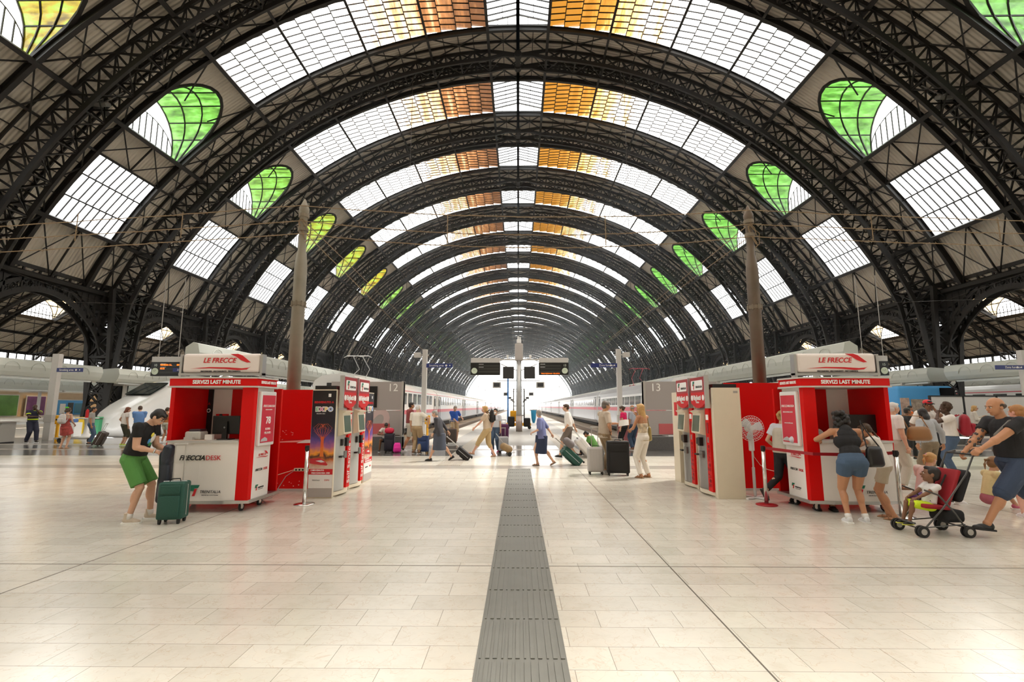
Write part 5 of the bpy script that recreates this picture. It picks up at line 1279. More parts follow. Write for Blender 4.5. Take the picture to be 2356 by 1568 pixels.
        if kind == 'afro':
            random.seed(3); [c.ell(HP(.10 * math.cos(a) * math.cos(b_), -.03 + .10 * math.sin(a) * math.cos(b_), .05 + .10 * math.sin(b_)), (.034,) * 3, n=8) for a, b_ in [(random.uniform(-3.6, .45) if i % 2 else random.uniform(2.7, 6.7), random.uniform(-.4, 1.4)) for i in range(60)]]
        if kind == 'bun': hh((0, -.125, .035), (.038, .036, .038))
        if kind == 'pony':
            c.ell(HP(0, -.115, .05), (.030, .030, .030)); c.tube([HP(0, -.12, .05), HP(0, -.165, .03), HP(0, -.165, -.04) , HP(0, -.14, -.13)], [.020, .030, .026, .008], 8)
        if kind == 'braid':
            for i in range(11): c.ell(HP((.018 if i % 2 else -.006) + hair.get('side', .05), -.085 - .02 * math.sin(i * .3), -.02 - .034 * i), (.024 - .001 * i, .022, .024), n=8)
        if kind == 'bald':
            hh((0, -.045, .005), (.081, .070, .045), n=14); [hh((s * .074, -.02, .01), (.012, .034, .034)) for s in (-1, 1)]
        if kind == 'thin': hh((0, -.035, .03), (.080, .078, .080), n=16)
        hr = remesh(fin(c), 'hair', mt, root, vox, 1)
        if hair.get('tie'): m = MB(); m.ell(HP(0, -.13, .05), (.018, .018, .026), RH); fin(m).build('hair_tie', hair['tie'], hr)
    fin(br).build('eyebrows', hair['m'] if hair else mat('brow', (.05, .03, .02), .8), root)
    J['HP'] = HP; J['fin'] = fin
    if extra: extra(J)
    return J
def cap(J, m_, brim, fwd=1):
    HP, hs, RH = J['HP'], J['hs'], J['RH']; m = MB(); m.ell(HP(0, -.015, .065), (.086 * hs, .100 * hs, .070 * hs), RH, n=16); o = J['fin'](m).build('cap', m_, J['root'], True)
    m = MB(); vs = [HP(x, y, .055 - .02 * (abs(x) > .05)) for x, y in ((-.07, .06 * fwd), (-.055, .14 * fwd), (0, .165 * fwd), (.055, .14 * fwd), (.07, .06 * fwd))]; vs += [q + V(0, 0, .012) for q in vs]
    m.add(vs, [(0, 1, 2, 3, 4), (9, 8, 7, 6, 5), (0, 5, 6, 1), (1, 6, 7, 2), (2, 7, 8, 3), (3, 8, 9, 4), (4, 9, 5, 0)]); J['fin'](m).build('brim', brim, o)
def glasses(J, m_, up=0.0, big=1.0):
    HP, hs, RH = J['HP'], J['hs'], J['RH']; m = MB()
    for s in (-1, 1):
        m.ell(HP(s * .032, .098 - up * .25, .004 + up), (.024 * hs * big, .006 * hs, .017 * hs * big), RH, n=12); m.bar(HP(s * .055, .092 - up * .25, .010 + up), HP(s * .082, -.0, .012 + up * .9), .005, .006)
    m.bar(HP(-.012, .103 - up * .25, .008 + up), HP(.012, .103 - up * .25, .008 + up), .004, .005); J['fin'](m).build('sunglasses', m_, J['root'])
def watch(J, w_, el, m_):
    m = MB(); d = (J[el] - J[w_]).normalized(); p0 = J[w_] + d * .012; m.cyl(p0, p0 + d * .022, .031, .032, 16); m.ell(p0 + d * .011 + V(0, -.026, .01), (.018, .012, .018)); J['fin'](m).build('watch', m_, J['root'], True)
def belt(J, m_):
    m = MB(); a = J['waist'] + J['RL'] @ V(0, 0, -.035); m.cyl(a - V(0, 0, .018), a + V(0, 0, .018), .158 * J['wd'], .158 * J['wd'], 24, sq=.78); J['fin'](m).build('belt', m_, J['root'], True)
def decal(J, name, m_, c, r_, back=False):
    m = MB(); s = -1 if back else 1; q = J['chest'] + J['RU'] @ V(c[0], s * (.112 * J['wd'] + .016), c[1]); m.ell(q, (r_[0], .012, r_[1]), J['RU'], n=14); J['fin'](m).build(name, m_, J['root'], True)
HB = mat('hair_brown', (.055, .028, .012), .6, var=.3, vscale=60); HK = mat('hair_black', (.012, .009, .008), .5, var=.3, vscale=60); HBL = mat('hair_blond', (.50, .30, .11), .6, var=.3, vscale=50); HG = mat('hair_grey', (.30, .28, .26), .6, var=.3, vscale=60); HW = mat('hair_white', (.62, .60, .57), .6); HLB = mat('hair_light_brown', (.22, .12, .05), .6, var=.3, vscale=60)
# ================================================================== the crowd
def tee(cn, c, n='t_shirt', **k): return dict(k='tee', m=cloth(cn, c), n=n, **k)
SN = lambda n, c, **k: dict(k=k.pop('k', 'sneaker'), m=mat('shoe_' + n, c, .6), **k)
def fashion_print(J):
    random.seed(2); 
    for i, c in enumerate(((.9, .9, .85), (.85, .75, .1), (.1, .35, .7), (.05, .3, .1))):
        decal(J, 'shirt_print', mat('print_%d' % i, c, .6), ((-.03, .02, .04, -.01)[i], (.0, .06, -.04, -.09)[i]), ((.05, .07), (.03, .035), (.025, .04), (.04, .03))[i])
# man in green shorts leaning at the left kiosk
def ex(J):
    fashion_print(J); glasses(J, black, .05); watch(J, 'wR', 'elR', chrome)
person('person in black t-shirt and green shorts bending over a trolley handle at the left kiosk', (-5.68, 7.22), 82, 1.74, 'fair', 1.08, 'm', lean=8, bend=12, head=(26, 0), pel=(0, -.02, .905),
       hL=(-.14, .36, .98), eL=(-.5, -1, -.5), hR=(.10, .33, 1.0), eR=(.5, -1, -.4), fL=(-.13, .20, .08), fR=(.16, .08, .08), grip=.95,
       top=tee('black', (.008, .008, .009), sleeve=.5), bottom=dict(k='shorts', m=cloth('green', (.085, .26, .055)), len=.92, w=1.28), hair=dict(k='short', m=HK), shoes=SN('cream', (.55, .46, .36), k='high'), extra=ex, vox=.007)
# woman in black tank top at right kiosk, seen from behind
person('person in black tank top and denim shorts leaning on the right kiosk counter', (4.86, 7.26), 10, 1.66, 'tan', 1.14, 'f', lean=14, bend=8, head=(-6, 10), pel=(0, -.02, .90),
       hL=(-.22, .56, 1.19), eL=(-1, -.2, -.4), hR=(.16, .56, 1.19), eR=(1, -.2, -.4), fL=(-.12, -.02, .08), fR=(.13, .02, .08),
       top=dict(k='tank', m=cloth('blacktank', (.010, .010, .012)), n='tank_top', hem=.06), bottom=dict(k='shorts', m=cloth('denim', (.055, .095, .16)), len=.42, g=.012), hair=dict(k='curly', m=HK, len=.17), shoes=SN('white', (.7, .7, .7), sock=.05), vox=.007)
# girl with a braid
def ex(J):
    decal(J, 'shirt_print', mat('print_grey', (.35, .35, .38), .7), (0, -.02), (.05, .05))
person('child with a long dark braid, white shirt and beige shorts, peering into the right kiosk', (5.50, 7.50), -42, 1.46, 'tan', .82, 'f', lean=10, bend=6, head=(10, -12),
       hL=(-.14, .36, 1.40), eL=(-1, -.2, -.6), hR=(.05, .35, 1.15), eR=(1, -.4, -.4), fL=(-.09, -.10, .08), fR=(.10, .03, .08),
       top=tee('whitetop', (.72, .68, .62), sleeve=.35, hem=.08, flare=1.1), bottom=dict(k='shorts', m=cloth('beige', (.50, .42, .31)), len=.62, w=1.25), hair=dict(k='braid', m=HB, side=.05), shoes=dict(k='sandal', m=mat('sandal_brown', (.28, .17, .08), .6)), extra=ex, vox=.007)
# attendant behind the fan
def ex(J):
    m = MB(); R_ = J['RU']; c = J['chest']; m.ell(J['waist'], (.17, .135, .19), R_, 16); m.ell(c + R_ @ V(0, 0, .01), (.185, .14, .17), R_, 16); m.cyl(c, J['pelv'] + V(0, 0, .0), .185, .20, 20, sq=.72); remesh(J['fin'](m), 'vest', cloth('vest', (.55, .50, .42)), J['root'], .009, 2)
person('person in beige uniform vest and black trousers walking between fan and right kiosk', (4.66, 8.72), 65, 1.62, 'fair', .95, 'f', head=(5, 0), fL=(-.10, -.42, .24), tipL=55, kL=(0, 1, .1), fR=(.09, .05, .08), hL=(-.22, .10, .98), hR=(.22, .2, 1.0),
       top=tee('paleblue', (.62, .64, .70), sleeve=.6, n='blouse'), bottom=dict(k='trousers', m=cloth('blackt', (.012, .012, .014)), len=1.9, w=.95, g=.010), hair=dict(k='bun', m=HBL), shoes=SN('black', (.015, .015, .015), s=rubber), extra=ex)
# clerk inside the right kiosk
def ex(J): glasses(J, black)
person('person in pale blue shirt sitting inside the right kiosk', (5.02, 8.42), 195, 1.7, 'fair', .95, 'm', lean=14, bend=10, head=(10, 0), pel=(0, -.0, .60), fL=(-.12, .30, .08), fR=(.12, .30, .08), hL=(-.15, .32, 1.08), hR=(.15, .32, 1.08), top=tee('paleblue', (.62, .64, .70), sleeve=1.8, n='shirt', collar=True), bottom=dict(k='trousers', m=cloth('blackt', (.012, .012, .014)), len=1.9), hair=dict(k='short', m=HG), shoes=SN('black', (.015, .015, .015), s=rubber))
# tattooed man pushing the stroller
def ex(J):
    for i, (a, b_) in enumerate((('shR', 'elR'), ('elR', 'wR'))):
        m = MB(); random.seed(i); p, q = J[a], J[b_]
        for j in range(18):
            t = .35 + .6 * random.random() if i == 0 else .05 + .85 * random.random(); c = p.lerp(q, t); an = random.uniform(0, 6.28); r_ = (.047 - .008 * t) if i == 0 else .043 - .014 * t
            d = (q - p).normalized(); u = d.cross(V(0, 0, 1)).normalized(); v = d.cross(u); m.ell(c + u * math.cos(an) * r_ + v * math.sin(an) * r_, (.016, .016, .022), d.to_track_quat('Z', 'Y').to_matrix(), n=8)
        J['fin'](m).build('tattoo', mat('tattoo_ink', (.07, .06, .055), .6, var=.6, vscale=40), J['root'], True)
    m = MB(); R_ = J['RU']; m.tube([J['shL'] + R_ @ V(.05, .07, .03), J['chest'] + R_ @ V(0, .145, 0), J['waist'] + R_ @ V(.15, .09, -.02), J['waist'] + R_ @ V(.20, -.05, -.04)], .014, 6); m.tube([J['shL'] + R_ @ V(.05, .07, .03), J['shL'] + R_ @ V(.04, -.07, .03), J['chest'] + R_ @ V(.05, -.145, 0), J['waist'] + R_ @ V(.20, -.05, -.04)], .014, 6); J['fin'](m).build('shoulder_strap', mat('strap_grey', (.25, .24, .22), .8), J['root'])
person('bald person in black t-shirt with tattooed arms, pushing the stroller', (6.50, 6.55), -88, 1.86, 'tan', 1.10, 'm', lean=6, bend=2, head=(0, 0), pel=(0, 0, .89),
       hL=(-.16, .58, 1.0), eL=(-.3, -.6, -.8), hR=(.15, .46, .97), eR=(.3, -.8, -.6), fL=(-.10, .56, .08), tipL=-6, fR=(.12, -.46, .13), tipR=28, grip=1.0,
       top=tee('blackman', (.012, .012, .014), sleeve=.55), bottom=dict(k='shorts', m=cloth('denimdark', (.035, .055, .10)), len=1.05, w=1.3), hair=dict(k='bald', m=HB), shoes=SN('black', (.015, .015, .015), s=rubber), extra=ex, vox=.007)
# person at right frame edge with colourful bag
person('person with bare back and red-blond hair at the right edge behind the stroller pusher', (7.68, 7.55), 20, 1.72, 'pink', 1.0, 'f', head=(5, -30), top=dict(k='strap', m=cloth('stripes', (.6, .1, .2)), n='top'), bottom=dict(k='shorts', m=cloth('denim', (.055, .095, .16)), len=.5), hair=dict(k='short', m=mat('hair_red_blond', (.38, .18, .06), .6, var=.3, vscale=50)), shoes=SN('white', (.7, .7, .7)))
# seated ponytail woman and girl on the floor
person('person with blond ponytail and white shirt sitting on the floor beside the stroller', (7.05, 8.6), 75, 1.66, 'fair', 1.0, 'f', pel=(0, -.1, .14), lean=12, head=(5, 0), fL=(-.16, .55, .08), fR=(.14, .45, .08), kL=(-.4, .3, 1), kR=(.4, .3, 1), hL=(-.18, .38, .42), hR=(.2, .35, .42),
       top=tee('whitefem', (.74, .70, .66), sleeve=.5), bottom=dict(k='shorts', m=cloth('pinkshorts', (.4, .12, .16)), len=.5), hair=dict(k='pony', m=HBL, tie=mat('tie_pink', (.5, .1, .4), .6)), shoes=SN('white', (.7, .7, .7)))
person('girl in pale yellow top with hair tied back, sitting behind the stroller', (7.75, 8.2), 100, 1.42, 'fair', .86, 'f', pel=(0, -.1, .22), lean=10, head=(5, -10), fL=(-.12, .42, .08), fR=(.12, .45, .08), kL=(-.3, .4, 1), kR=(.3, .4, 1), hL=(-.1, .38, .5), hR=(.12, .36, .5),
       top=tee('yellow', (.62, .54, .28), sleeve=.4), bottom=dict(k='shorts', m=cloth('pinkshorts', (.4, .12, .16)), len=.5), hair=dict(k='pony', m=HLB), shoes=SN('pink', (.6, .15, .25)))
# grey shirt man
person('person in light grey long-sleeved shirt and khaki trousers seen from behind', (8.80, 10.6), -12, 1.66, 'tan', .98, 'm', lean=4, head=(6, 10), hL=(-.36, -.02, .92), eL=(-1, -.6, 0), hR=(.36, .0, .90), eR=(1, -.6, 0), fL=(-.17, -.02, .08), fR=(.16, .03, .08),
       top=tee('greyshirt', (.40, .41, .43), sleeve=1.95, n='shirt', hem=.07, collar=True), bottom=dict(k='trousers', m=cloth('khaki', (.22, .17, .11)), len=1.85, w=1.3), hair=dict(k='bob', m=HK, len=.10), shoes=SN('white', (.7, .7, .7)))
# red cap man
def ex(J): cap(J, mat('cap_red', (.60, .02, .03), .6), black)
person('tall person in red cap and white-sleeved varsity top, hand at mouth', (10.05, 12.1), 185, 1.86, 'brown', 1.05, 'm', head=(5, 0), hL=(-.05, .16, 1.50), eL=(-.6, .2, -1), hR=(.24, .12, 1.02), top=tee('whitefem', (.74, .70, .66), sleeve=.9), bottom=dict(k='trousers', m=cloth('blackt', (.012, .012, .014)), len=1.9), hair=dict(k='short', m=HK), shoes=SN('black', (.015, .015, .015)), extra=ex)
# red backpack person
person('person with curly hair, white t-shirt and jeans carrying a red backpack', (10.05, 11.5), -60, 1.76, 'dark', 1.05, 'm', head=(8, 0), hL=(-.04, .2, 1.48), eL=(-.8, .4, -1), hR=(.10, .26, 1.12), eR=(.8, -.4, -.6), top=tee('whitefem', (.74, .70, .66), sleeve=.6), bottom=dict(k='trousers', m=cloth('jeans', (.06, .10, .17)), len=1.9), hair=dict(k='afro', m=mat('hair_afro', (.05, .025, .012), .8)), shoes=SN('white', (.7, .7, .7)))
# old man with white hair behind right kiosk
person('elderly person with white hair, white polo and stone trousers standing behind the right kiosk', (7.62, 10.05), 95, 1.78, 'fair', 1.12, 'm', head=(5, 0), top=tee('whitefem', (.74, .70, .66), sleeve=.7, collar=True, n='polo_shirt'), bottom=dict(k='trousers', m=cloth('stone', (.52, .50, .42)), len=1.9, w=1.2), hair=dict(k='short', m=HW), shoes=SN('brown', (.2, .1, .05)))
# sunglasses woman far, vested workers
def ex(J): glasses(J, black, 0, 1.25)
person('blond person in sunglasses and cream scarf near the white barrier', (19.6, 21.2), 120, 1.74, 'fair', .95, 'f', hL=(.05, .28, 1.25), hR=(.12, .26, 1.15), top=tee('cream', (.62, .57, .50), sleeve=1.9, n='jacket', hem=.1), bottom=dict(k='trousers', m=cloth('blackt', (.012, .012, .014)), len=1.9), hair=dict(k='bob', m=HBL, len=.1), shoes=SN('black', (.015, .015, .015)), extra=ex, vox=.012)
hiv = cloth('orangehivis', (.85, .16, .01))
person('worker in orange high-visibility vest by the yellow cart in front of the blue newsstand', (17.9, 22.5), 110, 1.74, 'tan', 1.0, 'm', hL=(-.3, .3, 1.1), hR=(.2, .3, 1.1), top=dict(k='tee', m=hiv, n='vest', sleeve=.2), bottom=dict(k='trousers', m=cloth('navy', (.02, .025, .05)), len=1.9), hair=dict(k='short', m=HK), shoes=SN('black', (.015, .015, .015)), vox=.012)
def ex(J): cap(J, mat('cap_cream', (.60, .55, .42), .6), mat('cap_cream', (.60, .55, .42), .6))
person('person in cream cap and black jacket next to the orange-vested worker', (18.0, 21.6), 170, 1.70, 'tan', 1.0, 'm', top=tee('blackman', (.012, .012, .014), sleeve=1.9, n='jacket'), bottom=dict(k='trousers', m=cloth('navy', (.02, .025, .05)), len=1.9), hair=dict(k='short', m=HK), shoes=SN('black', (.015, .015, .015)), extra=ex, vox=.012)
person('dark-haired person in black and white walking with a dark bag beyond the grey-shirted one', (12.3, 15.6), 100, 1.66, 'brown', .95, 'm', fL=(-.1, .2, .08), fR=(.1, -.25, .1), tipR=20, top=tee('blackman', (.012, .012, .014), sleeve=1.9, n='jacket'), bottom=dict(k='trousers', m=cloth('blackt', (.012, .012, .014)), len=1.9), hair=dict(k='short', m=HK), shoes=SN('black', (.015, .015, .015)), vox=.010)
# ---- middle group right
def ex(J): watch(J, 'wR', 'elR', mat('strap_brown', (.1, .05, .03), .6)); belt(J, mat('strap_brown', (.1, .05, .03), .6))
person('person in beige short-sleeved shirt and khaki trousers reading a white sheet, hand on hip', (2.16, 12.35), 75, 1.84, 'tan', 1.0, 'm', head=(8, 0), hL=(-.2, .38, 1.16), eL=(-.5, -1, -.6), hR=(.17, .09, .98), eR=(1, -.5, 0), fL=(-.12, .02, .08), fR=(.10, .0, .08),
       top=tee('beigeshirt', (.44, .36, .28), sleeve=.9, n='shirt', hem=.14, collar=True, flare=1.05), bottom=dict(k='trousers', m=cloth('khaki2', (.26, .18, .10)), len=1.95, w=1.15), hair=dict(k='short', m=mat('hair_salt', (.12, .10, .085), .6)), shoes=SN('white', (.7, .7, .7)), extra=ex)
person('person with long wavy blond hair, floral top and white trousers, phone at ear', (2.95, 11.65), -35, 1.76, 'tan', .92, 'f', head=(2, -12), hL=(-.12, .26, 1.10), eL=(-.8, -.5, -.6), hR=(.0, .17, 1.42), eR=(.8, -.2, -1), fL=(-.12, .0, .08), fR=(.12, -.02, .08),
       top=dict(k='strap', m=cloth('floral', (.60, .50, .36), var=.8), n='floral_top', hem=.13), bottom=dict(k='trousers', m=cloth('whitejeans', (.76, .71, .64)), len=1.98, w=1.0), hair=dict(k='long', m=HBL, len=.26), shoes=dict(k='sandal', m=mat('sandal_brown', (.28, .17, .08), .6)))
person('person in bright pink top and black trousers turned towards the sheet reader', (4.0, 18.6), -60, 1.72, 'fair', 1.0, 'f', head=(10, 0), top=tee('pink', (.72, .01, .12), sleeve=.5), bottom=dict(k='trousers', m=cloth('blackt', (.012, .012, .014)), len=1.6, w=1.0), hair=dict(k='bun', m=HB), shoes=dict(k='sandal', m=mat('sandal_brown', (.28, .17, .08), .6)), vox=.009)
person('older balding person in light blue shirt and jeans behind the one in pink', (4.45, 18.9), -35, 1.76, 'tan', 1.05, 'm', head=(8, 0), top=tee('lightblue', (.42, .46, .54), sleeve=.8, collar=True, n='shirt'), bottom=dict(k='trousers', m=cloth('jeans', (.06, .10, .17)), len=1.95, w=1.1), hair=dict(k='bald', m=HG), shoes=SN('brown', (.2, .1, .05)), vox=.009)
def ex(J): belt(J, black)
person('person in white shirt and grey shorts walking left and pulling a white hard suitcase', (1.66, 16.2), -80, 1.78, 'fair', 1.0, 'm', lean=3, head=(0, 0), hL=(-.24, .10, .92), hR=(.22, -.20, .90), eR=(.4, -1, -.1), fL=(-.10, .28, .09), tipL=-4, fR=(.11, -.20, .10), tipR=14, grip=1.0,
       top=tee('whiteshirt', (.78, .74, .70), sleeve=1.35, n='shirt', collar=True), bottom=dict(k='shorts', m=cloth('greyshorts', (.16, .13, .11)), len=.98, w=1.2), hair=dict(k='short', m=HB), shoes=SN('black', (.015, .015, .015), s=rubber), extra=ex, vox=.009)
person('elderly nun-like person in blue blouse and navy skirt pulling a green suitcase', (.66, 14.05), -75, 1.60, 'fair', 1.06, 'f', lean=4, head=(0, 38), hL=(-.22, .22, 1.02), hR=(.20, -.30, .92), eR=(.5, -.6, -.1), fL=(-.09, .12, .08), fR=(.10, -.34, .12), tipR=26, grip=.9,
       top=tee('blueblouse', (.15, .17, .34), sleeve=1.1, n='blouse', hem=.16, flare=1.1), bottom=dict(k='skirt', m=cloth('navyskirt', (.018, .028, .07)), z=.36, flare=1.25), hair=dict(k='short', m=HG), shoes=dict(k='sandal', m=mat('sandal_black', (.02, .02, .02), .6)), vox=.009)
# ---- middle group left
person('elderly person in grey jacket and long grey skirt walking left with a black trolley', (-2.45, 15.15), -85, 1.60, 'fair', 1.08, 'f', lean=8, bend=4, head=(5, 0), hL=(-.10, .20, .90), hR=(.22, -.28, .90), eR=(.5, -.6, -.1), fL=(-.09, .30, .08), fR=(.10, -.40, .14), tipR=30,
       top=tee('greyjacket', (.045, .045, .055), sleeve=1.85, n='jacket', hem=.16, flare=1.1), bottom=dict(k='skirt', m=cloth('greyskirt', (.06, .07, .10)), z=.36, flare=1.5), hair=dict(k='short', m=HG), shoes=SN('black', (.015, .015, .015), s=rubber), vox=.009)
def ex(J): belt(J, black)
person('old white-haired person in white polo and tan trousers leaning against the post', (-3.65, 17.45), 20, 1.74, 'fair', 1.14, 'm', head=(5, 0), hR=(.42, .10, 1.02), eR=(1, -.2, 0), top=tee('whitepolo', (.76, .72, .64), sleeve=.8, collar=True, n='polo_shirt'), bottom=dict(k='trousers', m=cloth('tan', (.42, .30, .17)), len=1.92, w=1.2), hair=dict(k='thin', m=HW), shoes=SN('brown', (.2, .1, .05)), extra=ex, vox=.009)
person('dark-haired person in dark red top mostly hidden behind the old one in white polo', (-4.1, 18.3), 60, 1.86, 'tan', 1.0, 'm', fL=(-.10, .2, .08), fR=(.10, -.25, .08), top=tee('darkred', (.25, .05, .05), sleeve=.6), bottom=dict(k='shorts', m=cloth('stone', (.52, .50, .42)), len=.9), hair=dict(k='short', m=HK), shoes=SN('white', (.7, .7, .7), sock=.05, sm=black), vox=.010)
person('boy in white t-shirt sitting on the stone ledge behind a dark suitcase', (-4.98, 18.35), 170, 1.50, 'brown', .9, 'm', pel=(0, -.02, .48), lean=14, head=(22, 0), hL=(.02, .30, .74), hR=(.10, .32, .72), eL=(-1, 0, -.3), eR=(1, 0, -.3), fL=(-.22, .38, .08), fR=(.24, .36, .08), kL=(-.2, 1, 1), kR=(.2, 1, 1), top=tee('whitefem', (.74, .70, .66), sleeve=.6), bottom=dict(k='shorts', m=cloth('navy', (.02, .025, .05)), len=.7), hair=dict(k='short', m=HK), shoes=SN('black', (.015, .015, .015)), vox=.008)
person('person in blue polo and tan shorts holding the handle of a brown suitcase', (-2.98, 22.6), 150, 1.74, 'fair', 1.0, 'm', head=(15, 0), hR=(-.02, .22, .98), hL=(-.34, .12, 1.12), top=tee('bluepolo', (.02, .09, .42), sleeve=.7, collar=True, n='polo_shirt'), bottom=dict(k='shorts', m=cloth('tan', (.42, .30, .17)), len=.95), hair=dict(k='short', m=HG), shoes=SN('white', (.7, .7, .7)), vox=.010)
person('blond person in beige shirt and cropped trousers walking left with a black backpack', (-1.05, 16.35), -80, 1.72, 'pink', 1.02, 'f', lean=4, hL=(-.2, .38, .98), eL=(-.3, -1, -.2), hR=(.2, -.1, .95), fL=(-.10, .50, .10), tipL=-12, fR=(.11, -.22, .08), tipR=8,
       top=tee('beigetop', (.58, .46, .34), sleeve=.7, hem=.12, n='shirt'), bottom=dict(k='trousers', m=cloth('khaki3', (.50, .36, .18)), len=1.42, w=1.15), hair=dict(k='bob', m=HBL, len=.08), shoes=dict(k='sandal', m=mat('sandal_brown', (.28, .17, .08), .6)), vox=.009)
person('dark-haired person in a pale face mask just behind the blond walker', (-.84, 17.9), 195, 1.62, 'fair', .95, 'f', top=tee('paleblue', (.62, .64, .70), sleeve=.6), bottom=dict(k='trousers', m=cloth('jeans', (.06, .10, .17)), len=1.9), hair=dict(k='bun', m=HK), shoes=SN('pinkblue', (.5, .08, .25)), vox=.010,
       extra=lambda J: (lambda m: J['fin'](m).build('face_mask', inkw, J['root'], True))(MB().ell(J['HP'](0, .075, -.045), (.052, .045, .045), J['RH'], n=12)))
# ---- far left
def ex(J):
    for a, b_ in (('shL', 'elL'), ('shR', 'elR')):
        m = MB(); p, q = J[a], J[b_]; m.cyl(p.lerp(q, .45), p.lerp(q, .58), .088, .086, 16); J['fin'](m).build('yellow_band', mat('hivis_yellow', (.62, .85, .02), .5), J['root'])
    m = MB(); c = J['pelv'] + V(0, 0, .10); m.cyl(c, c + V(0, 0, .05), .195, .195, 22, sq=.75); J['fin'](m).build('yellow_band', mat('hivis_yellow', (.62, .85, .02), .5), J['root'])
    m = MB(); m.cyl(J['neck'] + V(0, .01, -.03), J['neck'] + V(0, .015, .015), .082, .070, 16); J['fin'](m).build('collar', mat('hivis_yellow', (.62, .85, .02), .5), J['root'])
person('guard in navy uniform with yellow bands leaning by the information desk, hand at mouth', (-22.6, 22.35), 110, 1.80, 'dark', 1.08, 'm', head=(5, 0), hL=(.02, .20, 1.50), eL=(-.6, .5, -1), hR=(-.02, .22, 1.16), eR=(1, 0, -.4), fL=(-.10, .25, .08), fR=(.12, -.05, .08), top=tee('navyuniform', (.018, .02, .04), sleeve=.75, n='uniform_shirt'), bottom=dict(k='trousers', m=cloth('navyuniform', (.018, .02, .04)), len=1.95, w=1.2), hair=dict(k='thin', m=HK), shoes=SN('black', (.015, .015, .015)), extra=ex, vox=.010)
person('person in red patterned strap dress with a white backpack, seen from behind', (-18.05, 19.2), -10, 1.66, 'fair', .95, 'f', head=(0, 10), hL=(-.20, .12, .98), hR=(.18, .22, 1.0), top=dict(k='strap', m=cloth('reddress', (.42, .07, .06), var=.7), n='dress_top'), bottom=dict(k='skirt', m=cloth('reddress', (.42, .07, .06), var=.7), z=.60, flare=1.35, n='dress_skirt'), hair=dict(k='bob', m=HB, len=.03), shoes=dict(k='sandal', m=mat('sandal_brown', (.28, .17, .08), .6)), vox=.010,
       extra=lambda J: (lambda m: J['fin'](m).build('hair_bow', mat('bow_green', (.15, .7, .05), .6), J['root'], True))(MB().ell(J['HP'](.02, -.08, .12), (.05, .03, .03), J['RH'], n=10).ell(J['HP'](-.06, -.07, .12), (.045, .03, .03), J['RH'], n=10)))
person('red-haired person in white top and dark cropped trousers at a brown suitcase', (-16.95, 20.75), 30, 1.68, 'fair', .95, 'f', head=(14, 20), hL=(-.30, .08, .96), top=tee('whitefem', (.74, .70, .66), sleeve=.5, hem=.08), bottom=dict(k='trousers', m=cloth('olive', (.06, .06, .04)), len=1.3, w=1.2), hair=dict(k='bob', m=mat('hair_auburn', (.16, .045, .02), .6), len=.12), shoes=SN('lime', (.5, .7, .1)), vox=.010)
person('person in blue t-shirt and dark green shorts looking down beside the red-haired one', (-16.3, 20.7), -40, 1.74, 'fair', 1.04, 'm', head=(24, 0), hL=(-.05, .28, 1.10), hR=(.05, .28, 1.10), top=tee('skyblue', (.13, .26, .55), sleeve=.7), bottom=dict(k='shorts', m=cloth('darkgreen', (.035, .045, .03)), len=.95, w=1.2), hair=dict(k='short', m=HB), shoes=SN('white', (.7, .7, .7)), vox=.010)
person('person with ponytail and orange top seen from behind at the locomotive', (-16.3, 22.3), 0, 1.66, 'tan', .92, 'f', top=dict(k='strap', m=cloth('orangetop', (.45, .16, .05)), n='top'), bottom=dict(k='shorts', m=cloth('stone', (.52, .50, .42)), len=.6), hair=dict(k='pony', m=HB), shoes=SN('white', (.7, .7, .7)), vox=.012)
person('distant person in blue shirt on the platform beside the lattice pier', (-29.5, 36.0), 60, 1.75, 'tan', 1.0, 'm', top=tee('bluefar', (.02, .10, .25), sleeve=.7), bottom=dict(k='trousers', m=cloth('navy', (.02, .025, .05)), len=1.9), hair=dict(k='short', m=HK), shoes=SN('black', (.015, .015, .015)), vox=.014)
person('person in dark clothes with a pink bag half hidden between locomotive and left kiosk', (-7.6, 10.9), 160, 1.66, 'tan', .95, 'f', top=tee('blackman', (.012, .012, .014), sleeve=.8), bottom=dict(k='trousers', m=cloth('navy', (.02, .025, .05)), len=1.9), hair=dict(k='long', m=HK, len=.2), shoes=SN('pink', (.6, .15, .25)), vox=.010)
person('person in dark jeans behind the one in the red dress, near the green bin', (-18.9, 21.3), 60, 1.68, 'tan', .95, 'm', top=tee('stripe', (.35, .33, .30), sleeve=.7), bottom=dict(k='trousers', m=cloth('jeans', (.06, .10, .17)), len=1.9, w=.9), hair=dict(k='short', m=HK), shoes=SN('black', (.015, .015, .015)), vox=.012)
person('person in green top sitting low on the floor behind the silver suitcase', (2.55, 16.6), -60, 1.6, 'tan', 1.0, 'f', pel=(0, -.1, .25), lean=30, head=(20, 0), fL=(-.12, .5, .08), fR=(.12, .45, .08), kL=(-.3, .3, 1), kR=(.3, .3, 1), hL=(-.1, .45, .3), hR=(.12, .45, .3), top=tee('greentop', (.08, .22, .04), sleeve=.6), bottom=dict(k='trousers', m=cloth('blackt', (.012, .012, .014)), len=1.9), hair=dict(k='short', m=HK), shoes=SN('black', (.015, .015, .015)), vox=.010)
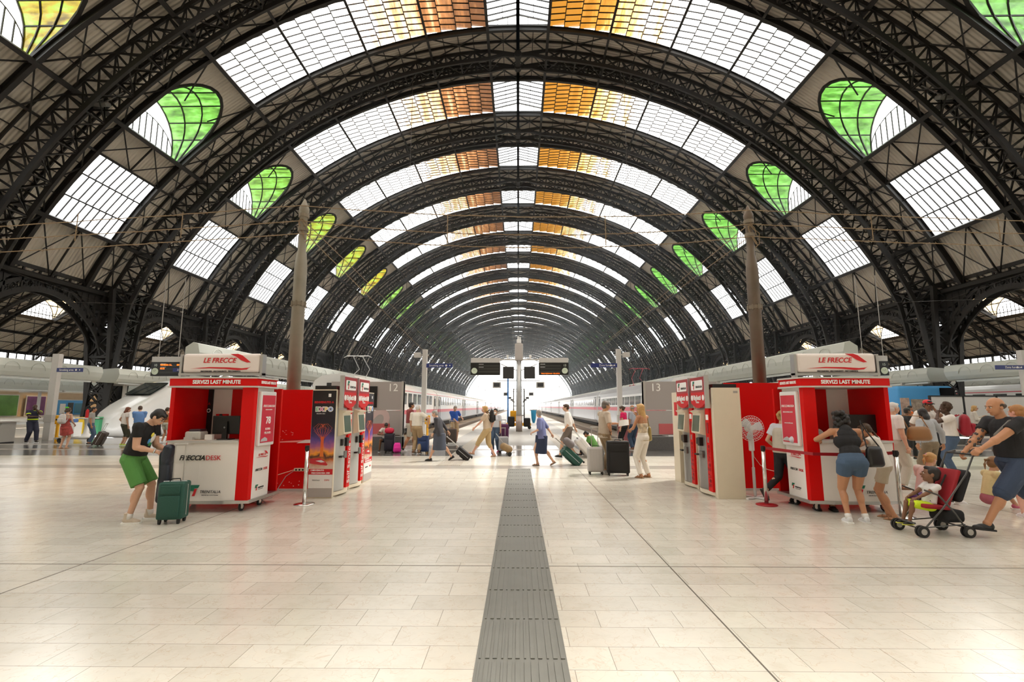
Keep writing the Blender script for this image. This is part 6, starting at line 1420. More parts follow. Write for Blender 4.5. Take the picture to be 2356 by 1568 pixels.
# ================================================================== luggage
def suitcase(kind, loc, rz, h, w_, d, m_, lab, tilt=0.0, handle=.38, group=None, soft=False, trimm=None):
    """upright wheeled suitcase; local +Y is its front face away; tilt tips it back about its wheels (degrees)"""
    o = thing('suitcase', lab, 'suitcase', loc, rz); R_ = Euler((rad(tilt), 0, 0)).to_matrix()
    def T(mb): mb.v = [tuple(R_ @ Vector(q)) for q in mb.v]; return mb
    zb = .06
    m = MB(); m.rbox((0, 0, zb + h / 2), (w_, d, h), .035 if soft else .06, n=4); T(m).build('shell', m_, o, True)
    m = MB()
    if soft:
        m.rbox((0, -d / 2 - .008, zb + h * .36), (w_ * .74, .03, h * .56), .012); m.rbox((0, -d / 2 - .006, zb + h * .80), (w_ * .74, .025, h * .22), .01); T(m).build('front_pocket', m_, o, True)
    else:
        for k in range(5): m.b2(-w_ * .36 + k * w_ * .18 - .006, -w_ * .36 + k * w_ * .18 + .006, -d / 2 - .006, -d / 2 + .01, zb + h * .1, zb + h * .9)
        T(m).build('shell_rib', m_, o)
    tm = trimm or alu
    m = MB(); P = [(-w_ / 2, -d * .18), (w_ / 2, -d * .18)]
    m.tube([(-w_ * .5, 0, zb + .05), (-w_ * .5, 0, zb + h - .05), (-w_ * .44, 0, zb + h), (w_ * .44, 0, zb + h), (w_ * .5, 0, zb + h - .05), (w_ * .5, 0, zb + .05)], .006, 5); T(m).build('seam_piping', tm, o)
    m = MB()
    for s in (-1, 1): m.cyl((s * w_ * .2, d * .3, zb + h * .9), (s * w_ * .2, d * .3, zb + h + handle), .009, n=8)
    m.rbox((0, d * .3, zb + h + handle), (w_ * .4 + .05, .03, .03), .01); T(m).build('telescopic_handle', alu if not soft else greyp, o)
    m = MB(); m.tube([(-.07, 0, zb + h), (-.06, 0, zb + h + .035), (.06, 0, zb + h + .035), (.07, 0, zb + h)], .009, 6); T(m).build('carry_handle', black, o)
    for sx in (-1, 1):
        for sy in (-1, 1):
            m = MB(); x, y = sx * (w_ / 2 - .05), sy * (d / 2 - .03); m.cyl((x - .012, y, .03), (x + .012, y, .03), .03, n=12); m.b2(x - .018, x + .018, y - .02, y + .02, .035, zb + .01); T(m).build('wheel', rubber, o)
    return o
cgreen = mat('luggage_green', (.012, .075, .055), .6, bump=.3, bscale=90); cblack = mat('luggage_black', (.012, .011, .012), .7, bump=.3, bscale=90); cblue = mat('luggage_blue', (.02, .05, .16), .6, bump=.3, bscale=90); cbrown = mat('luggage_brown', (.075, .055, .045), .5, bump=.3, bscale=90)
sc_ = suitcase('s', (-4.98, 7.12, 0), rad(12), .52, .34, .24, cgreen, 'dark green soft suitcase standing in front of the left kiosk', handle=.52, soft=True)
suitcase('s', (1.90, 12.2, 0), 0, .60, .40, .24, mat('luggage_silver', (.45, .43, .42), .4, .2), 'silver hard suitcase with raised handle beside the bigger black one', handle=.48)
suitcase('s', (2.42, 12.05, 0), rad(-6), .76, .54, .28, cblack, 'large black soft suitcase with cream piping', handle=.03, soft=True, trimm=mat('piping_cream', (.5, .46, .4), .5))
suitcase('s', (1.78, 14.15, 0), rad(-85), .62, .44, .26, cgreen, 'dark green soft suitcase tilted and pulled by the blue-bloused walker', tilt=48, soft=True, handle=.35)
suitcase('s', (2.45, 16.15, 0), rad(-85), .74, .48, .28, mat('luggage_white', (.70, .68, .66), .35), 'white hard suitcase tilted behind the walker in grey shorts', tilt=40, handle=.3)
suitcase('s', (-1.50, 15.4, 0), rad(-85), .48, .36, .22, cblack, 'small black trolley case pulled by the elderly person in grey', tilt=50, soft=True, handle=.5)
suitcase('s', (-3.42, 17.55, 0), rad(-8), .56, .38, .24, cblue, 'blue soft suitcase standing by the old one in white polo', handle=.5, soft=True)
suitcase('s', (-4.72, 17.85, 0), rad(4), .62, .36, .24, mat('luggage_navy', (.015, .015, .03), .6), 'dark navy suitcase standing in front of the seated boy', handle=.02, soft=True)
suitcase('s', (-3.02, 21.9, 0), 0, .62, .48, .26, cbrown, 'brown suitcase with orange trim before the blue polo wearer', handle=.35, trimm=mat('trim_orange', (.5, .12, .03), .5))
suitcase('s', (-17.95, 20.6, 0), rad(110), .56, .44, .26, cbrown, 'brown soft suitcase tilted beside the red-haired one', tilt=22, soft=True, handle=.35)
suitcase('s', (-.55, 17.75, 0), rad(10), .52, .36, .24, mat('luggage_lilac', (.42, .42, .45), .5), 'pale grey hard suitcase behind the blond walker', handle=.3)
suitcase('s', (-.55, 18.3, .0), rad(10), .95, .34, .22, mat('luggage_purple', (.12, .02, .10), .5), 'tall purple suitcase behind the pale grey one', handle=.15)
def bag(name, loc, rz, d, m_, lab, cat, strap=None, sm=None, rot=None):
    o = thing(name, lab, cat, loc, rz); m = MB(); m.rbox((0, 0, d[2] / 2), d, min(d) * .48, rot=rot, n=5); m.v = [(x * (1 - .22 * (z / d[2]) ** 2), y * (1.05 - .45 * (z / d[2]) ** 2), z) if name != 'bag' else (x, y, z) for x, y, z in m.v]; m.build('body', m_, o, True)
    if name.startswith('backpack'):
        m = MB(); m.rbox((0, -d[1] * .55, d[2] * .36), (d[0] * .74, d[1] * .4, d[2] * .45), d[1] * .15); m.build('front_pocket', m_, o, True)
        m = MB(); [m.tube([(s * d[0] * .28, d[1] * .45, d[2] * .12), (s * d[0] * .34, d[1] * .9, d[2] * .4), (s * d[0] * .36, d[1] * 1.2, d[2] * .8), (s * d[0] * .28, d[1] * .45, d[2] * .97)], .014, 6) for s in (-1, 1)]; m.build('shoulder_straps', sm or m_, o)
        m = MB(); m.tube([(-.03, 0, d[2]), (-.025, 0, d[2] + .035), (.025, 0, d[2] + .035), (.03, 0, d[2])], .006, 5); m.build('grab_loop', black, o)
    if strap: m = MB(); m.tube(strap, .010, 6); m.build('strap', sm or m_, o)
    return o
pinkm = mat('bag_pink', (.75, .02, .22), .5)
bag('bag', (-4.74, 17.86, .68), 0, (.34, .24, .20), mat('bag_crimson', (.6, .01, .06), .5), 'crimson bag lying on top of the dark navy suitcase', 'bag')
bag('backpack', (-4.40, 17.7, 0), .2, (.28, .18, .36), mat('bag_hotpink', (.85, .03, .40), .5), 'small hot pink bag on the floor beside the dark navy suitcase', 'bag')
bag('backpack', (-.90, 16.35, 1.12), rad(100), (.28, .16, .44), cblack, 'black backpack on the back of the blond walker', 'backpack')
bag('backpack', (10.27, 11.36, .98), rad(60), (.34, .22, .50), mat('bag_red', (.32, .005, .02), .5), 'red backpack worn by the curly-haired one', 'backpack')
bag('backpack', (-18.02, 18.98, .98), rad(5), (.28, .15, .38), mat('bag_white', (.55, .53, .52), .6, var=.3, vscale=12), 'white patterned backpack worn over the red dress', 'backpack')
bag('handbag', (5.17, 7.22, .78), rad(8), (.28, .12, .30), mat('bag_black', (.012, .011, .011), .35), 'black shoulder bag hanging from the one in the black tank top', 'handbag', [(-.11, 0, .28), (-.13, .03, .52), (-.10, .08, .66), (-.02, .08, .52), (.10, 0, .28)])
bag('handbag', (3.13, 11.75, .84), rad(80), (.30, .10, .34), mat('bag_gold', (.35, .27, .10), .35, .3), 'golden shoulder bag hanging behind the long-haired one', 'handbag', [(-.1, 0, .3), (-.04, .04, .58), (.1, 0, .3)])
bag('handbag', (7.95, 9.82, .98), 0, (.48, .16, .28), mat('bag_tan', (.28, .13, .04), .45), 'tan leather bag under the arm of the white-haired one', 'handbag', [(-.2, 0, .24), (-.25, .08, .50), (.1, .04, .48), (.2, 0, .24)])
bag('handbag', (7.55, 7.0, .72), .3, (.34, .18, .46), mat('bag_stripes', (.45, .12, .30), .6, var=.8, vscale=9), 'colourful striped beach bag at the right picture edge', 'bag', [(-.1, 0, .44), (-.12, .1, .75), (.1, 0, .44)])
bag('bag', (6.75, 8.45, 0), .2, (.40, .24, .22), mat('bag_violet', (.07, .025, .16), .6), 'violet bag on the floor behind the ponytailed one', 'bag')
bag('bag', (-.42, 16.6, .15), rad(20), (.44, .30, .24), mat('bag_beige', (.30, .20, .10), .7, var=.3), 'round beige travel bag on a small trolley behind the blond walker', 'bag', rot=(0, .5, 0))
bag('bag', (1.42, 13.95, .52), rad(0), (.36, .28, .22), mat('bag_dusty', (.16, .14, .14), .7), 'grey crumpled bag riding on the tilted green suitcase', 'bag', rot=(0, .7, 0))
o = thing('luggage_trolley', 'little two-wheeled trolley under the round beige bag', 'trolley', (-.42, 16.6, 0)); m = MB(); m.tube([(-.35, 0, .75), (.15, 0, .10), (.30, 0, .12)], .012, 6); m.build('frame', alu, o)
for s in (-1, 1): m = MB(); m.cyl((.12, s * .14 - .015, .07), (.12, s * .14 + .015, .07), .07, n=14); m.build('wheel', rubber, o)
o = tag(MB().add(*(lambda: ([(2.48, 12.15, 1.16), (2.60, 12.0, 1.19), (2.62, 12.0, 1.34), (2.50, 12.15, 1.31), (2.74, 12.16, 1.20), (2.74, 12.16, 1.33), (2.48, 12.155, 1.16), (2.60, 12.005, 1.19), (2.62, 12.005, 1.34), (2.50, 12.155, 1.31), (2.74, 12.165, 1.20), (2.74, 12.165, 1.33)], [(0, 1, 2, 3), (1, 4, 5, 2), (9, 8, 7, 6), (8, 11, 10, 7), (0, 3, 9, 6), (4, 10, 11, 5)]))()).build('paper_sheet', inkw), 'white folded sheet held by the one in beige shirt', 'paper')
# dark jacket draped over the green suitcase's handle
m = MB(); m.rbox((-5.20, 7.22, .66), (.16, .20, .72), .07, rot=(0, -.05, .2)); m.rbox((-5.17, 7.18, .95), (.14, .16, .30), .06, rot=(0, .15, 0)); m.rbox((-5.24, 7.24, .45), (.12, .18, .40), .05, rot=(.1, .1, 0))
J_ = remesh(m, 'jacket', mat('jacket_navy', (.010, .016, .028), .35, bump=.8, bscale=14), None, .012, 3); tag(J_, 'dark navy jacket hanging over the handle of the green suitcase', 'jacket')
# ================================================================== stroller with child
o = thing('stroller', 'dark stroller with red seat pushed by the bald one', 'stroller', (5.45, 6.68, 0)); fm = mat('stroller_frame', (.10, .10, .10), .35, .6)
m = MB()
for s in (-1, 1):
    y = s * .20
    m.tube([(-.30, y, .07), (.0, y, .36), (.34, y, .78), (.46, y, 1.02)], .011, 7); m.tube([(.28, y, .07), (.14, y, .30), (-.04, y, .52), (-.20, y * .9, .58)], .011, 7); m.tube([(-.25, y, .12), (.25, y, .16)], .008, 6)
    m.tube([(.46, y, 1.02), (.58, y * .95, 1.05)], .016, 7)
for x, z in ((-.30, .10), (.26, .12), (.14, .44)): m.tube([(x, -.20, z), (x, .20, z)], .009, 6)
m.build('frame', fm, o)
m = MB(); m.tube([(.47, -.20, 1.03), (.47, .20, 1.03)], .012, 7); m.build('handlebar', black, o)
sr = mat('stroller_red', (.30, .008, .015), .7)
m = MB(); m.rbox((-.03, 0, .36), (.34, .34, .05), .02, rot=(0, .08, 0)); m.rbox((.20, 0, .60), (.05, .34, .50), .02, rot=(0, .42, 0)); m.build('seat', sr, o, True)
m = MB(); [m.tube([(-.05, s * .07, .42), (.12, s * .06, .62), (.20, s * .06, .76)], .012, 5) for s in (-1, 1)]; m.build('harness', black, o)
m = MB(); m.rbox((.20, 0, .24), (.26, .30, .16), .05); m.rbox((.36, 0, .62), (.10, .30, .44), .05, rot=(0, .42, 0)); m.build('basket', mat('stroller_black', (.012, .012, .014), .8), o, True)
m = MB(); m.tube([(-.34, -.15, .16), (-.36, 0, .16), (-.34, .15, .16)], .012, 6); m.build('footrest', fm, o)
for x in (-.30, .28):
    for s in (-1, 1):
        for e in (-.022, .022):
            m = MB(); m.cyl((x, s * .20 + e - .012, .072), (x, s * .20 + e + .012, .072), .072, n=20); w_ = m.build('wheel', rubber, o); m = MB(); m.cyl((x, s * .20 + e - .014, .072), (x, s * .20 + e + .014, .072), .038, n=14); m.build('hub', greyp, w_)
person('toddler in white shirt and neon yellow shorts sitting in the stroller', (5.40, 6.68, -.02), -88, 0.96, 'brown', 1.0, 'm', pel=(0, -.05, .68), lean=-14, head=(0, 25), hL=(-.10, .30, .86), hR=(.12, .30, .88), fL=(-.10, .50, .33), fR=(.10, .50, .33), kL=(0, .4, 1), kR=(0, .4, 1),
       top=tee('whitetod', (.72, .70, .68), sleeve=.6), bottom=dict(k='shorts', m=cloth('neon', (.62, .80, .02)), len=.98, w=1.2), hair=dict(k='short', m=HK), shoes=SN('black', (.015, .015, .015), s=mat('sole_yellow', (.6, .6, .1), .6)), vox=.010)
# ================================================================== platform head signs 12 and 13
sgn = mat('sign_grey', (.36, .33, .32), .4); stp = mat('printed_grey', (.40, .37, .36), .35); gran = mat('ledge_granite', (.10, .10, .10), .35, var=.4, vscale=30)
for sg, num in ((-1, '12'), (1, '13')):
    x0, x1 = (-7.35, -4.50) if sg < 0 else (4.85, 7.7); cx = (x0 + x1) / 2; y = 18.85
    o = thing('platform_sign', 'grey track-head panel %s, behind the %s ticket machines, with dark screen' % ('of the twelfth platform' if sg < 0 else 'of the thirteenth platform', SIDE[sg]), 'sign', (cx, y, 0)); hw = (x1 - x0) / 2
    m = MB(); m.b2(-hw, hw, 0, .22, 1.52, 2.62); m.build('upper_panel', sgn, o)
    m = MB(); m.b2(-hw, hw, .02, .20, .56, 1.50); m.build('lower_panel', stp, o)
    m = MB(); m.b2(-hw, -hw + .08, -.02, .24, 0, 2.64) if sg > 0 else m.b2(hw - .08, hw, -.02, .24, 0, 2.64); m.build('side_post', greyp, o)
    sx = (-.55 if sg < 0 else .75); m = MB(); m.b2(sx - .48 if sg > 0 else sx + .55 - .55, sx + .48 if sg > 0 else sx + .95, -.04, 0, 1.62, 2.44); m.build('screen', screen, o)
    lx = hw - .42 if sg < 0 else -hw + .48
    words(num, .42, inkw, o, lx, 2.38, ('y', 0), .006)
    # huge faded numeral across the lower panel
    prt = mat('numeral_print', (.60, .46, .45), .4); prr = mat('numeral_red', (.55, .12, .13), .4)
    big = text('2' if sg < 0 else '3', 1.5, prt, o, ((.62 if sg < 0 else .10), .014, .95), FRONT, bold=.04)
    m = MB(); m.b2(-hw + (.1 if sg < 0 else .55), hw - (.5 if sg < 0 else .3), .008, .018, .60, 1.0); m.build('red_print', prr, o)
    m = MB(); m.prism([(-.15, 0), (-.05, .5), (.42, .5), (.42, 0)], 'x', -hw - .0, hw); m.build('stone_ledge', gran, o)
    if sg > 0: m = MB(); m.prism([(4.4 - cx, 0), (4.85 - cx, 0), (4.85 - cx, .5)], 'y', .0, .4); m.build('ramp_cheek', chrome, o)
# rail barriers (red glass screens) beside track heads
o = thing('glass_barrier', 'red tinted glass barrier with chrome rail behind the pink top', 'barrier', (3.9, 19.4, 0)); m = MB(); m.b2(-.0, .9, 0, .03, .1, .95); m.build('pane', mat('red_pane', (.60, .22, .24), .2), o); m = MB(); m.bar((0, 0, 1.0), (.95, 0, 1.0), .04); m.bar((.02, 0, 0), (.02, 0, 1.0), .04); m.build('rail', chrome, o)
# ================================================================== concourse posts with blue signs
blue = mat('sign_blue', (.02, .035, .17), .4)
def signpost(x, y, txt, side, lab, h=4.5, w_=.22):
    o = thing('sign_post', lab, 'post', (x, y, 0)); m = MB(); m.b2(-w_ / 2, w_ / 2, -.12, .12, 0, h); m.build('column', lgrey, o)
    m = MB(); m.rbox((-side * .38, 0, h - .28), (.34, .26, .24), .03); m.bar((-side * .25, 0, h - .28), (side * .18, 0, h - .28), .07, .05); m.build('camera_housing', lgrey, o)
    m = MB(); m.b2(side * w_ / 2, side * (w_ / 2 + 1.30), -.16, -.10, h - .92, h - .72); s_ = m.build('sign_board', blue, o)
    words(txt, .15, inkw, s_, side * (w_ / 2 + .50), h - .82, ('y', -.16), .004, sx=.9)
    m = MB()
    for k in range(2): m.cyl((side * (w_ / 2 + .65) + .34 + k * .18 - (.0), -.164, h - .82), (side * (w_ / 2 + .65) + .34 + k * .18, -.160, h - .82), .05 - .02 * k, n=14)
    m.build('sign_symbol', inkw, s_)
    m = MB(); m.b2(-w_ / 2 - .03, w_ / 2 + .03, -.15, .15, .9, 1.25); m.build('access_cover', greyp, o); return o
signpost(-4.70, 24.0, 'Smoking area', 1, 'grey post with blue Smoking area sign left of the central platform')
signpost(5.0, 24.0, 'Zona fumatori', -1, 'grey post with blue Zona fumatori sign right of the central platform')
signpost(-23.4, 24.0, 'Smoking area', 1, 'grey post with blue Smoking area sign at the far left, by the guard', 4.3, .34)
signpost(23.9, 23.0, 'Zona fumatori', -1, 'grey post with blue Zona fumatori sign at the far right', 4.3, .34)
def validator(x, y, lab):
    o = thing('ticket_validator', lab, 'validator', (x, y, 0)); ym = mat('validator_yellow', (.85, .42, .01), .4); m = MB(); m.rbox((0, 0, 1.03), (.24, .16, .42), .03); m.build('case', ym, o); m = MB(); m.b2(-.05, .05, -.05, .05, 0, .85); m.build('stand', ym, o); m = MB(); m.b2(-.07, .07, -.09, -.08, 1.0, 1.08); m.build('slot', black, o)
validator(-4.35, 23.2, 'yellow ticket validator beside the left Smoking area post of the central platform'); validator(-21.9, 22.9, 'yellow ticket validator near the guard at far left')
# ================================================================== central display post
def board(o, x0, x1, ztop, num, side, y=0.0, led_rows=False, rows=None):
    m = MB(); m.b2(x0, x1, y - .12, y + .30, ztop - .32, ztop); m.build('hood', lgrey, o)
    m = MB(); m.b2(x0 - .02, x1 + .02, y - .10, y + .25, ztop - 1.16, ztop - .33); b_ = m.build('departure_board', mat('board_black', (.008, .009, .008), .3), o)
    cxk = x0 + .24 if side < 0 else x1 - .24
    m = MB(); m.cyl((cxk, y - .13, ztop - .88), (cxk, y - .10, ztop - .88), .20, n=24); ck = m.build('clock_face', mat('clock_face', (.62, .70, .55), .4), b_)
    m = MB(); m.bar((cxk, y - .135, ztop - .88), (cxk + .06, y - .135, ztop - .80), .016, .006); m.bar((cxk, y - .135, ztop - .88), (cxk - .12, y - .135, ztop - .83), .012, .006); m.build('clock_hands', ink, ck)
    xa, xb = (x0 + .52, x1 - .05) if side < 0 else (x0 + .05, x1 - .52)
    for k in range(3):
        m = MB(); m.b2(xa, xb, y - .105, y - .10, ztop - .60 - k * .20, ztop - .48 - k * .20); m.build('text_line', mat('board_line', (.035, .035, .03), .4), b_)
    if num: words(num, .20, mat('num_glow', (.8, .9, .8), .5), b_, cxk, ztop - .52, ('y', y - .10), .006)
    if rows:
        for t_, x_, z_ in rows: words(t_, .13, led, b_, xa + x_, ztop - z_, ('y', y - .10), .008, align='LEFT')
    m = MB(); m.b2(xa + (.02), xa + .35, y - .107, y - .10, ztop - .445, ztop - .42); m.b2(xa + .02, xa + .35, y - .107, y - .10, ztop - .64, ztop - .62); m.build('header_mark', inkw, b_)
    if led_rows:
        words('TRENO REGIONALE - PER LECCO', .085, led, b_, (xa + xb) / 2, ztop - 1.07, ('y', y - .10), .008)
o = thing('display_post', 'central silver post carrying two departure boards and two dark monitors', 'display post', (0.03, 32.8, 0))
m = MB(); m.cyl((0, 0, 0), (0, 0, 4.8), .20, .17, 20); m.build('column', alu, o, True); m = MB(); m.cyl((0, 0, 0), (0, 0, 1.05), .212, n=20); m.build('foot_sleeve', mat('copper_sleeve', (.42, .34, .30), .3, .7), o, True)
m = MB(); m.rbox((0, 0, 5.35), (.56, .34, 1.22), .10); m.build('camera_cabinet', mat('cabinet_taupe', (.46, .42, .39), .5), o, True); m = MB(); m.rbox((0, 0, 6.1), (.32, .3, .26), .04); m.cyl((-.05, 0, 6.2), (-.05, 0, 6.45), .05); m.cyl((.08, 0, 6.2), (.08, 0, 6.4), .05); m.build('camera_mount', inkw, o)
m = MB(); m.bar((-3.28, 0, 4.84), (3.4, 0, 4.84), .10, .10)
for s in (-1, 1): m.tube([(s * .1, 0, 4.1), (s * .6, 0, 4.25), (s * 1.25, 0, 4.55)], .035, 6); m.tube([(s * 0, 0, 3.45), (s * .4, 0, 3.5), (s * .62, 0, 3.62)], .02, 5)
m.build('arm', lgrey, o)
for s in (-1, 1):
    m = MB(); m.rbox((s * .72, 0, 3.95), (.76, .14, .82), .02); m.build('monitor', mat('monitor_grey', (.03, .03, .032), .4), o)
    m = MB(); m.cyl((s * .78, 0, 4.9), (s * .78, 0, 5.0), .05); m.rbox((s * .78, 0, 5.08), (.16, .2, .15), .03); m.build('camera', inkw, o)
board(o, -3.28, -1.30, 4.95, '', -1); board(o, 1.38, 3.36, 4.95, '13', 1, led_rows=True)
for (y, n_) in ((48.7, 0), (84, 1), (121, 2), (157, 3), (193, 4), (229, 5)):
    o = thing('monitor_post', ['grey post with two small monitors, first one behind the central display post', 'grey post with two small monitors, second one behind the central display post'][n_] if n_ < 2 else 'tiny far grey post with two monitors along the central platform', 'post', (0, y, 0), 0, 'monitor posts along the central platform')
    m = MB(); m.cyl((0, 0, 0), (0, 0, 4.4), .16, n=12); m.bar((-2.2, 0, 4.25), (2.2, 0, 4.25), .08); m.build('column', lgrey, o)
    for s in (-1, 1):
        m = MB(); m.rbox((s * 2.2, 0, 3.82), (.86, .16, .62), .02); c_ = m.build('monitor', lgrey, o); m = MB(); m.b2(s * 2.2 - .30, s * 2.2 + .30, -.09, -.08, 3.62, 4.02); m.build('screen', mat('monitor_grey', (.03, .03, .032), .4), c_)
# hanging boards further left and right
for sg in (-1, 1):
    o = thing('hanging_board', 'dark departure board with orange text and clock above the %s kiosk side' % SIDE[sg], 'departure board', (sg * 20.9 - (.15 if sg < 0 else 0), 28.5, 0))
    m = MB(); m.tube([(-.6, 0, 4.6), (-.6, 0, 9.5)], .02, 5); m.tube([(.6, 0, 4.6), (.6, 0, 9.5)], .02, 5); m.build('hanger', greyp, o)
    if sg < 0: board(o, -.9, 1.2, 4.62, '10', -1, rows=[('VENEZIA S.L.', 0, .50), ('10:35', 0, .72), ('BINARIO', 1.0, .50)])
    else: board(o, -1.9, .75, 4.62, '15', 1, led_rows=True)
    m = MB(); (m.b2(.55, 1.9, -.3, -.22, 3.7, 3.92) if sg < 0 else m.b2(-2.4, -.6, -.3, -.22, 3.85, 4.07)); s_ = m.build('blue_sign', blue, o); words('Zona fumatori', .15, inkw, s_, 1.2 if sg < 0 else -1.5, 3.81 if sg < 0 else 3.96, ('y', -.3), .004, sx=.9)
# ================================================================== tall cable poles and rope-like cables
pm = mat('pole_metal', (.15, .115, .085), .45, .5, .3, 3); ropem = mat('rope', (.28, .20, .12), .9, bump=1, bscale=120)
def pole(x, y, lab, mm):
    o = thing('tall_pole', lab, 'pole', (x, y, 0)); m = MB(); m.lathe([(.145, 0), (.135, 4.75), (.13, 4.82), (.105, 5.05), (.085, 5.15), (.08, 6.0), (.11, 6.05), (.11, 6.12), (.03, 6.32), (.005, 6.36)], n=20); m.build('shaft', mm, o, True)
    m = MB()
    for z in (5.95, 5.62, 3.9):
        m = MB(); m.cyl((0, 0, z - .04), (0, 0, z + .04), .115 if z > 5 else .155, n=16)
        if z < 5: [m.box((.15 * math.cos(i * .8), .15 * math.sin(i * .8), 3.9), (.03, .03, .12), (0, 0, i * .8)) for i in range(8)]
        m.build('clamp_ring', mat('collar_metal', (.22, .18, .13), .6, .4), o)
    m = MB(); random.seed(int(y * 10)); P = [(.09 * math.cos(i * .9) + random.uniform(-.02, .02) + .03, -.09, 5.6 + .5 * math.sin(i * .7) * .5) for i in range(14)]; m.tube(P, .012, 5); m.tube([(.1, -.05, 5.75), (.2, -.06, 5.65), (.18, -.06, 5.4), (.08, -.06, 5.3)], .012, 5); m.build('rope_coil', ropem, o); return o
pole(-4.88, 10.4, 'tall weathered steel pole rising behind the left red partition wall', mat('pole_light', (.26, .23, .18), .5, .4, .25, 3)); pole(5.42, 10.9, 'tall dark steel pole rising behind the right red partition wall', pm)
def rope(P, lab, r_=.011, sag=0.0, n=16, group='rope-like cables strung between the poles'):
    m = MB(); random.seed(len(lab) + int(P[0][0] * 10)); pts = []
    for a, b in zip(P, P[1:]):
        a, b = Vector(a), Vector(b)
        for i in range(n): t = i / n; q = a.lerp(b, t); q.z -= sag * 4 * t * (1 - t); q.z += random.uniform(-.008, .008); pts.append(q)
    pts.append(Vector(P[-1])); m.tube(pts, r_, 5); 
    for i in range(0, len(pts) - 1):
        for j in range(2):
            q = pts[i].lerp(pts[i + 1], random.random()); m.bar(q, q + Vector((random.uniform(-.05, .05), random.uniform(-.02, .02), random.uniform(-.05, .05))), .006, .006)
    return tag(m.build('rope_cable', ropem), lab, 'cable', group)
L0, R0_ = (-4.88, 10.3), (5.42, 10.8)
for nm, zl, zr, zo_l, zo_r in (('top', 6.16, 6.20, 5.72, 6.02), ('middle', 5.80, 5.86, 5.45, 5.72), ('lowest', 5.50, 5.56, 5.15, 5.42)):
    rope([(L0[0], L0[1], zl), (R0_[0], R0_[1], zr)], 'frayed %s cable spanning between the two tall poles' % nm, sag=.30 if nm != 'top' else .22, n=40)
    rope([(-16.5, 10.3, zo_l - .25), (L0[0], L0[1], zl)], 'frayed %s cable from the left tall pole out to the left' % nm, sag=.05, n=40)
    rope([(R0_[0], R0_[1], zr), (16.5, 10.8, zo_r - .25)], 'frayed %s cable from the right tall pole out to the right' % nm, sag=.05, n=40)
for i, (x, y, z0, z1) in enumerate(((-10.0, 10.3, 5.35, 5.98), (-7.6, 10.3, 5.4, 6.02), (-1.6, 10.4, 5.28, 5.95), (2.0, 10.6, 5.30, 5.98), (8.2, 10.8, 5.45, 6.08), (11.1, 10.8, 5.4, 6.0))):
    rope([(x, y, z0), (x, y, z1)], 'short frayed tie hanging between cables, %s from the left' % ORD[i], n=6, group='short ties between the cables')
rope([(L0[0], L0[1], 5.6), (-5.6, 32, 4.6)], 'frayed cable running from the left tall pole far into the hall', n=60, r_=.010); rope([(L0[0], L0[1], 5.85), (-11, 60, 9.5)], 'second frayed cable from the left tall pole towards the left pier row', n=60, r_=.010)
rope([(R0_[0], R0_[1], 5.6), (11, 60, 9.5)], 'frayed cable from the right tall pole towards the right pier row', n=60, r_=.010); rope([(R0_[0], R0_[1], 5.9), (6, 34, 6.0)], 'frayed cable running from the right tall pole far into the hall', n=60, r_=.010)
# overhead contact wires and hangers along the tracks
for sg in (-1, 1):
    for x in (6.0, 10.4, 24.0):
        m = MB()
        for z, r_ in ((5.3, .012), (6.5, .014)): m.tube([(sg * x, 30, z), (sg * x, 150, z), (sg * x, 320, z)], r_, 5)
        for k in range(10): m.tube([(sg * x, 32 + k * 13, 5.3), (sg * x, 32 + k * 13, 6.5)], .006, 4)
        tag(m.build('contact_wire', mat('wire_dark', (.06, .05, .045), .5, .6)), 'overhead contact wire pair above the %s track on the %s' % ({6.0: 'nearest', 10.4: 'train-filled', 24.0: 'outer'}[x], SIDE[sg]), 'wire')
    for k in range(8):
        y = 42.85 + 25.8 * k; m = MB(); x = sg * 10.0; m.tube([(x, y - 1, 6.4), (x, y - 1, 33.0)], .02, 6); m.cyl((x, y - 1, 6.3), (x, y - 1, 6.8), .09, n=8); m.bar((x, y - 1, 6.5), (sg * 6.0, y - 1, 6.5), .04); tag(m.build('hanger_rod', mat('wire_dark', (.06, .05, .045), .5, .6)), 'thin hanger rod of the overhead wires, %s from the front on the %s' % (ORD[k], SIDE[sg]), 'rod', 'hanger rods of the overhead wires')
    m = MB(); m.tube([(sg * 36, 30.0, 8.6), (sg * 20, 30.5, 8.1), (0, 31, 7.9)], .014, 5); m.tube([(sg * 36, 43.0, 9.2), (sg * 18, 43.0, 8.4), (0, 43, 8.2)], .014, 5); m.tube([(sg * 36.5, 20.0, 12.4), (sg * 37, 60, 9.2)], .02, 5); tag(m.build('span_wire', mat('wire_dark', (.06, .05, .045), .5, .6)), 'cross span wires from the %s pier row' % SIDE[sg], 'wire')
    m = MB(); m.rbox((0, 0, 0), (.9, .5, .25), .04, rot=(.5, 0, 0)); m.bar((0, 0, .1), (-sg * 1.4, 0, .9), .06); m.bar((-.3, -.3, .0), (.3, -.3, .25), .05); q = m.build('floodlight', mat('flood_grey', (.25, .24, .22), .5, .4)); q.location = (sg * 29.0, 30.6, 22.5); tag(q, 'floodlight cluster fixed to the nearest arch on the %s' % SIDE[sg], 'floodlight')
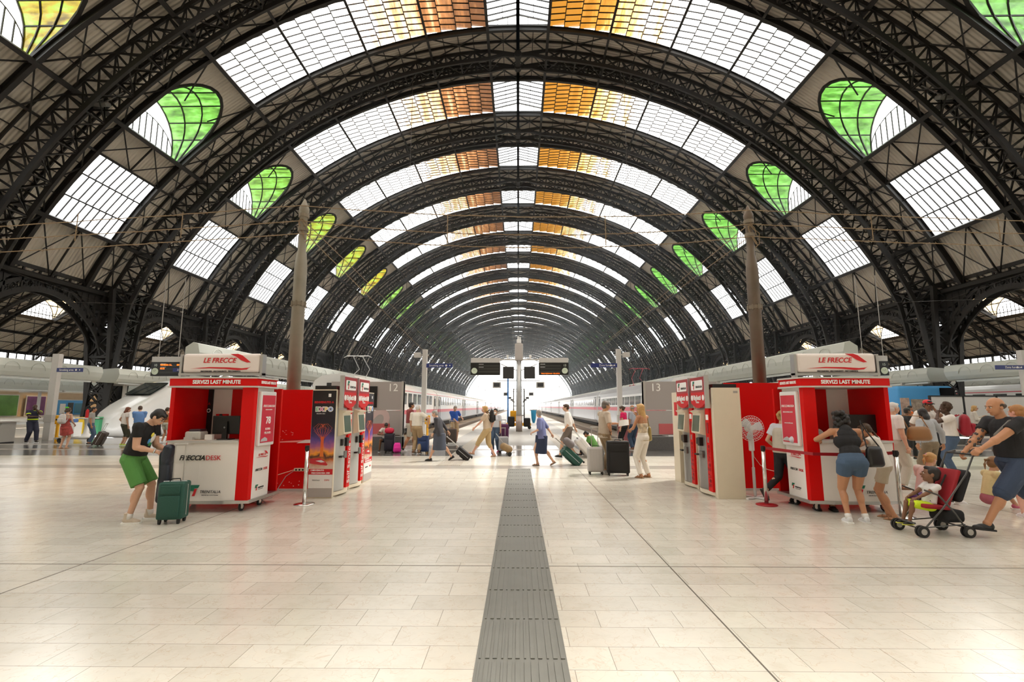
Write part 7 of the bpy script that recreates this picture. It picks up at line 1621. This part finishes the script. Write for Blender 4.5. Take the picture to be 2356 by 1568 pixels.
# ================================================================== things further away, left
o = thing('information_desk', 'long pale grey desk with chrome rail at the left picture edge', 'desk', (-25.6, 22.0, 0)); m = MB(); m.prism([(-.4, .05), (-.25, .95), (.4, .95), (.4, .05)], 'x', -2.5, 2.2); m.build('body', mat('desk_grey', (.42, .41, .38), .35), o); m = MB(); m.b2(-2.6, 2.3, -.45, .45, .95, 1.0); m.build('top', lgrey, o); m = MB(); m.bar((-2.6, -.5, .98), (2.3, -.5, .98), .05); m.build('rail', chrome, o); m = MB(); m.b2(-2.5, 2.2, -.2, .4, 0, .06); m.build('plinth', black, o)
o = thing('bistro_table', 'white pedestal table with a red extinguisher standing on it', 'table', (-23.2, 25.9, 0)); m = MB(); m.lathe([(.36, 0), (.33, .04), (.12, .25), (.09, .6), (.13, .95), (.2, 1.02)], n=24); m.build('pedestal', inkw, o, True); m = MB(); m.cyl((0, 0, 1.02), (0, 0, 1.06), .48, n=28); m.build('top', inkw, o)
o = thing('fire_extinguisher', 'red extinguisher on the white pedestal table', 'extinguisher', (-23.25, 25.9, 1.06)); m = MB(); m.lathe([(.08, 0), (.08, .36), (.04, .44), (.025, .47)], n=16); m.build('cylinder', inkr, o, True); m = MB(); m.bar((-.06, 0, .5), (.08, 0, .52), .03); m.tube([(.03, 0, .46), (.10, 0, .4), (.10, 0, .1)], .012, 5); m.build('valve', black, o)
o = thing('luggage_cart', 'white and grey service cart next to the guard', 'cart', (-20.9, 22.6, 0)); m = MB(); m.b2(-.45, .25, -.2, .2, .28, .92); m.build('panel', inkw, o); m = MB(); m.b2(-.5, 1.3, -.3, .3, .16, .24); m.bar((-.45, 0, .2), (-.5, 0, 1.2), .05); m.build('platform', greyp, o)
for x in (-.3, 1.1): m = MB(); m.cyl((x, -.3, .11), (x, -.24, .11), .11, n=16); m.build('wheel', rubber, o)
m = MB(); m.rbox((-.1, 0, 1.0), (.45, .3, .16), .05); m.build('helmet_bag', mat('cart_bag', (.05, .12, .3), .6), o)
def bin_(x, y, c, lab, h=.95):
    o = thing('recycling_bin', lab, 'bin', (x, y, 0)); mm = mat('bin_' + c[0], c[1], .5); m = MB(); m.box((0, 0, .5), (.42, .42, .85), None, 0, 1.15); m.build('tub', mm, o); m = MB(); m.rbox((0, 0, h), (.54, .54, .08), .03); m.build('lid', mm, o)
bin_(-24.6, 28.2, ('green', (.06, .35, .16)), 'green bin between the red dress and the pedestal table', 1.02); bin_(-25.6, 28.3, ('yellow', (.75, .5, .02)), 'bin with yellow lid beside the green bin', 1.0)
# station wall features
def wallbox(y, w_, z0, z1, m_, lab, cat, extra=None, sg=-1, x=85.9, name='poster'):
    o = thing(name, lab, cat, (sg * x, y, 0)); m = MB(); m.b2(0, -sg * .15, -w_ / 2, w_ / 2, z0, z1); m.build('frame', lgrey, o)
    m = MB(); m.b2(-sg * .15, -sg * .18, -w_ / 2 + .15, w_ / 2 - .15, z0 + .15, z1 - .15); b_ = m.build('face', m_, o)
    if extra: extra(o, -sg * .18)
    return o
sky_b = mat('shop_blue', (.06, .30, .62), .4); dk = mat('shop_dark', (.03, .03, .03), .4)
wallbox(79.5, 5.0, 0, 3.7, mat('ad_green', (.12, .28, .06), .4, var=.6, vscale=.6), 'blue framed advert with green picture at left picture edge', 'advert'); wallbox(85.0, 3.6, 0, 3.6, mat('ad_violet', (.10, .03, .12), .4, var=.8, vscale=1.0), 'dark advert with magenta picture behind the guard', 'advert')
def shop(o, x):
    for a, b, z0, z1, mm, nm in ((-2.5, -1.4, .3, 2.2, inkw, 'display_case'), (-.9, .2, .2, 2.4, dk, 'doorway'), (.5, 2.6, .4, 2.3, mat('shop_teal', (.05, .2, .3), .2), 'shop_window')):
        m = MB(); m.b2(x, x + .05, a, b, z0, z1); m.build(nm, mm, o)
wallbox(92.0, 6.6, 0, 3.0, sky_b, 'light blue shop front in the left station wall', 'shop', shop, name='shop_front')
for k, (y, w_) in enumerate(((99, 1.6), (104, 1.6), (70, 1.5), (112, 1.6), (120, 2))):
    m = MB(); m.b2(-85.95, -86.15, y, y + w_, 0, 2.7); struct(link('door_%d' % (k + 1), m.mesh('door', dk)), 'dark doorway in the left station wall')
wallbox(128, 5, 0, 3.2, sky_b, 'second light blue shop front seen beside the locomotive', 'shop', shop, name='shop_front')
# right side: blue newsstand, cart, white barrier
o = thing('newsstand', 'bright blue newsstand with posters and a dark screen behind the right kiosk', 'newsstand', (30.6, 38.0, 0)); m = MB(); m.rbox((0, 0, 1.6), (4.2, 2.6, 3.2), .25); m.build('body', sky_b, o, True)
for a, b, z0, z1, nm, mm in ((-1.2, -.1, .5, 2.2, 'magazine_rack', mat('rack_mix', (.35, .28, .22), .5, var=.9, vscale=7)), (.3, .9, .5, 2.2, 'poster', mat('rack_red', (.4, .1, .08), .5, var=.8, vscale=6)), (1.1, 2.0, .6, 2.1, 'window', dk), (1.0, 2.05, 2.35, 3.05, 'screen', screen), (-2.0, -1.35, .5, 2.3, 'poster', mat('rack_face', (.5, .35, .28), .5, var=.8, vscale=4))):
    m = MB(); m.b2(a, b, -1.34, -1.30, z0, z1); m.build(nm, mm, o)
ycm = mat('cart_yellow', (.85, .40, .01), .4)
o = thing('tow_cart', 'yellow electric tow cart beside the orange-vested worker', 'cart', (17.6, 23.6, 0)); m = MB(); m.rbox((0, 0, .62), (1.5, .9, .6), .08); m.build('body', ycm, o, True); m = MB(); m.b2(-.7, .7, -.4, .4, .12, .35); m.bar((.6, 0, .9), (.7, 0, 1.5), .06); m.build('chassis', black, o)
for x in (-.5, .5): m = MB(); m.cyl((x, -.48, .2), (x, -.38, .2), .2, n=16); m.build('wheel', rubber, o)
o = thing('panel_barrier', 'white panelled barrier on wheels behind the red backpack', 'barrier', (21.2, 22.4, 0)); 
for k in range(3): m = MB(); m.b2(-2.4 + k * 1.5, -.95 + k * 1.5, -.03, .03, .65, 2.1); m.build('panel', mat('barrier_white', (.62, .61, .60), .4), o)
m = MB(); [m.b2(-2.43 + k * 1.5, -2.37 + k * 1.5, -.05, .05, .3, 2.15) for k in range(4)]; m.b2(-2.4, 2.1, -.05, .05, 2.1, 2.16); m.b2(-2.4, 2.1, -.3, .3, .35, .6); m.build('frame', black, o)
for x in (-2, 1.7): m = MB(); m.cyl((x, -.3, .18), (x, -.2, .18), .18, n=14); m.build('wheel', rubber, o)
# forklift behind the central post
o = thing('pallet_truck', 'yellow and black electric pallet truck behind the central silver post', 'pallet truck', (0.0, 36.5, 0)); m = MB(); m.rbox((-.55, 0, .55), (.5, .9, .75), .08); m.rbox((.62, 0, .50), (.5, .9, .65), .08); m.build('body', black, o); m = MB(); m.rbox((0, 0, .35), (1.85, .8, .22), .05); m.rbox((-.38, 0, .95), (.5, .5, .8), .08); m.build('yellow_cover', ycm, o)
m = MB()
for x in (-.38, .42): m.bar((x, 0, .3), (x, 0, 3.0), .09)
for z in (1.0, 2.95, 1.7): m.bar((-.38, 0, z), (.42, 0, z), .06)
m.build('mast', mat('mast_steel', (.12, .11, .10), .5, .5), o)
for x in (-.8, .8): m = MB(); m.cyl((x, -.4, .13), (x, -.3, .13), .13, n=14); m.build('wheel', rubber, o)
o = thing('cleaning_bag', 'light blue sack hanging on the pallet truck', 'sack', (1.12, 36.2, .45)); m = MB(); m.lathe([(.08, 0), (.16, .3), (.19, .7), (.22, .95)], n=14); m.build('sack', mat('sack_blue', (.03, .35, .65), .5), o, True); m = MB(); m.cyl((0, 0, .95), (0, 0, 1.0), .25, n=16); m.bar((-.3, 0, .97), (0, 0, .97), .04); m.build('ring', inkw, o)
m = MB(); m.b2(-.86, -.74, 36.4, 36.5, .3, 3.9); tag(m.build('blue_panel', mat('panel_blue', (.05, .22, .62), .4)), 'narrow upright blue panel left of the central silver post', 'panel')
# outside: signal gantry and distant line
for k, y in enumerate((420, 500)):
    m = MB(); m.bar((5, y, -.8), (5, y, 9.5), .4); m.bar((45, y, -.8), (45, y, 9.5), .4); m.bar((5, y, 9.5), (45, y, 9.5), .4); m.bar((5, y, 8.5), (45, y, 8.5), .3)
    for i in range(16): m.bar((5 + i * 2.5, y, 8.5), (7.5 + i * 2.5, y, 9.5), .15)
    tag(m.build('signal_gantry', mat('gantry', (.35, .36, .38), .6)), ['pale signal gantry standing outside beyond the open end', 'paler second gantry farther outside the open end'][k], 'gantry')
# ================================================================== sunlit haze filling the far hall
m = MB(); m.b2(-37, 37, 36, YE + 2, -.3, 36.8); hz = bpy.data.materials.new('hall_haze'); hz.use_nodes = True; N, L = nodes_of(hz); N.remove(N['Principled BSDF'])
vs_ = N.new('ShaderNodeVolumeScatter'); vs_.inputs['Density'].default_value = .0006; vs_.inputs['Color'].default_value = (.78, .90, 1.0, 1); vs_.inputs['Anisotropy'].default_value = .55
L.new(vs_.outputs[0], [x for x in N if x.type == 'OUTPUT_MATERIAL'][0].inputs['Volume'])
tag(m.build('haze', hz), 'thin bright haze hanging in the far part of the hall', 'haze', kind='stuff')
sc.cycles.volume_bounces = 1; sc.cycles.volume_max_steps = 64
